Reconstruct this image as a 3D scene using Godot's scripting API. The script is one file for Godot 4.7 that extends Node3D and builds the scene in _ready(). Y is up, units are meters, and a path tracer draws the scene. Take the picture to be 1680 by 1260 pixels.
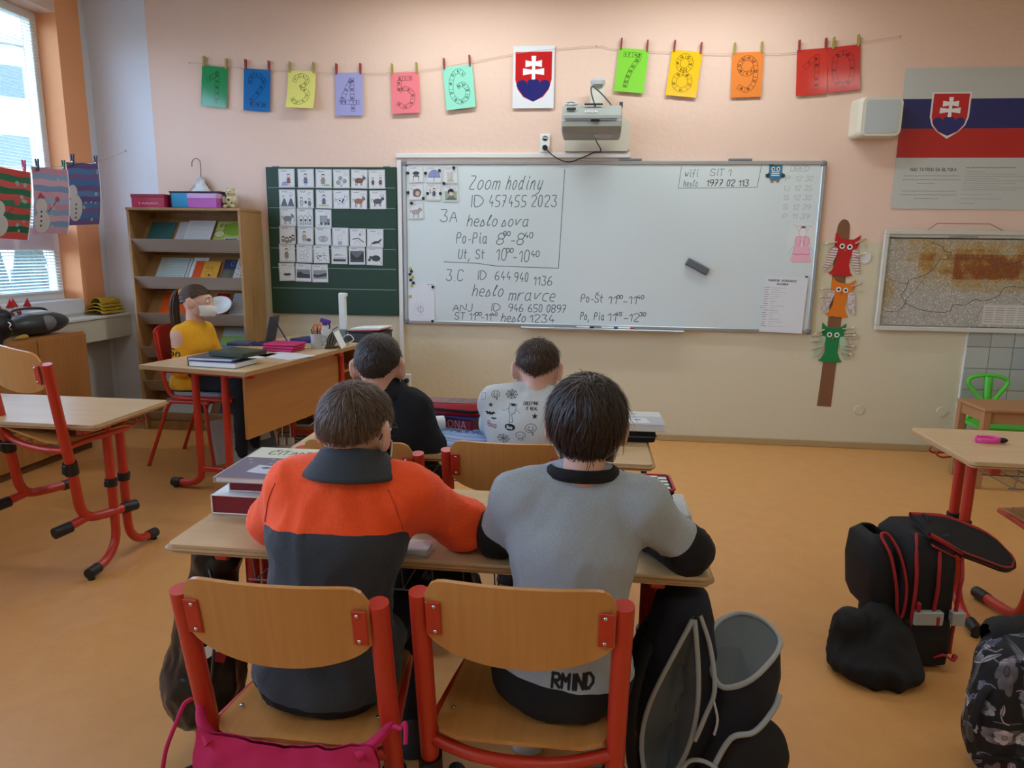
extends Node3D
# A primary-school classroom seen from behind two rows of desks.
# World: whiteboard's left edge at x = 0, front wall at z = 0, floor at y = 0; pupils face -z.

var taken := {}
var M := {}
var rng := RandomNumberGenerator.new()

func _ready():
	rng.seed = 7
	# ---- camera
	var cam := Camera3D.new()
	cam.name = "camera"
	cam.fov = 57.43
	cam.near = 0.05
	cam.far = 200.0
	cam.position = Vector3(1.4238, 1.4061, 5.2801)
	cam.rotation = Vector3(-0.1881, 0.1115, 0.0138)
	add_child(cam)
	# ---- overcast sky and exposure
	var we := WorldEnvironment.new()
	we.name = "world"
	var env := Environment.new()
	env.background_mode = Environment.BG_SKY
	var sky := Sky.new()
	var sm := ProceduralSkyMaterial.new()
	sm.sky_top_color = Color(0.66, 0.80, 1.0)
	sm.sky_horizon_color = Color(0.80, 0.88, 1.0)
	sm.ground_bottom_color = Color(0.45, 0.45, 0.42)
	sm.ground_horizon_color = Color(0.60, 0.60, 0.58)
	sm.sky_energy_multiplier = 1.0
	sm.ground_energy_multiplier = 1.0
	sky.sky_material = sm
	env.sky = sky
	env.background_energy_multiplier = 14.0
	env.tonemap_mode = Environment.TONE_MAPPER_LINEAR
	env.tonemap_exposure = 0.94
	env.sdfgi_enabled = true
	env.ssao_enabled = true
	env.ssil_enabled = true
	we.environment = env
	add_child(we)
	make_materials()
	build_room()
	build_wall_things()
	build_furniture()
	build_left_corner()
	build_teacher_desk()
	build_desk_things()
	build_bags()
	build_people()

# ------------------------------------------------------------------ helpers
func numbered(n: String) -> String:
	taken[n] = taken.get(n, 0) + 1
	return n if taken[n] == 1 else "%s_%03d" % [n, taken[n] - 1]

func tag(o: Node, label: String, category: String, group := "", kind := "") -> Node:
	o.set_meta("label", label)
	if category: o.set_meta("category", category)
	if group: o.set_meta("group", group)
	if kind: o.set_meta("kind", kind)
	return o

func thing(called: String, label: String, category: String, at := Vector3.ZERO, turn := 0.0, group := "") -> Node3D:
	var o := Node3D.new()
	o.name = numbered(called)
	add_child(o)
	o.position = at
	o.rotation.y = turn
	tag(o, label, category, group)
	return o

func obj(called: String, g, m: Material, parent: Node = null, at := Vector3.ZERO) -> MeshInstance3D:
	var o := MeshInstance3D.new()
	o.mesh = g.done() if g is Geo else g
	o.material_override = m
	if parent == null:
		o.name = numbered(called)
		add_child(o)
	else:
		o.name = called
		parent.add_child(o, true)
	o.position = at
	return o

func one(called: String, g, m: Material, label: String, category: String, group := "", at := Vector3.ZERO, turn := 0.0) -> MeshInstance3D:
	var o := obj(called, g, m, null, at)
	o.rotation.y = turn
	tag(o, label, category, group)
	return o

func struct(called: String, g, m: Material, parent: Node = null) -> MeshInstance3D:
	var o := obj(called, g, m, parent)
	if parent == null: o.set_meta("kind", "structure")
	return o

func copy(o: Node3D, at: Vector3, turn: float, label: String) -> Node3D:
	var c: Node3D = o.duplicate()
	var base := String(o.name)
	c.name = numbered(base)
	add_child(c)
	c.position = at
	c.rotation.y = turn
	c.set_meta("label", label)
	return c

func V(x: float, y: float, z: float) -> Vector3:
	return Vector3(x, y, z)

func rx(a: float) -> Basis: return Basis(Vector3.RIGHT, a)
func ry(a: float) -> Basis: return Basis(Vector3.UP, a)
func rz(a: float) -> Basis: return Basis(Vector3.BACK, a)

func curve(p: Array, n: int, closed := false) -> Array:
	# Catmull-Rom through the points, n steps between each two
	var out := []
	var c := p.size()
	var last := c if closed else c - 1
	for i in last:
		var a = p[(i - 1 + c) % c] if closed else p[maxi(i - 1, 0)]
		var b = p[i]
		var d = p[(i + 1) % c]
		var e = p[(i + 2) % c] if closed else p[mini(i + 2, c - 1)]
		for k in n:
			var t := float(k) / n
			out.append(0.5 * (2.0 * b + (d - a) * t + (2.0 * a - 5.0 * b + 4.0 * d - e) * t * t + (3.0 * b - a - 3.0 * d + e) * t * t * t))
	if not closed: out.append(p[c - 1])
	return out

class Geo:
	# collects faces for one mesh
	var st := SurfaceTool.new()
	var xf := Transform3D()
	func _init(): st.begin(Mesh.PRIMITIVE_TRIANGLES)
	func smooth(on: bool) -> Geo:
		st.set_smooth_group(1 if on else 4294967295)
		return self
	func at(t: Transform3D) -> Geo:
		xf = t
		return self
	func v(p: Vector3, uv := Vector2.ZERO):
		st.set_uv(uv)
		st.add_vertex(xf * p)
	func tri(a: Vector3, b: Vector3, c: Vector3, ua := Vector2.ZERO, ub := Vector2.ZERO, uc := Vector2.ZERO):
		v(a, ua); v(c, uc); v(b, ub)
	func quad(a: Vector3, b: Vector3, c: Vector3, d: Vector3, uv: Array = []):
		# counter-clockwise seen from outside
		if uv.is_empty():
			tri(a, b, c); tri(a, c, d)
		else:
			tri(a, b, c, uv[0], uv[1], uv[2]); tri(a, c, d, uv[0], uv[2], uv[3])
	func out_quad(a: Vector3, b: Vector3, c: Vector3, d: Vector3, o: Vector3):
		if (b - a).cross(c - a).dot((a + b + c) / 3.0 - o) > 0: quad(a, b, c, d)
		else: quad(d, c, b, a)
	func out_tri(a: Vector3, b: Vector3, c: Vector3, o: Vector3):
		if (b - a).cross(c - a).dot((a + b + c) / 3.0 - o) > 0: tri(a, b, c)
		else: tri(c, b, a)
	func box(c: Vector3, s: Vector3, ch := 0.0, bs := Basis()) -> Geo:
		smooth(false)
		var h := s / 2.0
		ch = minf(ch, minf(h.x, minf(h.y, h.z)) * 0.95)
		var i := h - Vector3.ONE * ch
		var P := func(ax: int, sx: float, sy: float, sz: float) -> Vector3:
			var q := Vector3(sx * (h.x if ax == 0 else i.x), sy * (h.y if ax == 1 else i.y), sz * (h.z if ax == 2 else i.z))
			return c + bs * q
		for s1 in [-1.0, 1.0]:
			out_quad(P.call(0, s1, -1, -1), P.call(0, s1, 1, -1), P.call(0, s1, 1, 1), P.call(0, s1, -1, 1), c)
			out_quad(P.call(1, -1, s1, -1), P.call(1, 1, s1, -1), P.call(1, 1, s1, 1), P.call(1, -1, s1, 1), c)
			out_quad(P.call(2, -1, -1, s1), P.call(2, 1, -1, s1), P.call(2, 1, 1, s1), P.call(2, -1, 1, s1), c)
		if ch > 0.0:
			for s1 in [-1.0, 1.0]:
				for s2 in [-1.0, 1.0]:
					out_quad(P.call(0, s1, s2, -1), P.call(0, s1, s2, 1), P.call(1, s1, s2, 1), P.call(1, s1, s2, -1), c)
					out_quad(P.call(0, s1, -1, s2), P.call(0, s1, 1, s2), P.call(2, s1, 1, s2), P.call(2, s1, -1, s2), c)
					out_quad(P.call(1, -1, s1, s2), P.call(1, 1, s1, s2), P.call(2, 1, s1, s2), P.call(2, -1, s1, s2), c)
					for s3 in [-1.0, 1.0]:
						out_tri(P.call(0, s1, s2, s3), P.call(1, s1, s2, s3), P.call(2, s1, s2, s3), c)
		return self
	func sheet(w: float, h: float, t: float, uv: Rect2, bend := 0.0, n := 1) -> Geo:
		# a sheet standing in the xy plane, its face towards +z; bend curls the lower edge forward
		smooth(false)
		var e := Vector2(uv.position.x + uv.size.x * 0.02, uv.position.y + uv.size.y * 0.02)
		for k in n:
			var f0 := float(k) / n
			var f1 := float(k + 1) / n
			var y0 := h / 2 - h * f0
			var y1 := h / 2 - h * f1
			var b0 := bend * f0 * f0
			var b1 := bend * f1 * f1
			var v0 := uv.position.y + uv.size.y * f0
			var v1 := uv.position.y + uv.size.y * f1
			var u0 := uv.position.x
			var u1 := uv.position.x + uv.size.x
			quad(Vector3(-w / 2, y1, t + b1), Vector3(w / 2, y1, t + b1), Vector3(w / 2, y0, t + b0), Vector3(-w / 2, y0, t + b0), [Vector2(u0, v1), Vector2(u1, v1), Vector2(u1, v0), Vector2(u0, v0)])
			quad(Vector3(w / 2, y1, b1), Vector3(-w / 2, y1, b1), Vector3(-w / 2, y0, b0), Vector3(w / 2, y0, b0), [e, e, e, e])
			quad(Vector3(-w / 2, y1, b1), Vector3(-w / 2, y1, t + b1), Vector3(-w / 2, y0, t + b0), Vector3(-w / 2, y0, b0), [e, e, e, e])
			quad(Vector3(w / 2, y1, t + b1), Vector3(w / 2, y1, b1), Vector3(w / 2, y0, b0), Vector3(w / 2, y0, t + b0), [e, e, e, e])
		quad(Vector3(-w / 2, h / 2, t), Vector3(w / 2, h / 2, t), Vector3(w / 2, h / 2, 0), Vector3(-w / 2, h / 2, 0), [e, e, e, e])
		quad(Vector3(-w / 2, -h / 2, bend), Vector3(w / 2, -h / 2, bend), Vector3(w / 2, -h / 2, t + bend), Vector3(-w / 2, -h / 2, t + bend), [e, e, e, e])
		return self
	func tube(p: Array, r, sides := 10, caps := true, closed := false, flat := 1.0, up := Vector3.UP) -> Geo:
		# a tube along the points; r is a number or one per point; flat squeezes it along the frame's second axis
		var n := p.size()
		var rings := []
		var side := Vector3.ZERO
		for i in n:
			var t: Vector3
			if closed: t = (p[(i + 1) % n] - p[(i - 1 + n) % n]).normalized()
			elif i == 0: t = (p[1] - p[0]).normalized()
			elif i == n - 1: t = (p[n - 1] - p[n - 2]).normalized()
			else: t = ((p[i + 1] - p[i]).normalized() + (p[i] - p[i - 1]).normalized()).normalized()
			if i == 0:
				side = t.cross(up)
				if side.length() < 0.05: side = t.cross(Vector3.RIGHT if absf(t.x) < 0.9 else Vector3.BACK)
			side = (side - t * side.dot(t)).normalized()
			var w := side.cross(t)
			var rr: float = r[i] if r is Array else r
			var ring := []
			for k in sides:
				var a := TAU * k / sides
				ring.append(p[i] + (side * cos(a) + w * sin(a) * flat) * rr)
			rings.append(ring)
		smooth(true)
		for i in (n if closed else n - 1):
			var a: Array = rings[i]
			var b: Array = rings[(i + 1) % n]
			for k in sides:
				var k2 := (k + 1) % sides
				quad(a[k2], a[k], b[k], b[k2])
		if caps and not closed:
			smooth(false)
			for k in sides:
				var k2 := (k + 1) % sides
				tri(p[0], rings[0][k], rings[0][k2])
				tri(p[n - 1], rings[n - 1][k2], rings[n - 1][k])
		return self
	func prism(poly: Array, z0: float, z1: float, front_uv := false, uvs := Rect2()) -> Geo:
		# an outline in the xy plane pulled from z0 to z1
		smooth(false)
		var pp := PackedVector2Array(poly)
		if Geometry2D.is_polygon_clockwise(pp): pp.reverse()
		var ix := Geometry2D.triangulate_polygon(pp)
		for k in range(0, ix.size(), 3):
			var a := pp[ix[k]]
			var b := pp[ix[k + 1]]
			var c := pp[ix[k + 2]]
			if (b - a).cross(c - a) < 0:
				var s := b
				b = c
				c = s
			var U := func(q: Vector2) -> Vector2: return Vector2((q.x - uvs.position.x) / uvs.size.x, (q.y - uvs.position.y) / uvs.size.y) if front_uv else Vector2.ZERO
			tri(Vector3(a.x, a.y, z1), Vector3(b.x, b.y, z1), Vector3(c.x, c.y, z1), U.call(a), U.call(b), U.call(c))
			tri(Vector3(a.x, a.y, z0), Vector3(c.x, c.y, z0), Vector3(b.x, b.y, z0), U.call(a), U.call(c), U.call(b))
		for k in pp.size():
			var a := pp[k]
			var b := pp[(k + 1) % pp.size()]
			quad(Vector3(a.x, a.y, z0), Vector3(b.x, b.y, z0), Vector3(b.x, b.y, z1), Vector3(a.x, a.y, z1))
		return self
	func lathe(prof: Array, sides := 20, soft := true, sx := 1.0, sz := 1.0) -> Geo:
		# profile of Vector2(radius, y), from the bottom up, turned about y
		smooth(soft)
		for i in prof.size() - 1:
			var p: Vector2 = prof[i]
			var q: Vector2 = prof[i + 1]
			for k in sides:
				var a := TAU * k / sides
				var b := TAU * (k + 1) / sides
				var A := Vector3(cos(a) * p.x * sx, p.y, -sin(a) * p.x * sz)
				var B := Vector3(cos(b) * p.x * sx, p.y, -sin(b) * p.x * sz)
				var C := Vector3(cos(b) * q.x * sx, q.y, -sin(b) * q.x * sz)
				var D := Vector3(cos(a) * q.x * sx, q.y, -sin(a) * q.x * sz)
				if p.x < 1e-6: tri(A, C, D)
				elif q.x < 1e-6: tri(A, B, C)
				else: quad(A, B, C, D)
		return self
	func ball(c: Vector3, r: Vector3, n := 12) -> Geo:
		var keep := xf
		xf = xf * Transform3D(Basis.from_scale(r), c)
		var prof := []
		for i in n + 1: prof.append(Vector2(sin(PI * i / n) if i > 0 and i < n else 0.0, -cos(PI * i / n)))
		lathe(prof, n * 2)
		xf = keep
		return self
	func loft(rings: Array, caps := true, soft := true, ring_closed := true) -> Geo:
		# rings of equal length, each counter-clockwise seen from the end of the loft
		smooth(soft)
		for i in rings.size() - 1:
			var a: Array = rings[i]
			var b: Array = rings[i + 1]
			var m := a.size()
			for k in (m if ring_closed else m - 1):
				var k2 := (k + 1) % m
				quad(a[k], a[k2], b[k2], b[k])
		if caps:
			smooth(false)
			for e in 2:
				var r: Array = rings[0] if e == 0 else rings[-1]
				var c := Vector3.ZERO
				for q in r: c += q
				c /= r.size()
				for k in r.size():
					var k2 := (k + 1) % r.size()
					if e == 0: tri(c, r[k2], r[k])
					else: tri(c, r[k], r[k2])
		return self
	func slab(nu: int, nv: int, f: Callable, t: float) -> Geo:
		# a curved sheet f(u, v) of thickness t
		var P := []
		var N := []
		for j in nv + 1:
			for i in nu + 1:
				var u := float(i) / nu
				var w := float(j) / nv
				var p: Vector3 = f.call(u, w)
				var du: Vector3 = f.call(minf(u + 0.01, 1.0), w) - f.call(maxf(u - 0.01, 0.0), w)
				var dv: Vector3 = f.call(u, minf(w + 0.01, 1.0)) - f.call(u, maxf(w - 0.01, 0.0))
				P.append(p)
				N.append(du.cross(dv).normalized() * t)
		smooth(true)
		for j in nv:
			for i in nu:
				var a := j * (nu + 1) + i
				var b := a + 1
				var c := b + nu + 1
				var d := a + nu + 1
				var ua := Vector2(float(i) / nu, 1.0 - float(j) / nv)
				var ub := Vector2(float(i + 1) / nu, ua.y)
				var uc := Vector2(ub.x, 1.0 - float(j + 1) / nv)
				var ud := Vector2(ua.x, uc.y)
				quad(P[a] + N[a], P[b] + N[b], P[c] + N[c], P[d] + N[d], [ua, ub, uc, ud])
				quad(P[b], P[a], P[d], P[c])
		smooth(false)
		for i in nu:
			var a := i
			var d := nv * (nu + 1) + i
			quad(P[a], P[a + 1], P[a + 1] + N[a + 1], P[a] + N[a])
			quad(P[d + 1], P[d], P[d] + N[d], P[d + 1] + N[d + 1])
		for j in nv:
			var a := j * (nu + 1)
			var b := a + nu + 1
			quad(P[b], P[a], P[a] + N[a], P[b] + N[b])
			a += nu
			b += nu
			quad(P[a], P[b], P[b] + N[b], P[a] + N[a])
		return self
	func done() -> ArrayMesh:
		st.generate_normals()
		st.index()
		return st.commit()

# ------------------------------------------------------------------ drawing print into textures
class Ink:
	var im: Image
	var o := Vector2.ZERO
	var k := 1.0
	var slant := 0.0
	const F := {"A": "06 20 46;14 34", "B": "00 06 36 45 44 33 03;33 42 41 30 00", "C": "41 30 10 01 05 16 36 45", "D": "00 06 26 44 42 20 00", "E": "40 00 06 46;03 33", "F": "40 00 06;03 33",
		"G": "41 30 10 01 05 16 36 45 43 23", "H": "00 06;40 46;03 43", "I": "10 16", "J": "30 35 26 16 05", "K": "00 06;40 03 46", "L": "00 06 46", "M": "06 00 23 40 46", "N": "06 00 46 40",
		"O": "10 01 05 16 36 45 41 30 10", "P": "06 00 30 41 42 33 03", "Q": "10 01 05 16 36 45 41 30 10;34 47", "R": "06 00 30 41 42 33 03;13 46", "S": "41 30 10 01 02 13 33 44 45 36 16 05",
		"T": "00 40;20 26", "U": "00 05 16 36 45 40", "V": "00 26 40", "W": "00 16 23 36 40", "X": "00 46;40 06", "Y": "00 23 40;23 26", "Z": "00 40 06 46",
		"0": "10 01 05 16 26 35 31 20 10", "1": "02 20 26", "2": "01 10 30 41 42 06 46", "3": "00 40 23 33 44 45 36 16 05", "4": "20 04 44;33 36", "5": "40 00 03 33 44 45 36 06", "6": "30 11 04 05 16 36 45 44 33 13 04",
		"7": "00 40 16;13 33", "8": "10 01 02 13 33 44 45 36 16 05 04 13;33 42 41 30 10", "9": "42 33 13 02 01 10 30 41 44 26",
		"a": "32 12 03 05 16 26 35;32 35 46", "b": "00 06 26 35 33 22 03", "c": "32 12 03 05 16 36", "d": "33 22 12 03 05 16 26 35;30 35 46", "e": "04 34 33 22 12 03 05 16 36", "f": "30 20 11 16;03 23",
		"h": "00 06;04 12 22 33 36", "i": "12 15 26;10 11", "k": "00 06;32 04 36", "l": "04 20 10 05 16 25", "m": "03 02 06;03 12 23 26;23 32 43 45 46", "n": "03 02 06;04 12 22 33 35 46", "o": "12 03 05 16 26 35 33 22 12",
		"p": "02 08;03 22 33 35 26 06", "r": "02 06;04 12 32", "s": "06 12 24 35 26 06", "t": "10 15 26;02 32", "u": "02 05 16 26 35;32 36", "v": "02 16 32 42", "w": "02 16 23 36 42", "y": "02 05 16 35;32 37 18 08", "z": "02 32 06 36",
		"-": "14 34", ",": "16 08", ".": "16 16", ":": "13 13;16 16", "/": "40 06"}
	func _init(w: int, h: int, bg: Color):
		im = Image.create(w, h, false, Image.FORMAT_RGB8)
		im.fill(bg)
	func area(x: float, y: float, scale: float) -> Ink:
		o = Vector2(x, y)
		k = scale
		return self
	func T(p: Vector2) -> Vector2:
		return o + p * k
	func seg(a: Vector2, b: Vector2, r: float, c: Color):
		var n := maxi(1, int(a.distance_to(b) / 10.0))
		for i in n:
			var p := a.lerp(b, float(i) / n)
			var q := a.lerp(b, float(i + 1) / n)
			var d := q - p
			var l := maxf(d.length_squared(), 1e-6)
			for y in range(maxi(0, int(minf(p.y, q.y) - r - 1)), mini(im.get_height(), int(maxf(p.y, q.y) + r + 2))):
				for x in range(maxi(0, int(minf(p.x, q.x) - r - 1)), mini(im.get_width(), int(maxf(p.x, q.x) + r + 2))):
					var s := Vector2(x + 0.5, y + 0.5)
					var t := clampf((s - p).dot(d) / l, 0.0, 1.0)
					var a2 := clampf(r + 0.5 - s.distance_to(p + d * t), 0.0, 1.0)
					if a2 > 0.0: im.set_pixel(x, y, im.get_pixel(x, y).lerp(c, a2 * c.a))
	func line(p: Array, w: float, c: Color, closed := false) -> Ink:
		for i in (p.size() if closed else p.size() - 1): seg(T(p[i]), T(p[(i + 1) % p.size()]), w * 0.5, c)
		return self
	func fill(p: Array, c: Color) -> Ink:
		var q := []
		for e in p: q.append(T(e))
		var y0 := 1e9
		var y1 := -1e9
		for e in q:
			y0 = minf(y0, e.y)
			y1 = maxf(y1, e.y)
		for y in range(maxi(0, int(y0)), mini(im.get_height(), int(y1) + 1)):
			var xs := []
			var yy := y + 0.5
			for i in q.size():
				var a: Vector2 = q[i]
				var b: Vector2 = q[(i + 1) % q.size()]
				if (a.y <= yy) != (b.y <= yy): xs.append(a.x + (yy - a.y) / (b.y - a.y) * (b.x - a.x))
			xs.sort()
			for i in range(0, xs.size() - 1, 2):
				var x0 := int(round(xs[i]))
				im.fill_rect(Rect2i(x0, y, maxi(1, int(round(xs[i + 1])) - x0), 1), c)
		return self
	func oval(p: Vector2, rx: float, ry: float, n := 20, a0 := 0.0) -> Array:
		var out := []
		for i in n: out.append(p + Vector2(cos(TAU * i / n + a0) * rx, sin(TAU * i / n + a0) * ry))
		return out
	func disc(p: Vector2, r: float, c: Color, ry := -1.0) -> Ink:
		return fill(oval(p, r, r if ry < 0 else ry), c)
	func ring(p: Vector2, r: float, w: float, c: Color, ry := -1.0) -> Ink:
		return line(oval(p, r, r if ry < 0 else ry), w, c, true)
	func rect(x: float, y: float, w: float, h: float, c: Color) -> Ink:
		return fill([Vector2(x, y), Vector2(x + w, y), Vector2(x + w, y + h), Vector2(x, y + h)], c)
	func text(s: String, x: float, y: float, h: float, w: float, c: Color, soft := 0, lean := 0.0, width := 0.78) -> float:
		# (x, y) is the left end of the baseline, h the height of a capital
		var u := h / 6.0
		for ch in s:
			if ch == " ":
				x += u * 3.0
				continue
			if not F.has(ch):
				x += u * 4.0
				continue
			var right := 0
			for st in F[ch].split(";"):
				var pts := []
				for pr in st.split(" "):
					var gx := int(pr[0])
					var gy := int(pr[1])
					right = maxi(right, gx)
					pts.append(Vector2(x + gx * u * width - (gy - 6) * u * lean, y + (gy - 6) * u))
				for e in soft:
					if pts.size() > 2:
						var q := [pts[0]]
						for i in pts.size() - 1:
							q.append(pts[i].lerp(pts[i + 1], 0.25))
							q.append(pts[i].lerp(pts[i + 1], 0.75))
						q.append(pts[-1])
						pts = q
				line(pts, w, c)
			x += (right * width + 1.3) * u
		return x
	func scribble(x: float, y: float, w: float, c: Color, th: float, r: RandomNumberGenerator, h := 3.0):
		# a line of small print
		var e := x + w
		while x < e:
			var l := r.randf_range(0.6, 2.5) * h
			line([Vector2(x, y + r.randf_range(-0.2, 0.2) * h), Vector2(minf(x + l, e), y + r.randf_range(-0.2, 0.2) * h)], th, c)
			x += l + h * 0.7
	func tex() -> ImageTexture:
		return ImageTexture.create_from_image(im)

func mat(n: String, c: Color, rough := 0.6, metal := 0.0) -> StandardMaterial3D:
	var m := StandardMaterial3D.new()
	m.resource_name = n
	m.albedo_color = c
	m.roughness = rough
	m.metallic = metal
	M[n] = m
	return m

func rgb(r: int, g: int, b: int) -> Color:
	return Color8(r, g, b)

func grain(m: StandardMaterial3D, w: int, h: int, f: Callable, scale: Vector3, world := false) -> StandardMaterial3D:
	# an albedo pattern, f(x, y) in pixels -> Color, laid on by three planes
	var im := Image.create(w, h, false, Image.FORMAT_RGB8)
	for y in h:
		for x in w: im.set_pixel(x, y, f.call(x, y))
	m.albedo_texture = ImageTexture.create_from_image(im)
	m.uv1_triplanar = true
	m.uv1_world_triplanar = world
	m.uv1_scale = scale
	return m

func seamless(fr: float, sd: int, size := 256, oct := 3) -> Image:
	var n := FastNoiseLite.new()
	n.seed = sd
	n.frequency = fr
	n.fractal_octaves = oct
	return n.get_seamless_image(size, size)

func nmap(m: StandardMaterial3D, im: Image, strength: float, amount := 1.0) -> StandardMaterial3D:
	var b: Image = im.duplicate()
	b.convert(Image.FORMAT_RGBA8)
	b.bump_map_to_normal_map(strength)
	m.normal_enabled = true
	m.normal_texture = ImageTexture.create_from_image(b)
	m.normal_scale = amount
	return m

func make_materials():
	mat("peach", rgb(234, 201, 180), 0.75)
	mat("cream", rgb(216, 205, 174), 0.5)
	mat("white_wall", rgb(222, 224, 228), 0.8)
	mat("orange_wall", rgb(246, 172, 116), 0.7)
	mat("grey_wall", rgb(196, 194, 190), 0.7)
	mat("ceiling", rgb(238, 238, 234), 0.9)
	var plaster := seamless(0.05, 3, 256, 4)
	for w in ["peach", "cream", "white_wall", "orange_wall", "grey_wall"]:
		nmap(M[w], plaster, 2.0, 0.25)
		M[w].uv1_triplanar = true
		M[w].uv1_world_triplanar = true
		M[w].uv1_scale = Vector3.ONE * 1.4
	var fl := mat("floor", Color.WHITE, 0.42)
	var a := seamless(0.02, 5, 512, 4)
	var b := seamless(0.12, 6, 512, 2)
	grain(fl, 512, 512, func(x, y):
		var t: float = a.get_pixel(x, y).r * 0.6 + b.get_pixel(x, y).r * 0.4
		return rgb(210, 150, 84).lerp(rgb(216, 157, 91), clampf(t * 1.6 - 0.3, 0, 1)), Vector3.ONE * 0.7, true)
	var n1 := FastNoiseLite.new()
	n1.seed = 11
	n1.frequency = 0.012
	n1.fractal_octaves = 3
	var wood := func(c0: Color, c1: Color, along_x: bool):
		return func(x, y):
			var u: float = y if along_x else x
			var w: float = x if along_x else y
			# blends the two ends so that the pattern repeats
			var s: float = w / 256.0
			var q: float = lerpf(n1.get_noise_2d(u * 9.0, w * 0.6), n1.get_noise_2d(u * 9.0, (w - 256.0) * 0.6), s)
			var e: float = lerpf(n1.get_noise_2d(u * 2.2 + 500.0, w * 0.3), n1.get_noise_2d(u * 2.2 + 500.0, (w - 256.0) * 0.3), s)
			return c0.lerp(c1, clampf(0.5 + q * 0.55 + e * 0.6, 0, 1))
	grain(mat("beech_top", Color.WHITE, 0.32), 256, 256, wood.call(rgb(196, 162, 118), rgb(210, 178, 136), true), Vector3.ONE * 1.1)
	grain(mat("beech_ply", Color.WHITE, 0.32), 256, 256, wood.call(rgb(188, 126, 62), rgb(204, 144, 80), false), Vector3.ONE * 1.5)
	grain(mat("panel", Color.WHITE, 0.4), 256, 256, wood.call(rgb(170, 112, 54), rgb(184, 126, 66), true), Vector3.ONE * 0.9)
	grain(mat("cabinet", Color.WHITE, 0.45), 256, 256, wood.call(rgb(170, 112, 58), rgb(190, 132, 74), false), Vector3.ONE * 0.9)
	grain(mat("bookcase", Color.WHITE, 0.5), 256, 256, wood.call(rgb(158, 116, 68), rgb(182, 140, 90), false), Vector3.ONE * 1.1)
	mat("edge", rgb(168, 126, 78), 0.45)
	mat("shelf_grey", rgb(178, 164, 150), 0.5)
	mat("red_paint", rgb(192, 46, 24), 0.34)
	M.red_paint.clearcoat_enabled = true
	M.red_paint.clearcoat = 0.3
	mat("red_plastic", rgb(176, 22, 24), 0.4)
	mat("black_plastic", rgb(24, 24, 25), 0.5)
	mat("dark_grey", rgb(62, 64, 68), 0.45)
	mat("mid_grey", rgb(120, 122, 124), 0.5)
	mat("light_grey", rgb(176, 178, 176), 0.5)
	mat("white_plastic", rgb(228, 228, 222), 0.4)
	mat("ivory", rgb(216, 210, 190), 0.45)
	mat("chrome", rgb(200, 200, 200), 0.25, 1.0)
	mat("aluminium", rgb(178, 182, 184), 0.38, 0.75)
	mat("paper", rgb(232, 232, 228), 0.8)
	mat("skin", rgb(216, 168, 146), 0.55)
	M.skin.subsurf_scatter_enabled = true
	M.skin.subsurf_scatter_strength = 0.08
	mat("black_cloth", rgb(17, 17, 19), 0.9)
	mat("black", rgb(12, 12, 13), 0.6)
	mat("navy", rgb(24, 30, 52), 0.8)
	mat("string", rgb(196, 170, 136), 0.8)
	mat("tile", rgb(176, 178, 166), 0.2)
	mat("grout", rgb(132, 128, 116), 0.9)
	var gl := mat("glass", Color(0.85, 0.93, 0.95, 0.08), 0.02)
	gl.transparency = BaseMaterial3D.TRANSPARENCY_ALPHA
	var cp := mat("clear_plastic", Color(0.9, 0.93, 0.95, 0.25), 0.08)
	cp.transparency = BaseMaterial3D.TRANSPARENCY_ALPHA

# ------------------------------------------------------------------ the room
func bx(x0: float, x1: float, y0: float, y1: float, z0: float, z1: float, ch := 0.0) -> Geo:
	return Geo.new().box(V((x0 + x1) / 2, (y0 + y1) / 2, (z0 + z1) / 2), V(x1 - x0, y1 - y0, z1 - z0), ch)

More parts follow.
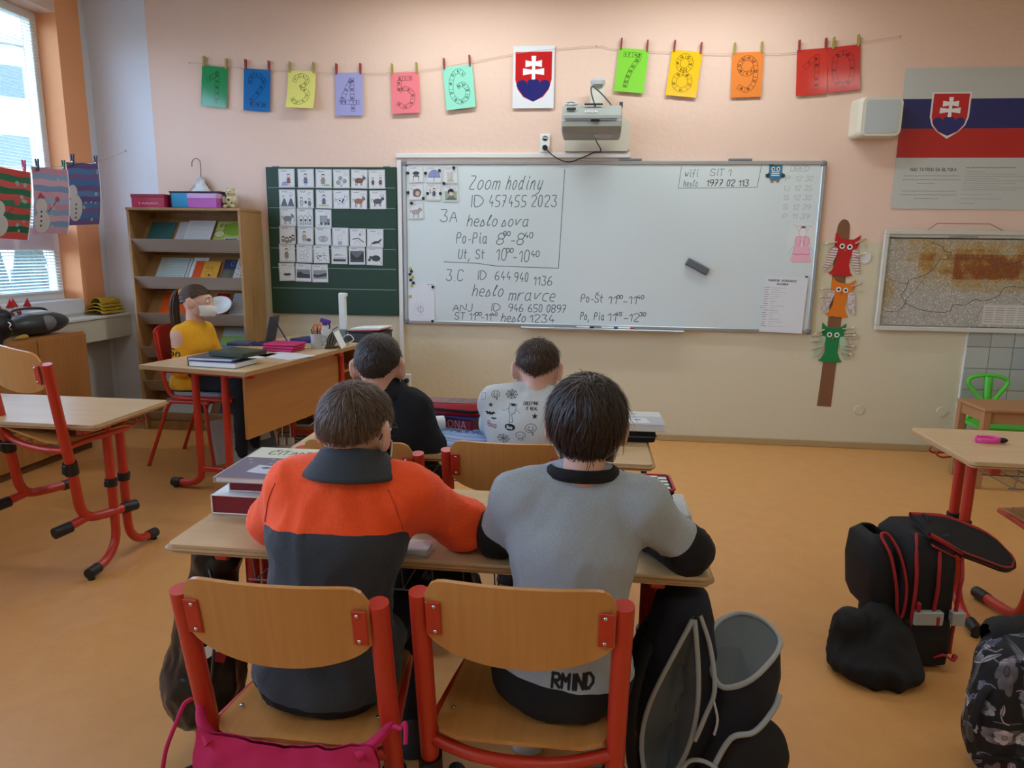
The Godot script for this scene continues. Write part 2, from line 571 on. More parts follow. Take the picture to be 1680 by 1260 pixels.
func build_room():
	struct("floor", bx(-2.7, 5.4, -0.2, 0, -0.2, 7.8), M.floor)
	struct("ceiling", bx(-2.7, 5.4, 3.3, 3.5, -0.2, 7.8), M.ceiling)
	var wf := Node3D.new()
	wf.name = "wall_front"
	wf.set_meta("kind", "structure")
	add_child(wf)
	obj("white_paint", bx(-2.7, -1.95, 0, 3.3, -0.2, 0), M.white_wall, wf)
	obj("peach_paint", bx(-1.95, 5.4, 1.5, 3.3, -0.2, 0), M.peach, wf)
	obj("cream_paint", bx(-1.95, 5.4, 0, 1.5, -0.2, 0), M.cream, wf)
	# wall tiles beside the wash corner
	obj("tile_bed", bx(4.075, 5.2, 0, 1.56, 0, 0.006), M.grout, wf)
	obj("tile_edge", bx(4.068, 4.076, 0, 1.565, 0, 0.013), M.white_plastic, wf)
	var tiles := []
	for k in 3:
		var tm: StandardMaterial3D = M.tile.duplicate()
		tm.albedo_color = [rgb(178, 180, 168), rgb(170, 173, 162), rgb(184, 184, 172)][k]
		tiles.append(tm)
	var tile_mesh := Geo.new().box(Vector3.ZERO, V(0.151, 0.151, 0.008), 0.002).done()
	for r in 10:
		for c in 7: obj("tile", tile_mesh, tiles[(r * 5 + c * 3 + r * c) % 3], wf, V(4.153 + c * 0.1545, 0.01 + 0.0755 + r * 0.1545, 0.009))
	mat("baseboard", rgb(176, 150, 104), 0.5)
	struct("baseboard_front", bx(-2.43, 4.07, 0, 0.05, 0, 0.014, 0.004), M.baseboard)
	struct("wall_right", bx(5.2, 5.4, 0, 3.3, 0, 7.8), M.cream)
	struct("wall_back", bx(-2.7, 5.4, 0, 3.3, 7.6, 7.8), M.cream)
	# window wall
	var wl := Node3D.new()
	wl.name = "wall_left"
	wl.set_meta("kind", "structure")
	add_child(wl)
	obj("corner_strip", bx(-2.7, -2.43, 0, 3.3, 0, 0.07), M.white_wall, wl)
	obj("pier", bx(-2.7, -2.43, 0.9, 3.3, 0.07, 0.31), M.orange_wall, wl)
	obj("pier", bx(-2.7, -2.43, 0.9, 3.3, 2.75, 3.05), M.orange_wall, wl)
	obj("pier", bx(-2.7, -2.43, 0.9, 3.3, 5.4, 5.7), M.orange_wall, wl)
	obj("pier", bx(-2.7, -2.43, 0.9, 3.3, 7.4, 7.8), M.orange_wall, wl)
	obj("spandrel", bx(-2.7, -2.43, 0, 0.9, 0.07, 7.8), M.grey_wall, wl)
	obj("window_ledge", bx(-2.7, -2.43, 0.9, 1.0, 0.31, 7.4), M.white_wall, wl)
	obj("lintel", bx(-2.7, -2.43, 3.02, 3.3, 0.31, 7.4), M.peach, wl)
	var sill := Node3D.new()
	sill.name = "trim_1"
	sill.set_meta("kind", "structure")
	add_child(sill)
	obj("sill_board", bx(-2.43, -2.262, 0.855, 0.878, 0.001, 7.6, 0.004), M.white_plastic, sill)
	obj("apron", bx(-2.43, -2.275, 0.69, 0.855, 0.001, 7.6, 0.003), M.ivory, sill)
	var spans := [[0.31, 2.75], [3.05, 5.4], [5.7, 7.4]]
	for w in 3: window(w + 1, spans[w][0], spans[w][1])
	outside()
	# round covers set in the wall
	for c in [[3.97, 0.30, 0.038, "nearer the tiles"], [3.40, 0.29, 0.036, "nearer the brown paper trunk"]]:
		one("wall_cover", Geo.new().at(Transform3D(rx(PI / 2), Vector3.ZERO)).lathe([Vector2(0, 0), Vector2(c[2], 0), Vector2(c[2], 0.004), Vector2(c[2] - 0.004, 0.006), Vector2(0, 0.006)], 24, false), M.cream, "round cream cover flush in the lower wall, the one " + c[3], "wall cover", "round covers in the wall", V(c[0], c[1], 0))

func window(n: int, z0: float, z1: float):
	var w := Node3D.new()
	w.name = "window_%d" % n
	w.set_meta("kind", "structure")
	add_child(w)
	var x := -2.62
	var g := Geo.new()
	var zm := (z0 + z1) / 2
	for z in [[z0, z0 + 0.06], [z1 - 0.06, z1], [zm - 0.05, zm + 0.05]]: g.box(V(x, 2.01, (z[0] + z[1]) / 2), V(0.07, 2.02, z[1] - z[0]), 0.004)
	for y in [[1.0, 1.06], [1.36, 1.52], [2.96, 3.02]]: g.box(V(x, (y[0] + y[1]) / 2, zm), V(0.072, y[1] - y[0], z1 - z0), 0.004)
	obj("frame", g, M.white_plastic, w)
	for s in [[z0 + 0.06, zm - 0.05], [zm + 0.05, z1 - 0.06]]:
		obj("pane", bx(x - 0.006, x, 1.06, 1.36, s[0], s[1]), M.glass, w)
		obj("pane", bx(x - 0.006, x, 1.52, 2.96, s[0], s[1]), M.glass, w)
		var b := Geo.new()
		var tilt := rz(-0.22)
		for k in 64: b.box(V(x + 0.052, 2.94 - k * 0.0222, (s[0] + s[1]) / 2), V(0.024, 0.0012, s[1] - s[0] + 0.04), 0, tilt)
		for k in 13: b.box(V(x + 0.052, 1.345 - k * 0.0222, (s[0] + s[1]) / 2), V(0.024, 0.0012, s[1] - s[0] + 0.04), 0, tilt)
		for z in [s[0] + 0.1, s[1] - 0.1]:
			b.box(V(x + 0.052, 2.23, z), V(0.002, 1.45, 0.004))
			b.box(V(x + 0.052, 1.21, z), V(0.002, 0.3, 0.004))
		b.box(V(x + 0.052, 1.515, (s[0] + s[1]) / 2), V(0.026, 0.016, s[1] - s[0] + 0.04), 0.003)
		b.box(V(x + 0.052, 1.06, (s[0] + s[1]) / 2), V(0.026, 0.016, s[1] - s[0] + 0.04), 0.003)
		obj("blind_slats", b, M.white_plastic, w).set_meta("kind", "stuff")
	obj("handle", Geo.new().box(V(x + 0.05, 1.2, zm), V(0.02, 0.12, 0.025), 0.006), M.white_plastic, w)

func outside():
	mat("facade", rgb(226, 222, 214), 0.9)
	mat("facade_grey", rgb(160, 165, 170), 0.9)
	mat("lawn", rgb(92, 100, 70), 0.95)
	mat("needles", rgb(38, 58, 46), 0.95)
	mat("bark", rgb(80, 64, 50), 0.9)
	mat("far_pane", rgb(70, 88, 108), 0.15)
	struct("ground", bx(-80, -2.75, -3.6, -3.4, -70, 40), M.lawn)
	var b := thing("apartment_building", "white apartment block seen through the window blinds", "building", V(-26, -3.4, -24), deg_to_rad(48))
	obj("wall", bx(-14, 14, 0, 13.5, -6, 0), M.facade, b)
	obj("plinth", bx(-14.1, 14.1, 0, 1.2, -6, 0.1), M.facade_grey, b)
	obj("roof", bx(-14.3, 14.3, 13.5, 13.9, -6.3, 0.3), M.facade_grey, b)
	for r in 4:
		for c in 8:
			var wn := obj("window", bx(-0.75, 0.75, 0, 1.5, 0, 0.06), M.facade_grey, b, V(-12 + c * 3.4, 2.2 + r * 3.0, 0))
			obj("pane", bx(-0.66, 0.66, 0.09, 1.41, 0.05, 0.08), M.far_pane, wn)
	for t in [[-10.4, -8.3, 5.0, "nearest the school"], [-12.2, -10.6, 5.2, "middle one of the row"], [-14.0, -12.9, 5.5, "furthest of the row"], [-9.0, -6.1, 4.8, "leftmost of the row"]]:
		var tr := thing("spruce_tree", "dark spruce behind the lower blind, " + t[3], "tree", V(t[0], -3.4, t[1]), 0, "spruces outside the window")
		obj("trunk", Geo.new().tube([V(0, 0, 0), V(0, t[2] * 0.9, 0)], [0.16, 0.03], 8), M.bark, tr)
		var g := Geo.new()
		for k in 9:
			var y: float = 0.6 + k * (t[2] - 0.8) / 9.0
			var r: float = (1.0 - k / 9.5) * 1.4
			var ring := []
			for i in 18: ring.append(V(cos(TAU * i / 18) * r * (1.0 if i % 2 else 0.72), y - (0.25 if i % 2 else 0.0), sin(TAU * i / 18) * r * (1.0 if i % 2 else 0.72)))
			for i in 18: g.smooth(false).tri(V(0, y + 1.0, 0), ring[(i + 1) % 18], ring[i])
		obj("needles", g, M.needles, tr)

# ------------------------------------------------------------------ what hangs on the walls
func fit(ink: Ink, s: String, x0: float, x1: float, y: float, h: float, w: float, c: Color, soft := 1, lean := 0.0):
	# writes s so that it ends at x1
	var u := h / 6.0
	var fixed := 0.0
	var wide := 0.0
	for ch in s:
		if not Ink.F.has(ch): fixed += 3.0
		else:
			var right := 0
			for st in Ink.F[ch].split(";"):
				for pr in st.split(" "): right = maxi(right, int(pr[0]))
			fixed += 1.3
			wide += right
	ink.text(s, x0, y, h, w, c, soft, lean, clampf(((x1 - x0) / u - fixed + 1.3) / wide, 0.3, 2.0))

func tex_mat(n: String, ink: Ink, rough: float) -> StandardMaterial3D:
	var m := mat(n, Color.WHITE, rough)
	m.albedo_texture = ink.tex()
	return m

func board_writing() -> Ink:
	var S := 2048.0 / 3.0
	var ink := Ink.new(2048, 819, rgb(214, 224, 222))
	var k := rgb(74, 84, 88)
	var f := rgb(176, 184, 182)
	var W := func(s: String, x0: float, x1: float, y: float, h: float, col := k, soft := 1, lean := 0.1, w := 3.4):
		fit(ink, s, x0 * S, x1 * S, (1.2 - y) * S, h * S, w, col, soft, lean)
	W.call("Zoom", 0.488, 0.715, 1.0, 0.095, k, 2, 0.3)
	W.call("hodiny", 0.77, 1.022, 1.0, 0.095, k, 2, 0.3)
	W.call("ID", 0.499, 0.60, 0.875, 0.082)
	W.call("457455", 0.645, 0.915, 0.878, 0.08)
	W.call("2023", 0.955, 1.139, 0.88, 0.08)
	W.call("3A", 0.279, 0.405, 0.766, 0.088)
	W.call("heslo", 0.482, 0.70, 0.737, 0.08, k, 2, 0.25)
	W.call("sova", 0.74, 0.935, 0.737, 0.078, k, 2, 0.25)
	W.call("Po-Pia", 0.403, 0.63, 0.611, 0.078)
	W.call("8", 0.70, 0.75, 0.605, 0.082, k, 2, 0.3)
	W.call("00", 0.755, 0.805, 0.67, 0.03)
	W.call("-8", 0.80, 0.90, 0.605, 0.082, k, 2, 0.2)
	W.call("40", 0.91, 0.972, 0.655, 0.04)
	W.call("Ut, St", 0.417, 0.61, 0.498, 0.068)
	W.call("10", 0.70, 0.775, 0.49, 0.088)
	W.call("00", 0.778, 0.83, 0.548, 0.03)
	W.call("-10", 0.82, 0.945, 0.482, 0.085)
	W.call("40", 0.96, 1.022, 0.52, 0.042)
	ink.line([Vector2(0.309, 0.728) * S, Vector2(0.56, 0.735) * S, Vector2(0.70, 0.752) * S, Vector2(1.169, 0.762) * S, Vector2(1.196, 0.061) * S], 3.0, k)
	W.call("3.C", 0.323, 0.45, 0.333, 0.082)
	W.call("ID", 0.557, 0.625, 0.345, 0.066)
	W.call("644", 0.695, 0.81, 0.345, 0.062)
	W.call("940", 0.84, 0.94, 0.335, 0.066)
	W.call("1136", 0.985, 1.12, 0.312, 0.066)
	W.call("heslo", 0.523, 0.75, 0.222, 0.085, k, 2, 0.25)
	W.call("mravce", 0.80, 1.14, 0.195, 0.085, k, 2, 0.25)
	W.call("ANJ", 0.374, 0.52, 0.105, 0.056)
	W.call("ID", 0.66, 0.735, 0.112, 0.056)
	W.call("946 650 0897", 0.80, 1.231, 0.112, 0.056)
	W.call("ST 11", 0.389, 0.545, 0.042, 0.052)
	W.call("00", 0.548, 0.595, 0.075, 0.024)
	W.call("-11", 0.585, 0.665, 0.042, 0.052)
	W.call("40", 0.668, 0.715, 0.075, 0.024)
	W.call("heslo", 0.745, 0.925, 0.034, 0.062, k, 2, 0.25)
	W.call("1234", 0.96, 1.144, 0.034, 0.058)
	W.call("Po-St", 1.341, 1.50, 0.193, 0.058)
	ink.line([Vector2(1.452, 0.936) * S, Vector2(1.46, 0.944) * S, Vector2(1.47, 0.93) * S], 3.0, k)
	W.call("11", 1.54, 1.60, 0.185, 0.06)
	W.call("00", 1.605, 1.645, 0.225, 0.024)
	W.call("-", 1.64, 1.68, 0.185, 0.05)
	W.call("11", 1.69, 1.745, 0.188, 0.06)
	W.call("40", 1.75, 1.80, 0.225, 0.026)
	W.call("Po, Pia", 1.341, 1.515, 0.063, 0.055)
	W.call("11", 1.54, 1.60, 0.058, 0.06)
	W.call("45", 1.602, 1.645, 0.098, 0.026)
	W.call("-", 1.65, 1.69, 0.062, 0.05)
	W.call("12", 1.70, 1.77, 0.058, 0.06)
	W.call("30", 1.775, 1.82, 0.1, 0.026)
	ink.line([Vector2(2.019, 0.04) * S, Vector2(2.005, 0.187) * S, Vector2(2.548, 0.178) * S, Vector2(2.567, 0.025) * S], 2.4, k.lerp(f, 0.3))
	W.call("wifi", 2.045, 2.135, 1.09, 0.05, k.lerp(f, 0.55))
	W.call("SIT 1", 2.22, 2.36, 1.10, 0.045, k.lerp(f, 0.6))
	W.call("heslo", 2.041, 2.135, 1.025, 0.045, k.lerp(f, 0.6))
	W.call("1977 02 113", 2.199, 2.484, 1.03, 0.042, rgb(50, 56, 60), 1, 0.15)
	W.call("OBED", 2.764, 2.886, 1.13, 0.036, f, 1, 0.1, 3.0)
	for r in 5:
		var y := 1.065 - r * 0.064
		W.call(["P", "U", "S", "S", "P"][r], 2.735, 2.765, y, 0.034, f, 1, 0.1, 2.6)
		W.call(["12 30", "12 35", "12 30", "12 39", "11 39"][r], 2.80, 2.915, y, 0.034, f, 1, 0.2, 2.6)
	return ink

func animal(ink: Ink, c: Color, k: Color, legs := 26.0, horn := false, trunk := false):
	ink.fill(ink.oval(Vector2(48, 62), 26, 14), c).line(ink.oval(Vector2(48, 62), 26, 14), 2, k, true)
	ink.fill(ink.oval(Vector2(78, 48), 10, 9), c).line(ink.oval(Vector2(78, 48), 10, 9), 2, k, true)
	for x in [30, 38, 60, 67]: ink.line([Vector2(x, 70), Vector2(x - 1, 70 + legs * 0.8)], 5, c.darkened(0.15))
	ink.line([Vector2(24, 56), Vector2(14, 48), Vector2(12, 66)], 2.5, k)
	ink.line([Vector2(70, 58), Vector2(74, 50)], 9, c)
	if horn: ink.line([Vector2(72, 38), Vector2(70, 28)], 2.5, k).line([Vector2(83, 38), Vector2(87, 28)], 2.5, k)
	else: ink.line([Vector2(74, 40), Vector2(72, 33), Vector2(79, 39)], 2.5, k)
	if trunk: ink.line([Vector2(86, 50), Vector2(92, 64), Vector2(89, 78)], 5, c)

func person_art(ink: Ink, x: float, y: float, s: float, c: Color, k: Color):
	ink.fill([Vector2(x - 12 * s, y + 48 * s), Vector2(x - 6 * s, y + 16 * s), Vector2(x + 6 * s, y + 16 * s), Vector2(x + 12 * s, y + 48 * s)], c)
	ink.line([Vector2(x - 12 * s, y + 48 * s), Vector2(x - 6 * s, y + 16 * s), Vector2(x + 6 * s, y + 16 * s), Vector2(x + 12 * s, y + 48 * s)], 2, k, true)
	ink.disc(Vector2(x, y + 6 * s), 10 * s, rgb(236, 214, 196)).ring(Vector2(x, y + 6 * s), 10 * s, 2, k)
	ink.fill([Vector2(x - 11 * s, y + 4 * s), Vector2(x - 6 * s, y - 6 * s), Vector2(x + 6 * s, y - 6 * s), Vector2(x + 11 * s, y + 4 * s), Vector2(x, y - 1 * s)], k)
	ink.line([Vector2(x - 6 * s, y + 20 * s), Vector2(x - 18 * s, y + 34 * s)], 2.5, k).line([Vector2(x + 6 * s, y + 20 * s), Vector2(x + 18 * s, y + 32 * s)], 2.5, k)
	ink.line([Vector2(x - 5 * s, y + 48 * s), Vector2(x - 5 * s, y + 62 * s)], 3, k).line([Vector2(x + 5 * s, y + 48 * s), Vector2(x + 5 * s, y + 62 * s)], 3, k)

func card_art(ink: Ink, n: int):
	var k := rgb(58, 58, 64)
	var g := rgb(150, 152, 158)
	ink.line([Vector2(4, 4), Vector2(96, 4), Vector2(96, 102), Vector2(4, 102)], 2, g, true)
	rng.seed = 100 + n
	for x in 3: ink.line([Vector2(16 + x * 12, 14 + rng.randf_range(-2, 2)), Vector2(22 + x * 12, 11 + rng.randf_range(-2, 2)), Vector2(26 + x * 12, 15)], 2.4, k)
	if rng.randf() < 0.6:
		for y in 3: ink.line([Vector2(60 + rng.randf_range(0, 6), 16 + y * 8), Vector2(86 + rng.randf_range(-8, 4), 15 + y * 8)], 2, g)
	match n:
		0:
			ink.fill([Vector2(14, 96), Vector2(24, 74), Vector2(48, 72), Vector2(56, 96)], rgb(150, 150, 190))
			person_art(ink, 62, 34, 0.95, rgb(150, 60, 70), k)
		1: person_art(ink, 48, 32, 1.0, rgb(90, 100, 130), k)
		2:
			person_art(ink, 46, 32, 1.0, rgb(150, 140, 120), k)
			ink.fill(ink.oval(Vector2(70, 90), 20, 5), rgb(150, 170, 80))
		3:
			for p in [Vector2(44, 50), Vector2(30, 74), Vector2(70, 66)]: ink.line([p, Vector2(48, 98)], 2, k).disc(p, 11, g).ring(p, 11, 2, k)
		4: animal(ink, rgb(120, 78, 62), k, 24)
		5:
			person_art(ink, 26, 48, 0.7, rgb(80, 76, 70), k)
			person_art(ink, 72, 46, 0.75, rgb(110, 40, 56), k)
		6:
			for p in [[10, 56, 0], [52, 62, 4]]: ink.fill([Vector2(p[0], 92), Vector2(p[0] + 16, 52), Vector2(p[0] + 26, 52), Vector2(p[0] + 40, 92)], rgb(86, 92, 98))
			ink.disc(Vector2(26, 38), 8, rgb(196, 190, 120)).line([Vector2(74, 50), Vector2(66, 36), Vector2(84, 30)], 4, g)
			ink.rect(6, 92, 88, 5, rgb(110, 116, 110))
		7:
			person_art(ink, 24, 48, 0.8, rgb(190, 190, 195), k)
			person_art(ink, 74, 54, 0.75, rgb(110, 112, 120), k)
			ink.rect(44, 64, 12, 16, k)
		8:
			person_art(ink, 48, 34, 0.95, rgb(94, 88, 116), k)
			ink.rect(16, 86, 64, 8, rgb(170, 180, 90))
		9:
			animal(ink, rgb(222, 222, 224), k, 26, true)
			for p in [Vector2(40, 60), Vector2(56, 66), Vector2(62, 56)]: ink.disc(p, 6, k)
		10: animal(ink, rgb(158, 98, 68), k, 32)
		11: animal(ink, rgb(82, 80, 84), k, 24, true)
		12: animal(ink, rgb(128, 126, 128), k, 28, false, true)
		13:
			for c in 3: ink.line([Vector2(12 + c * 28, 96), Vector2(12 + c * 28, 50), Vector2(24 + c * 28, 38), Vector2(36 + c * 28, 50), Vector2(36 + c * 28, 96)], 2.4, k).rect(18 + c * 28, 60, 12, 14, k).rect(18 + c * 28, 80, 12, 14, g)
		14:
			ink.rect(30, 38, 44, 38, rgb(150, 152, 160)).line([Vector2(30, 38), Vector2(74, 38), Vector2(74, 76), Vector2(30, 76)], 2, k, true).rect(74, 52, 16, 24, rgb(120, 122, 130))
			for x in [38, 64, 82]: ink.disc(Vector2(x, 82), 8, k)
			ink.rect(16, 88, 76, 4, g)
		15:
			for p in [Vector2(22, 70), Vector2(44, 76), Vector2(66, 72), Vector2(84, 62)]: ink.disc(p + Vector2(0, 14), 13, rgb(140, 128, 110)).disc(p, 10, rgb(226, 206, 190)).ring(p, 10, 2, k).fill([p + Vector2(-11, -2), p + Vector2(0, -13), p + Vector2(11, -2)], k)
		16:
			person_art(ink, 42, 34, 0.95, rgb(176, 162, 130), k)
			ink.fill(ink.oval(Vector2(70, 78), 16, 10), rgb(110, 100, 90))
		17:
			for r in [30, 22, 14, 7]: ink.ring(Vector2(50, 68), r, 4, rgb(130, 126, 128), r * 0.55)
		18: ink.ring(Vector2(46, 56), 14, 2, g).line([Vector2(36, 80), Vector2(60, 80), Vector2(56, 98), Vector2(40, 98)], 2.5, k, true).rect(40, 84, 16, 10, g)
		19:
			ink.line([Vector2(18, 62), Vector2(52, 56), Vector2(86, 80)], 6, k).line([Vector2(24, 92), Vector2(46, 66), Vector2(70, 92)], 3, g).disc(Vector2(64, 36), 8, g)
		20:
			ink.fill([Vector2(24, 84), Vector2(46, 70), Vector2(70, 68), Vector2(86, 54), Vector2(90, 62), Vector2(74, 80), Vector2(40, 88)], k).line([Vector2(30, 86), Vector2(22, 98)], 4, k).line([Vector2(70, 76), Vector2(84, 88)], 4, k)
		21: person_art(ink, 46, 32, 1.0, rgb(150, 128, 110), k)
		22:
			for i in 5: ink.ring(Vector2(50 + cos(TAU * i / 5) * 22, 62 + sin(TAU * i / 5) * 18), 13, 2, g)
		23:
			for i in 16: ink.disc(Vector2(rng.randf_range(14, 86), rng.randf_range(44, 96)), 4.5, k, 2.5)
		24:
			ink.fill([Vector2(10, 58), Vector2(30, 48), Vector2(60, 52), Vector2(90, 56)], g).rect(10, 78, 80, 14, k)
			for x in 8: ink.line([Vector2(16 + x * 10, 80), Vector2(18 + x * 10, 68)], 3, k)
		25: ink.rect(8, 26, 84, 66, rgb(96, 98, 100)).fill([Vector2(8, 86), Vector2(8, 34), Vector2(44, 66), Vector2(58, 64), Vector2(92, 30), Vector2(92, 86)], rgb(38, 40, 40)).rect(8, 80, 84, 12, rgb(60, 62, 62))
		26: ink.fill(ink.oval(Vector2(58, 66), 28, 18), rgb(52, 52, 54)).disc(Vector2(26, 62), 10, rgb(70, 70, 72)).disc(Vector2(18, 76), 9, rgb(60, 60, 62)).line([Vector2(80, 80), Vector2(92, 94)], 3, k)
		27: ink.fill(ink.oval(Vector2(52, 68), 26, 7, 20, 0.0), rgb(60, 60, 60)).line([Vector2(34, 56), Vector2(66, 84)], 2.5, k).line([Vector2(66, 54), Vector2(40, 84)], 2.5, k)
		28: ink.rect(8, 34, 84, 52, rgb(120, 122, 122)).fill([Vector2(8, 84), Vector2(8, 56), Vector2(30, 46), Vector2(50, 60), Vector2(92, 62), Vector2(92, 84)], rgb(44, 44, 46))
		29: ink.rect(8, 34, 84, 52, rgb(140, 142, 142)).fill([Vector2(8, 58), Vector2(40, 62), Vector2(92, 50), Vector2(92, 70), Vector2(30, 78), Vector2(8, 74)], rgb(54, 56, 58))
		30: ink.fill(ink.oval(Vector2(50, 46), 22, 12), k).rect(28, 62, 44, 8, rgb(110, 112, 110)).line([Vector2(32, 70), Vector2(30, 96)], 4, k).line([Vector2(66, 70), Vector2(68, 96)], 4, k).rect(36, 52, 28, 12, rgb(90, 110, 100))
		31:
			ink.fill([Vector2(12, 72), Vector2(20, 44), Vector2(40, 26), Vector2(62, 26), Vector2(82, 46), Vector2(90, 72)], rgb(138, 146, 196)).line([Vector2(12, 72), Vector2(20, 44), Vector2(40, 26), Vector2(62, 26), Vector2(82, 46), Vector2(90, 72)], 3, k, true)
			ink.line([Vector2(50, 72), Vector2(50, 98)], 4, k).line([Vector2(50, 26), Vector2(50, 72)], 2, k)
		32:
			for x in 5: ink.line([Vector2(30 + x * 9, 34), Vector2(34 + x * 8, 66), Vector2(32 + x * 7, 96)], 3, k if x % 2 else rgb(150, 150, 120))
			ink.fill(ink.oval(Vector2(52, 88), 22, 10), rgb(186, 178, 150))
		33:
			ink.disc(Vector2(56, 60), 28, rgb(120, 96, 84)).disc(Vector2(60, 64), 16, rgb(226, 200, 180))
			for x in 6: ink.line([Vector2(32 + x * 8, 36), Vector2(28 + x * 9, 84)], 3, k)
			ink.line([Vector2(14, 26), Vector2(28, 40)], 3, k)
		34:
			person_art(ink, 52, 32, 0.9, rgb(72, 74, 92), k)
			ink.line([Vector2(30, 58), Vector2(24, 34)], 5, k)
		35:
			ink.rect(10, 40, 80, 58, rgb(150, 168, 140)).disc(Vector2(50, 42), 20, k).disc(Vector2(52, 54), 14, rgb(226, 200, 180)).fill([Vector2(22, 92), Vector2(40, 68), Vector2(66, 68), Vector2(84, 92)], rgb(106, 122, 96)).rect(20, 88, 70, 5, k)
		36:
			animal(ink, rgb(170, 160, 156), k, 34)
			ink.line([Vector2(66, 40), Vector2(58, 62)], 6, g)

const ART := ["a small red hooded figure beside a sack", "a boy in blue", "an old woman by a green patch", "three flowers", "a brown dog", "two small children apart", "two smoking volcanoes", "two people talking", "a child reading at a table", "a spotted cow", "a brown horse", "a dark bull", "a grey elephant", "three houses", "a grey lorry", "a row of faces", "a woman with a brown animal", "a flat spiral", "a pot under a ring", "a running figure with a ball", "a leaping black animal", "a child in a brown dress", "overlapping circles", "many small dots like ants", "swans above dark reeds", "a dark valley between mountains", "a dark mouse", "a small insect", "a grey photo of hills", "a grey photo of a lake", "a stool with a cushion", "a blue umbrella", "a bunch of dry stems", "a lion's mane and face", "a waving dark figure", "a child bent over a green desk", "a pale horse"]

func card_on(n: int, mesh_w: float, mesh_h: float, x: float, y: float, z: float, where: String, group: String, tilt := 0.0):
	var cols := 8
	var uv := Rect2((n % cols) * 128 / 1024.0, (n / cols) * 136 / 1024.0, 128 / 1024.0, 136 / 1024.0)
	var c := one("picture_card", Geo.new().sheet(mesh_w, mesh_h, 0.0015, uv, 0.004, 2), M.cards, "picture card of %s, %s" % [ART[n], where], "picture card", group, V(x, y, z))
	c.rotation.z = tilt

func big_digit(ink: Ink, p: Array, w: float, cells: Array, k: Color):
	# a band along p, cut into cells that each hold a number
	var c := curve(p, 6)
	var L := []
	var R := []
	for i in c.size():
		var t: Vector2 = (c[mini(i + 1, c.size() - 1)] - c[maxi(i - 1, 0)]).normalized()
		var n := Vector2(-t.y, t.x) * w
		L.append(c[i] + n)
		R.append(c[i] - n)
	ink.line(L, 2.2, k)
	ink.line(R, 2.2, k)
	var m := cells.size()
	for j in m + 1:
		var i := int(round(float(j) / m * (c.size() - 1)))
		ink.line([L[i], R[i]], 2.0, k)
		if j < m:
			var q := int(round((j + 0.5) / m * (c.size() - 1)))
			var s: String = str(cells[j])
			ink.text(s, c[q].x - s.length() * 6.4 + 1.5, c[q].y + 7.5, 15.0, 3.0, k, 0, 0.0, 0.85)

func pvec(a: Array) -> Array:
	return a.map(func(q): return Vector2(q[0], q[1]))

func peg(x: float, y: float, z: float, m: Material, label: String, group: String, tilt := 0.0, face := 0.0):
	var t := thing("clothes_peg", label, "clothes peg", V(x, y, z), face, group)
	t.rotation.z = tilt
	for s in [-1.0, 1.0]:
		obj("jaw", Geo.new().at(Transform3D(rx(s * 0.09), V(0, 0.005, s * 0.0055))).prism([Vector2(-0.0055, -0.03), Vector2(0.0055, -0.03), Vector2(0.0065, 0), Vector2(0.0055, 0.045), Vector2(-0.0055, 0.045), Vector2(-0.0065, 0)], -0.003, 0.003), m, t)
	obj("spring", Geo.new().tube([V(-0.008, 0, 0), V(0.008, 0, 0)], 0.0032, 8), M.chrome, t)

func shield(ink: Ink, cx: float, y0: float, w: float, h: float, rim: Color):
	# the red coat of arms with a white double cross on three blue hills
	var S := func(s: float) -> Array: return pvec([[cx - w * s, y0 - (s - 1) * h * 0.4], [cx + w * s, y0 - (s - 1) * h * 0.4], [cx + w * s, y0 + h * 0.55], [cx + w * 0.86 * s, y0 + h * 0.75], [cx + w * 0.55 * s, y0 + h * 0.9], [cx, y0 + h * (1 + (s - 1) * 0.7)], [cx - w * 0.55 * s, y0 + h * 0.9], [cx - w * 0.86 * s, y0 + h * 0.75], [cx - w * s, y0 + h * 0.55]])
	ink.fill(S.call(1.1), rim)
	ink.fill(S.call(1.0), rgb(196, 30, 34))
	var b := rgb(38, 40, 110)
	var hills := [[cx - w * 0.93, y0 + h * 0.68]]
	for c in [[-0.62, 0.66, 0.3], [0.0, 0.63, 0.36], [0.62, 0.66, 0.3]]:
		for a in 9:
			hills.append([cx + w * c[0] - cos(PI * a / 8.0) * w * c[2], y0 + h * c[1] - sin(PI * a / 8.0) * h * 0.1])
	hills += [[cx + w * 0.9, y0 + h * 0.7], [cx + w * 0.52, y0 + h * 0.89], [cx, y0 + h], [cx - w * 0.52, y0 + h * 0.89]]
	ink.fill(pvec(hills), b)
	var q := rgb(238, 238, 238)
	ink.fill(pvec([[cx - w * 0.13, y0 + h * 0.08], [cx + w * 0.13, y0 + h * 0.08], [cx + w * 0.09, y0 + h * 0.3], [cx + w * 0.1, y0 + h * 0.55], [cx - w * 0.1, y0 + h * 0.55], [cx - w * 0.09, y0 + h * 0.3]]), q)
	for e in [[0.2, 0.45], [0.36, 0.58]]:
		for s in [-1.0, 1.0]: ink.fill(pvec([[cx, y0 + h * e[0]], [cx + s * w * e[1], y0 + h * (e[0] - 0.035)], [cx + s * w * e[1], y0 + h * (e[0] + 0.105)], [cx, y0 + h * (e[0] + 0.07)]]), q)

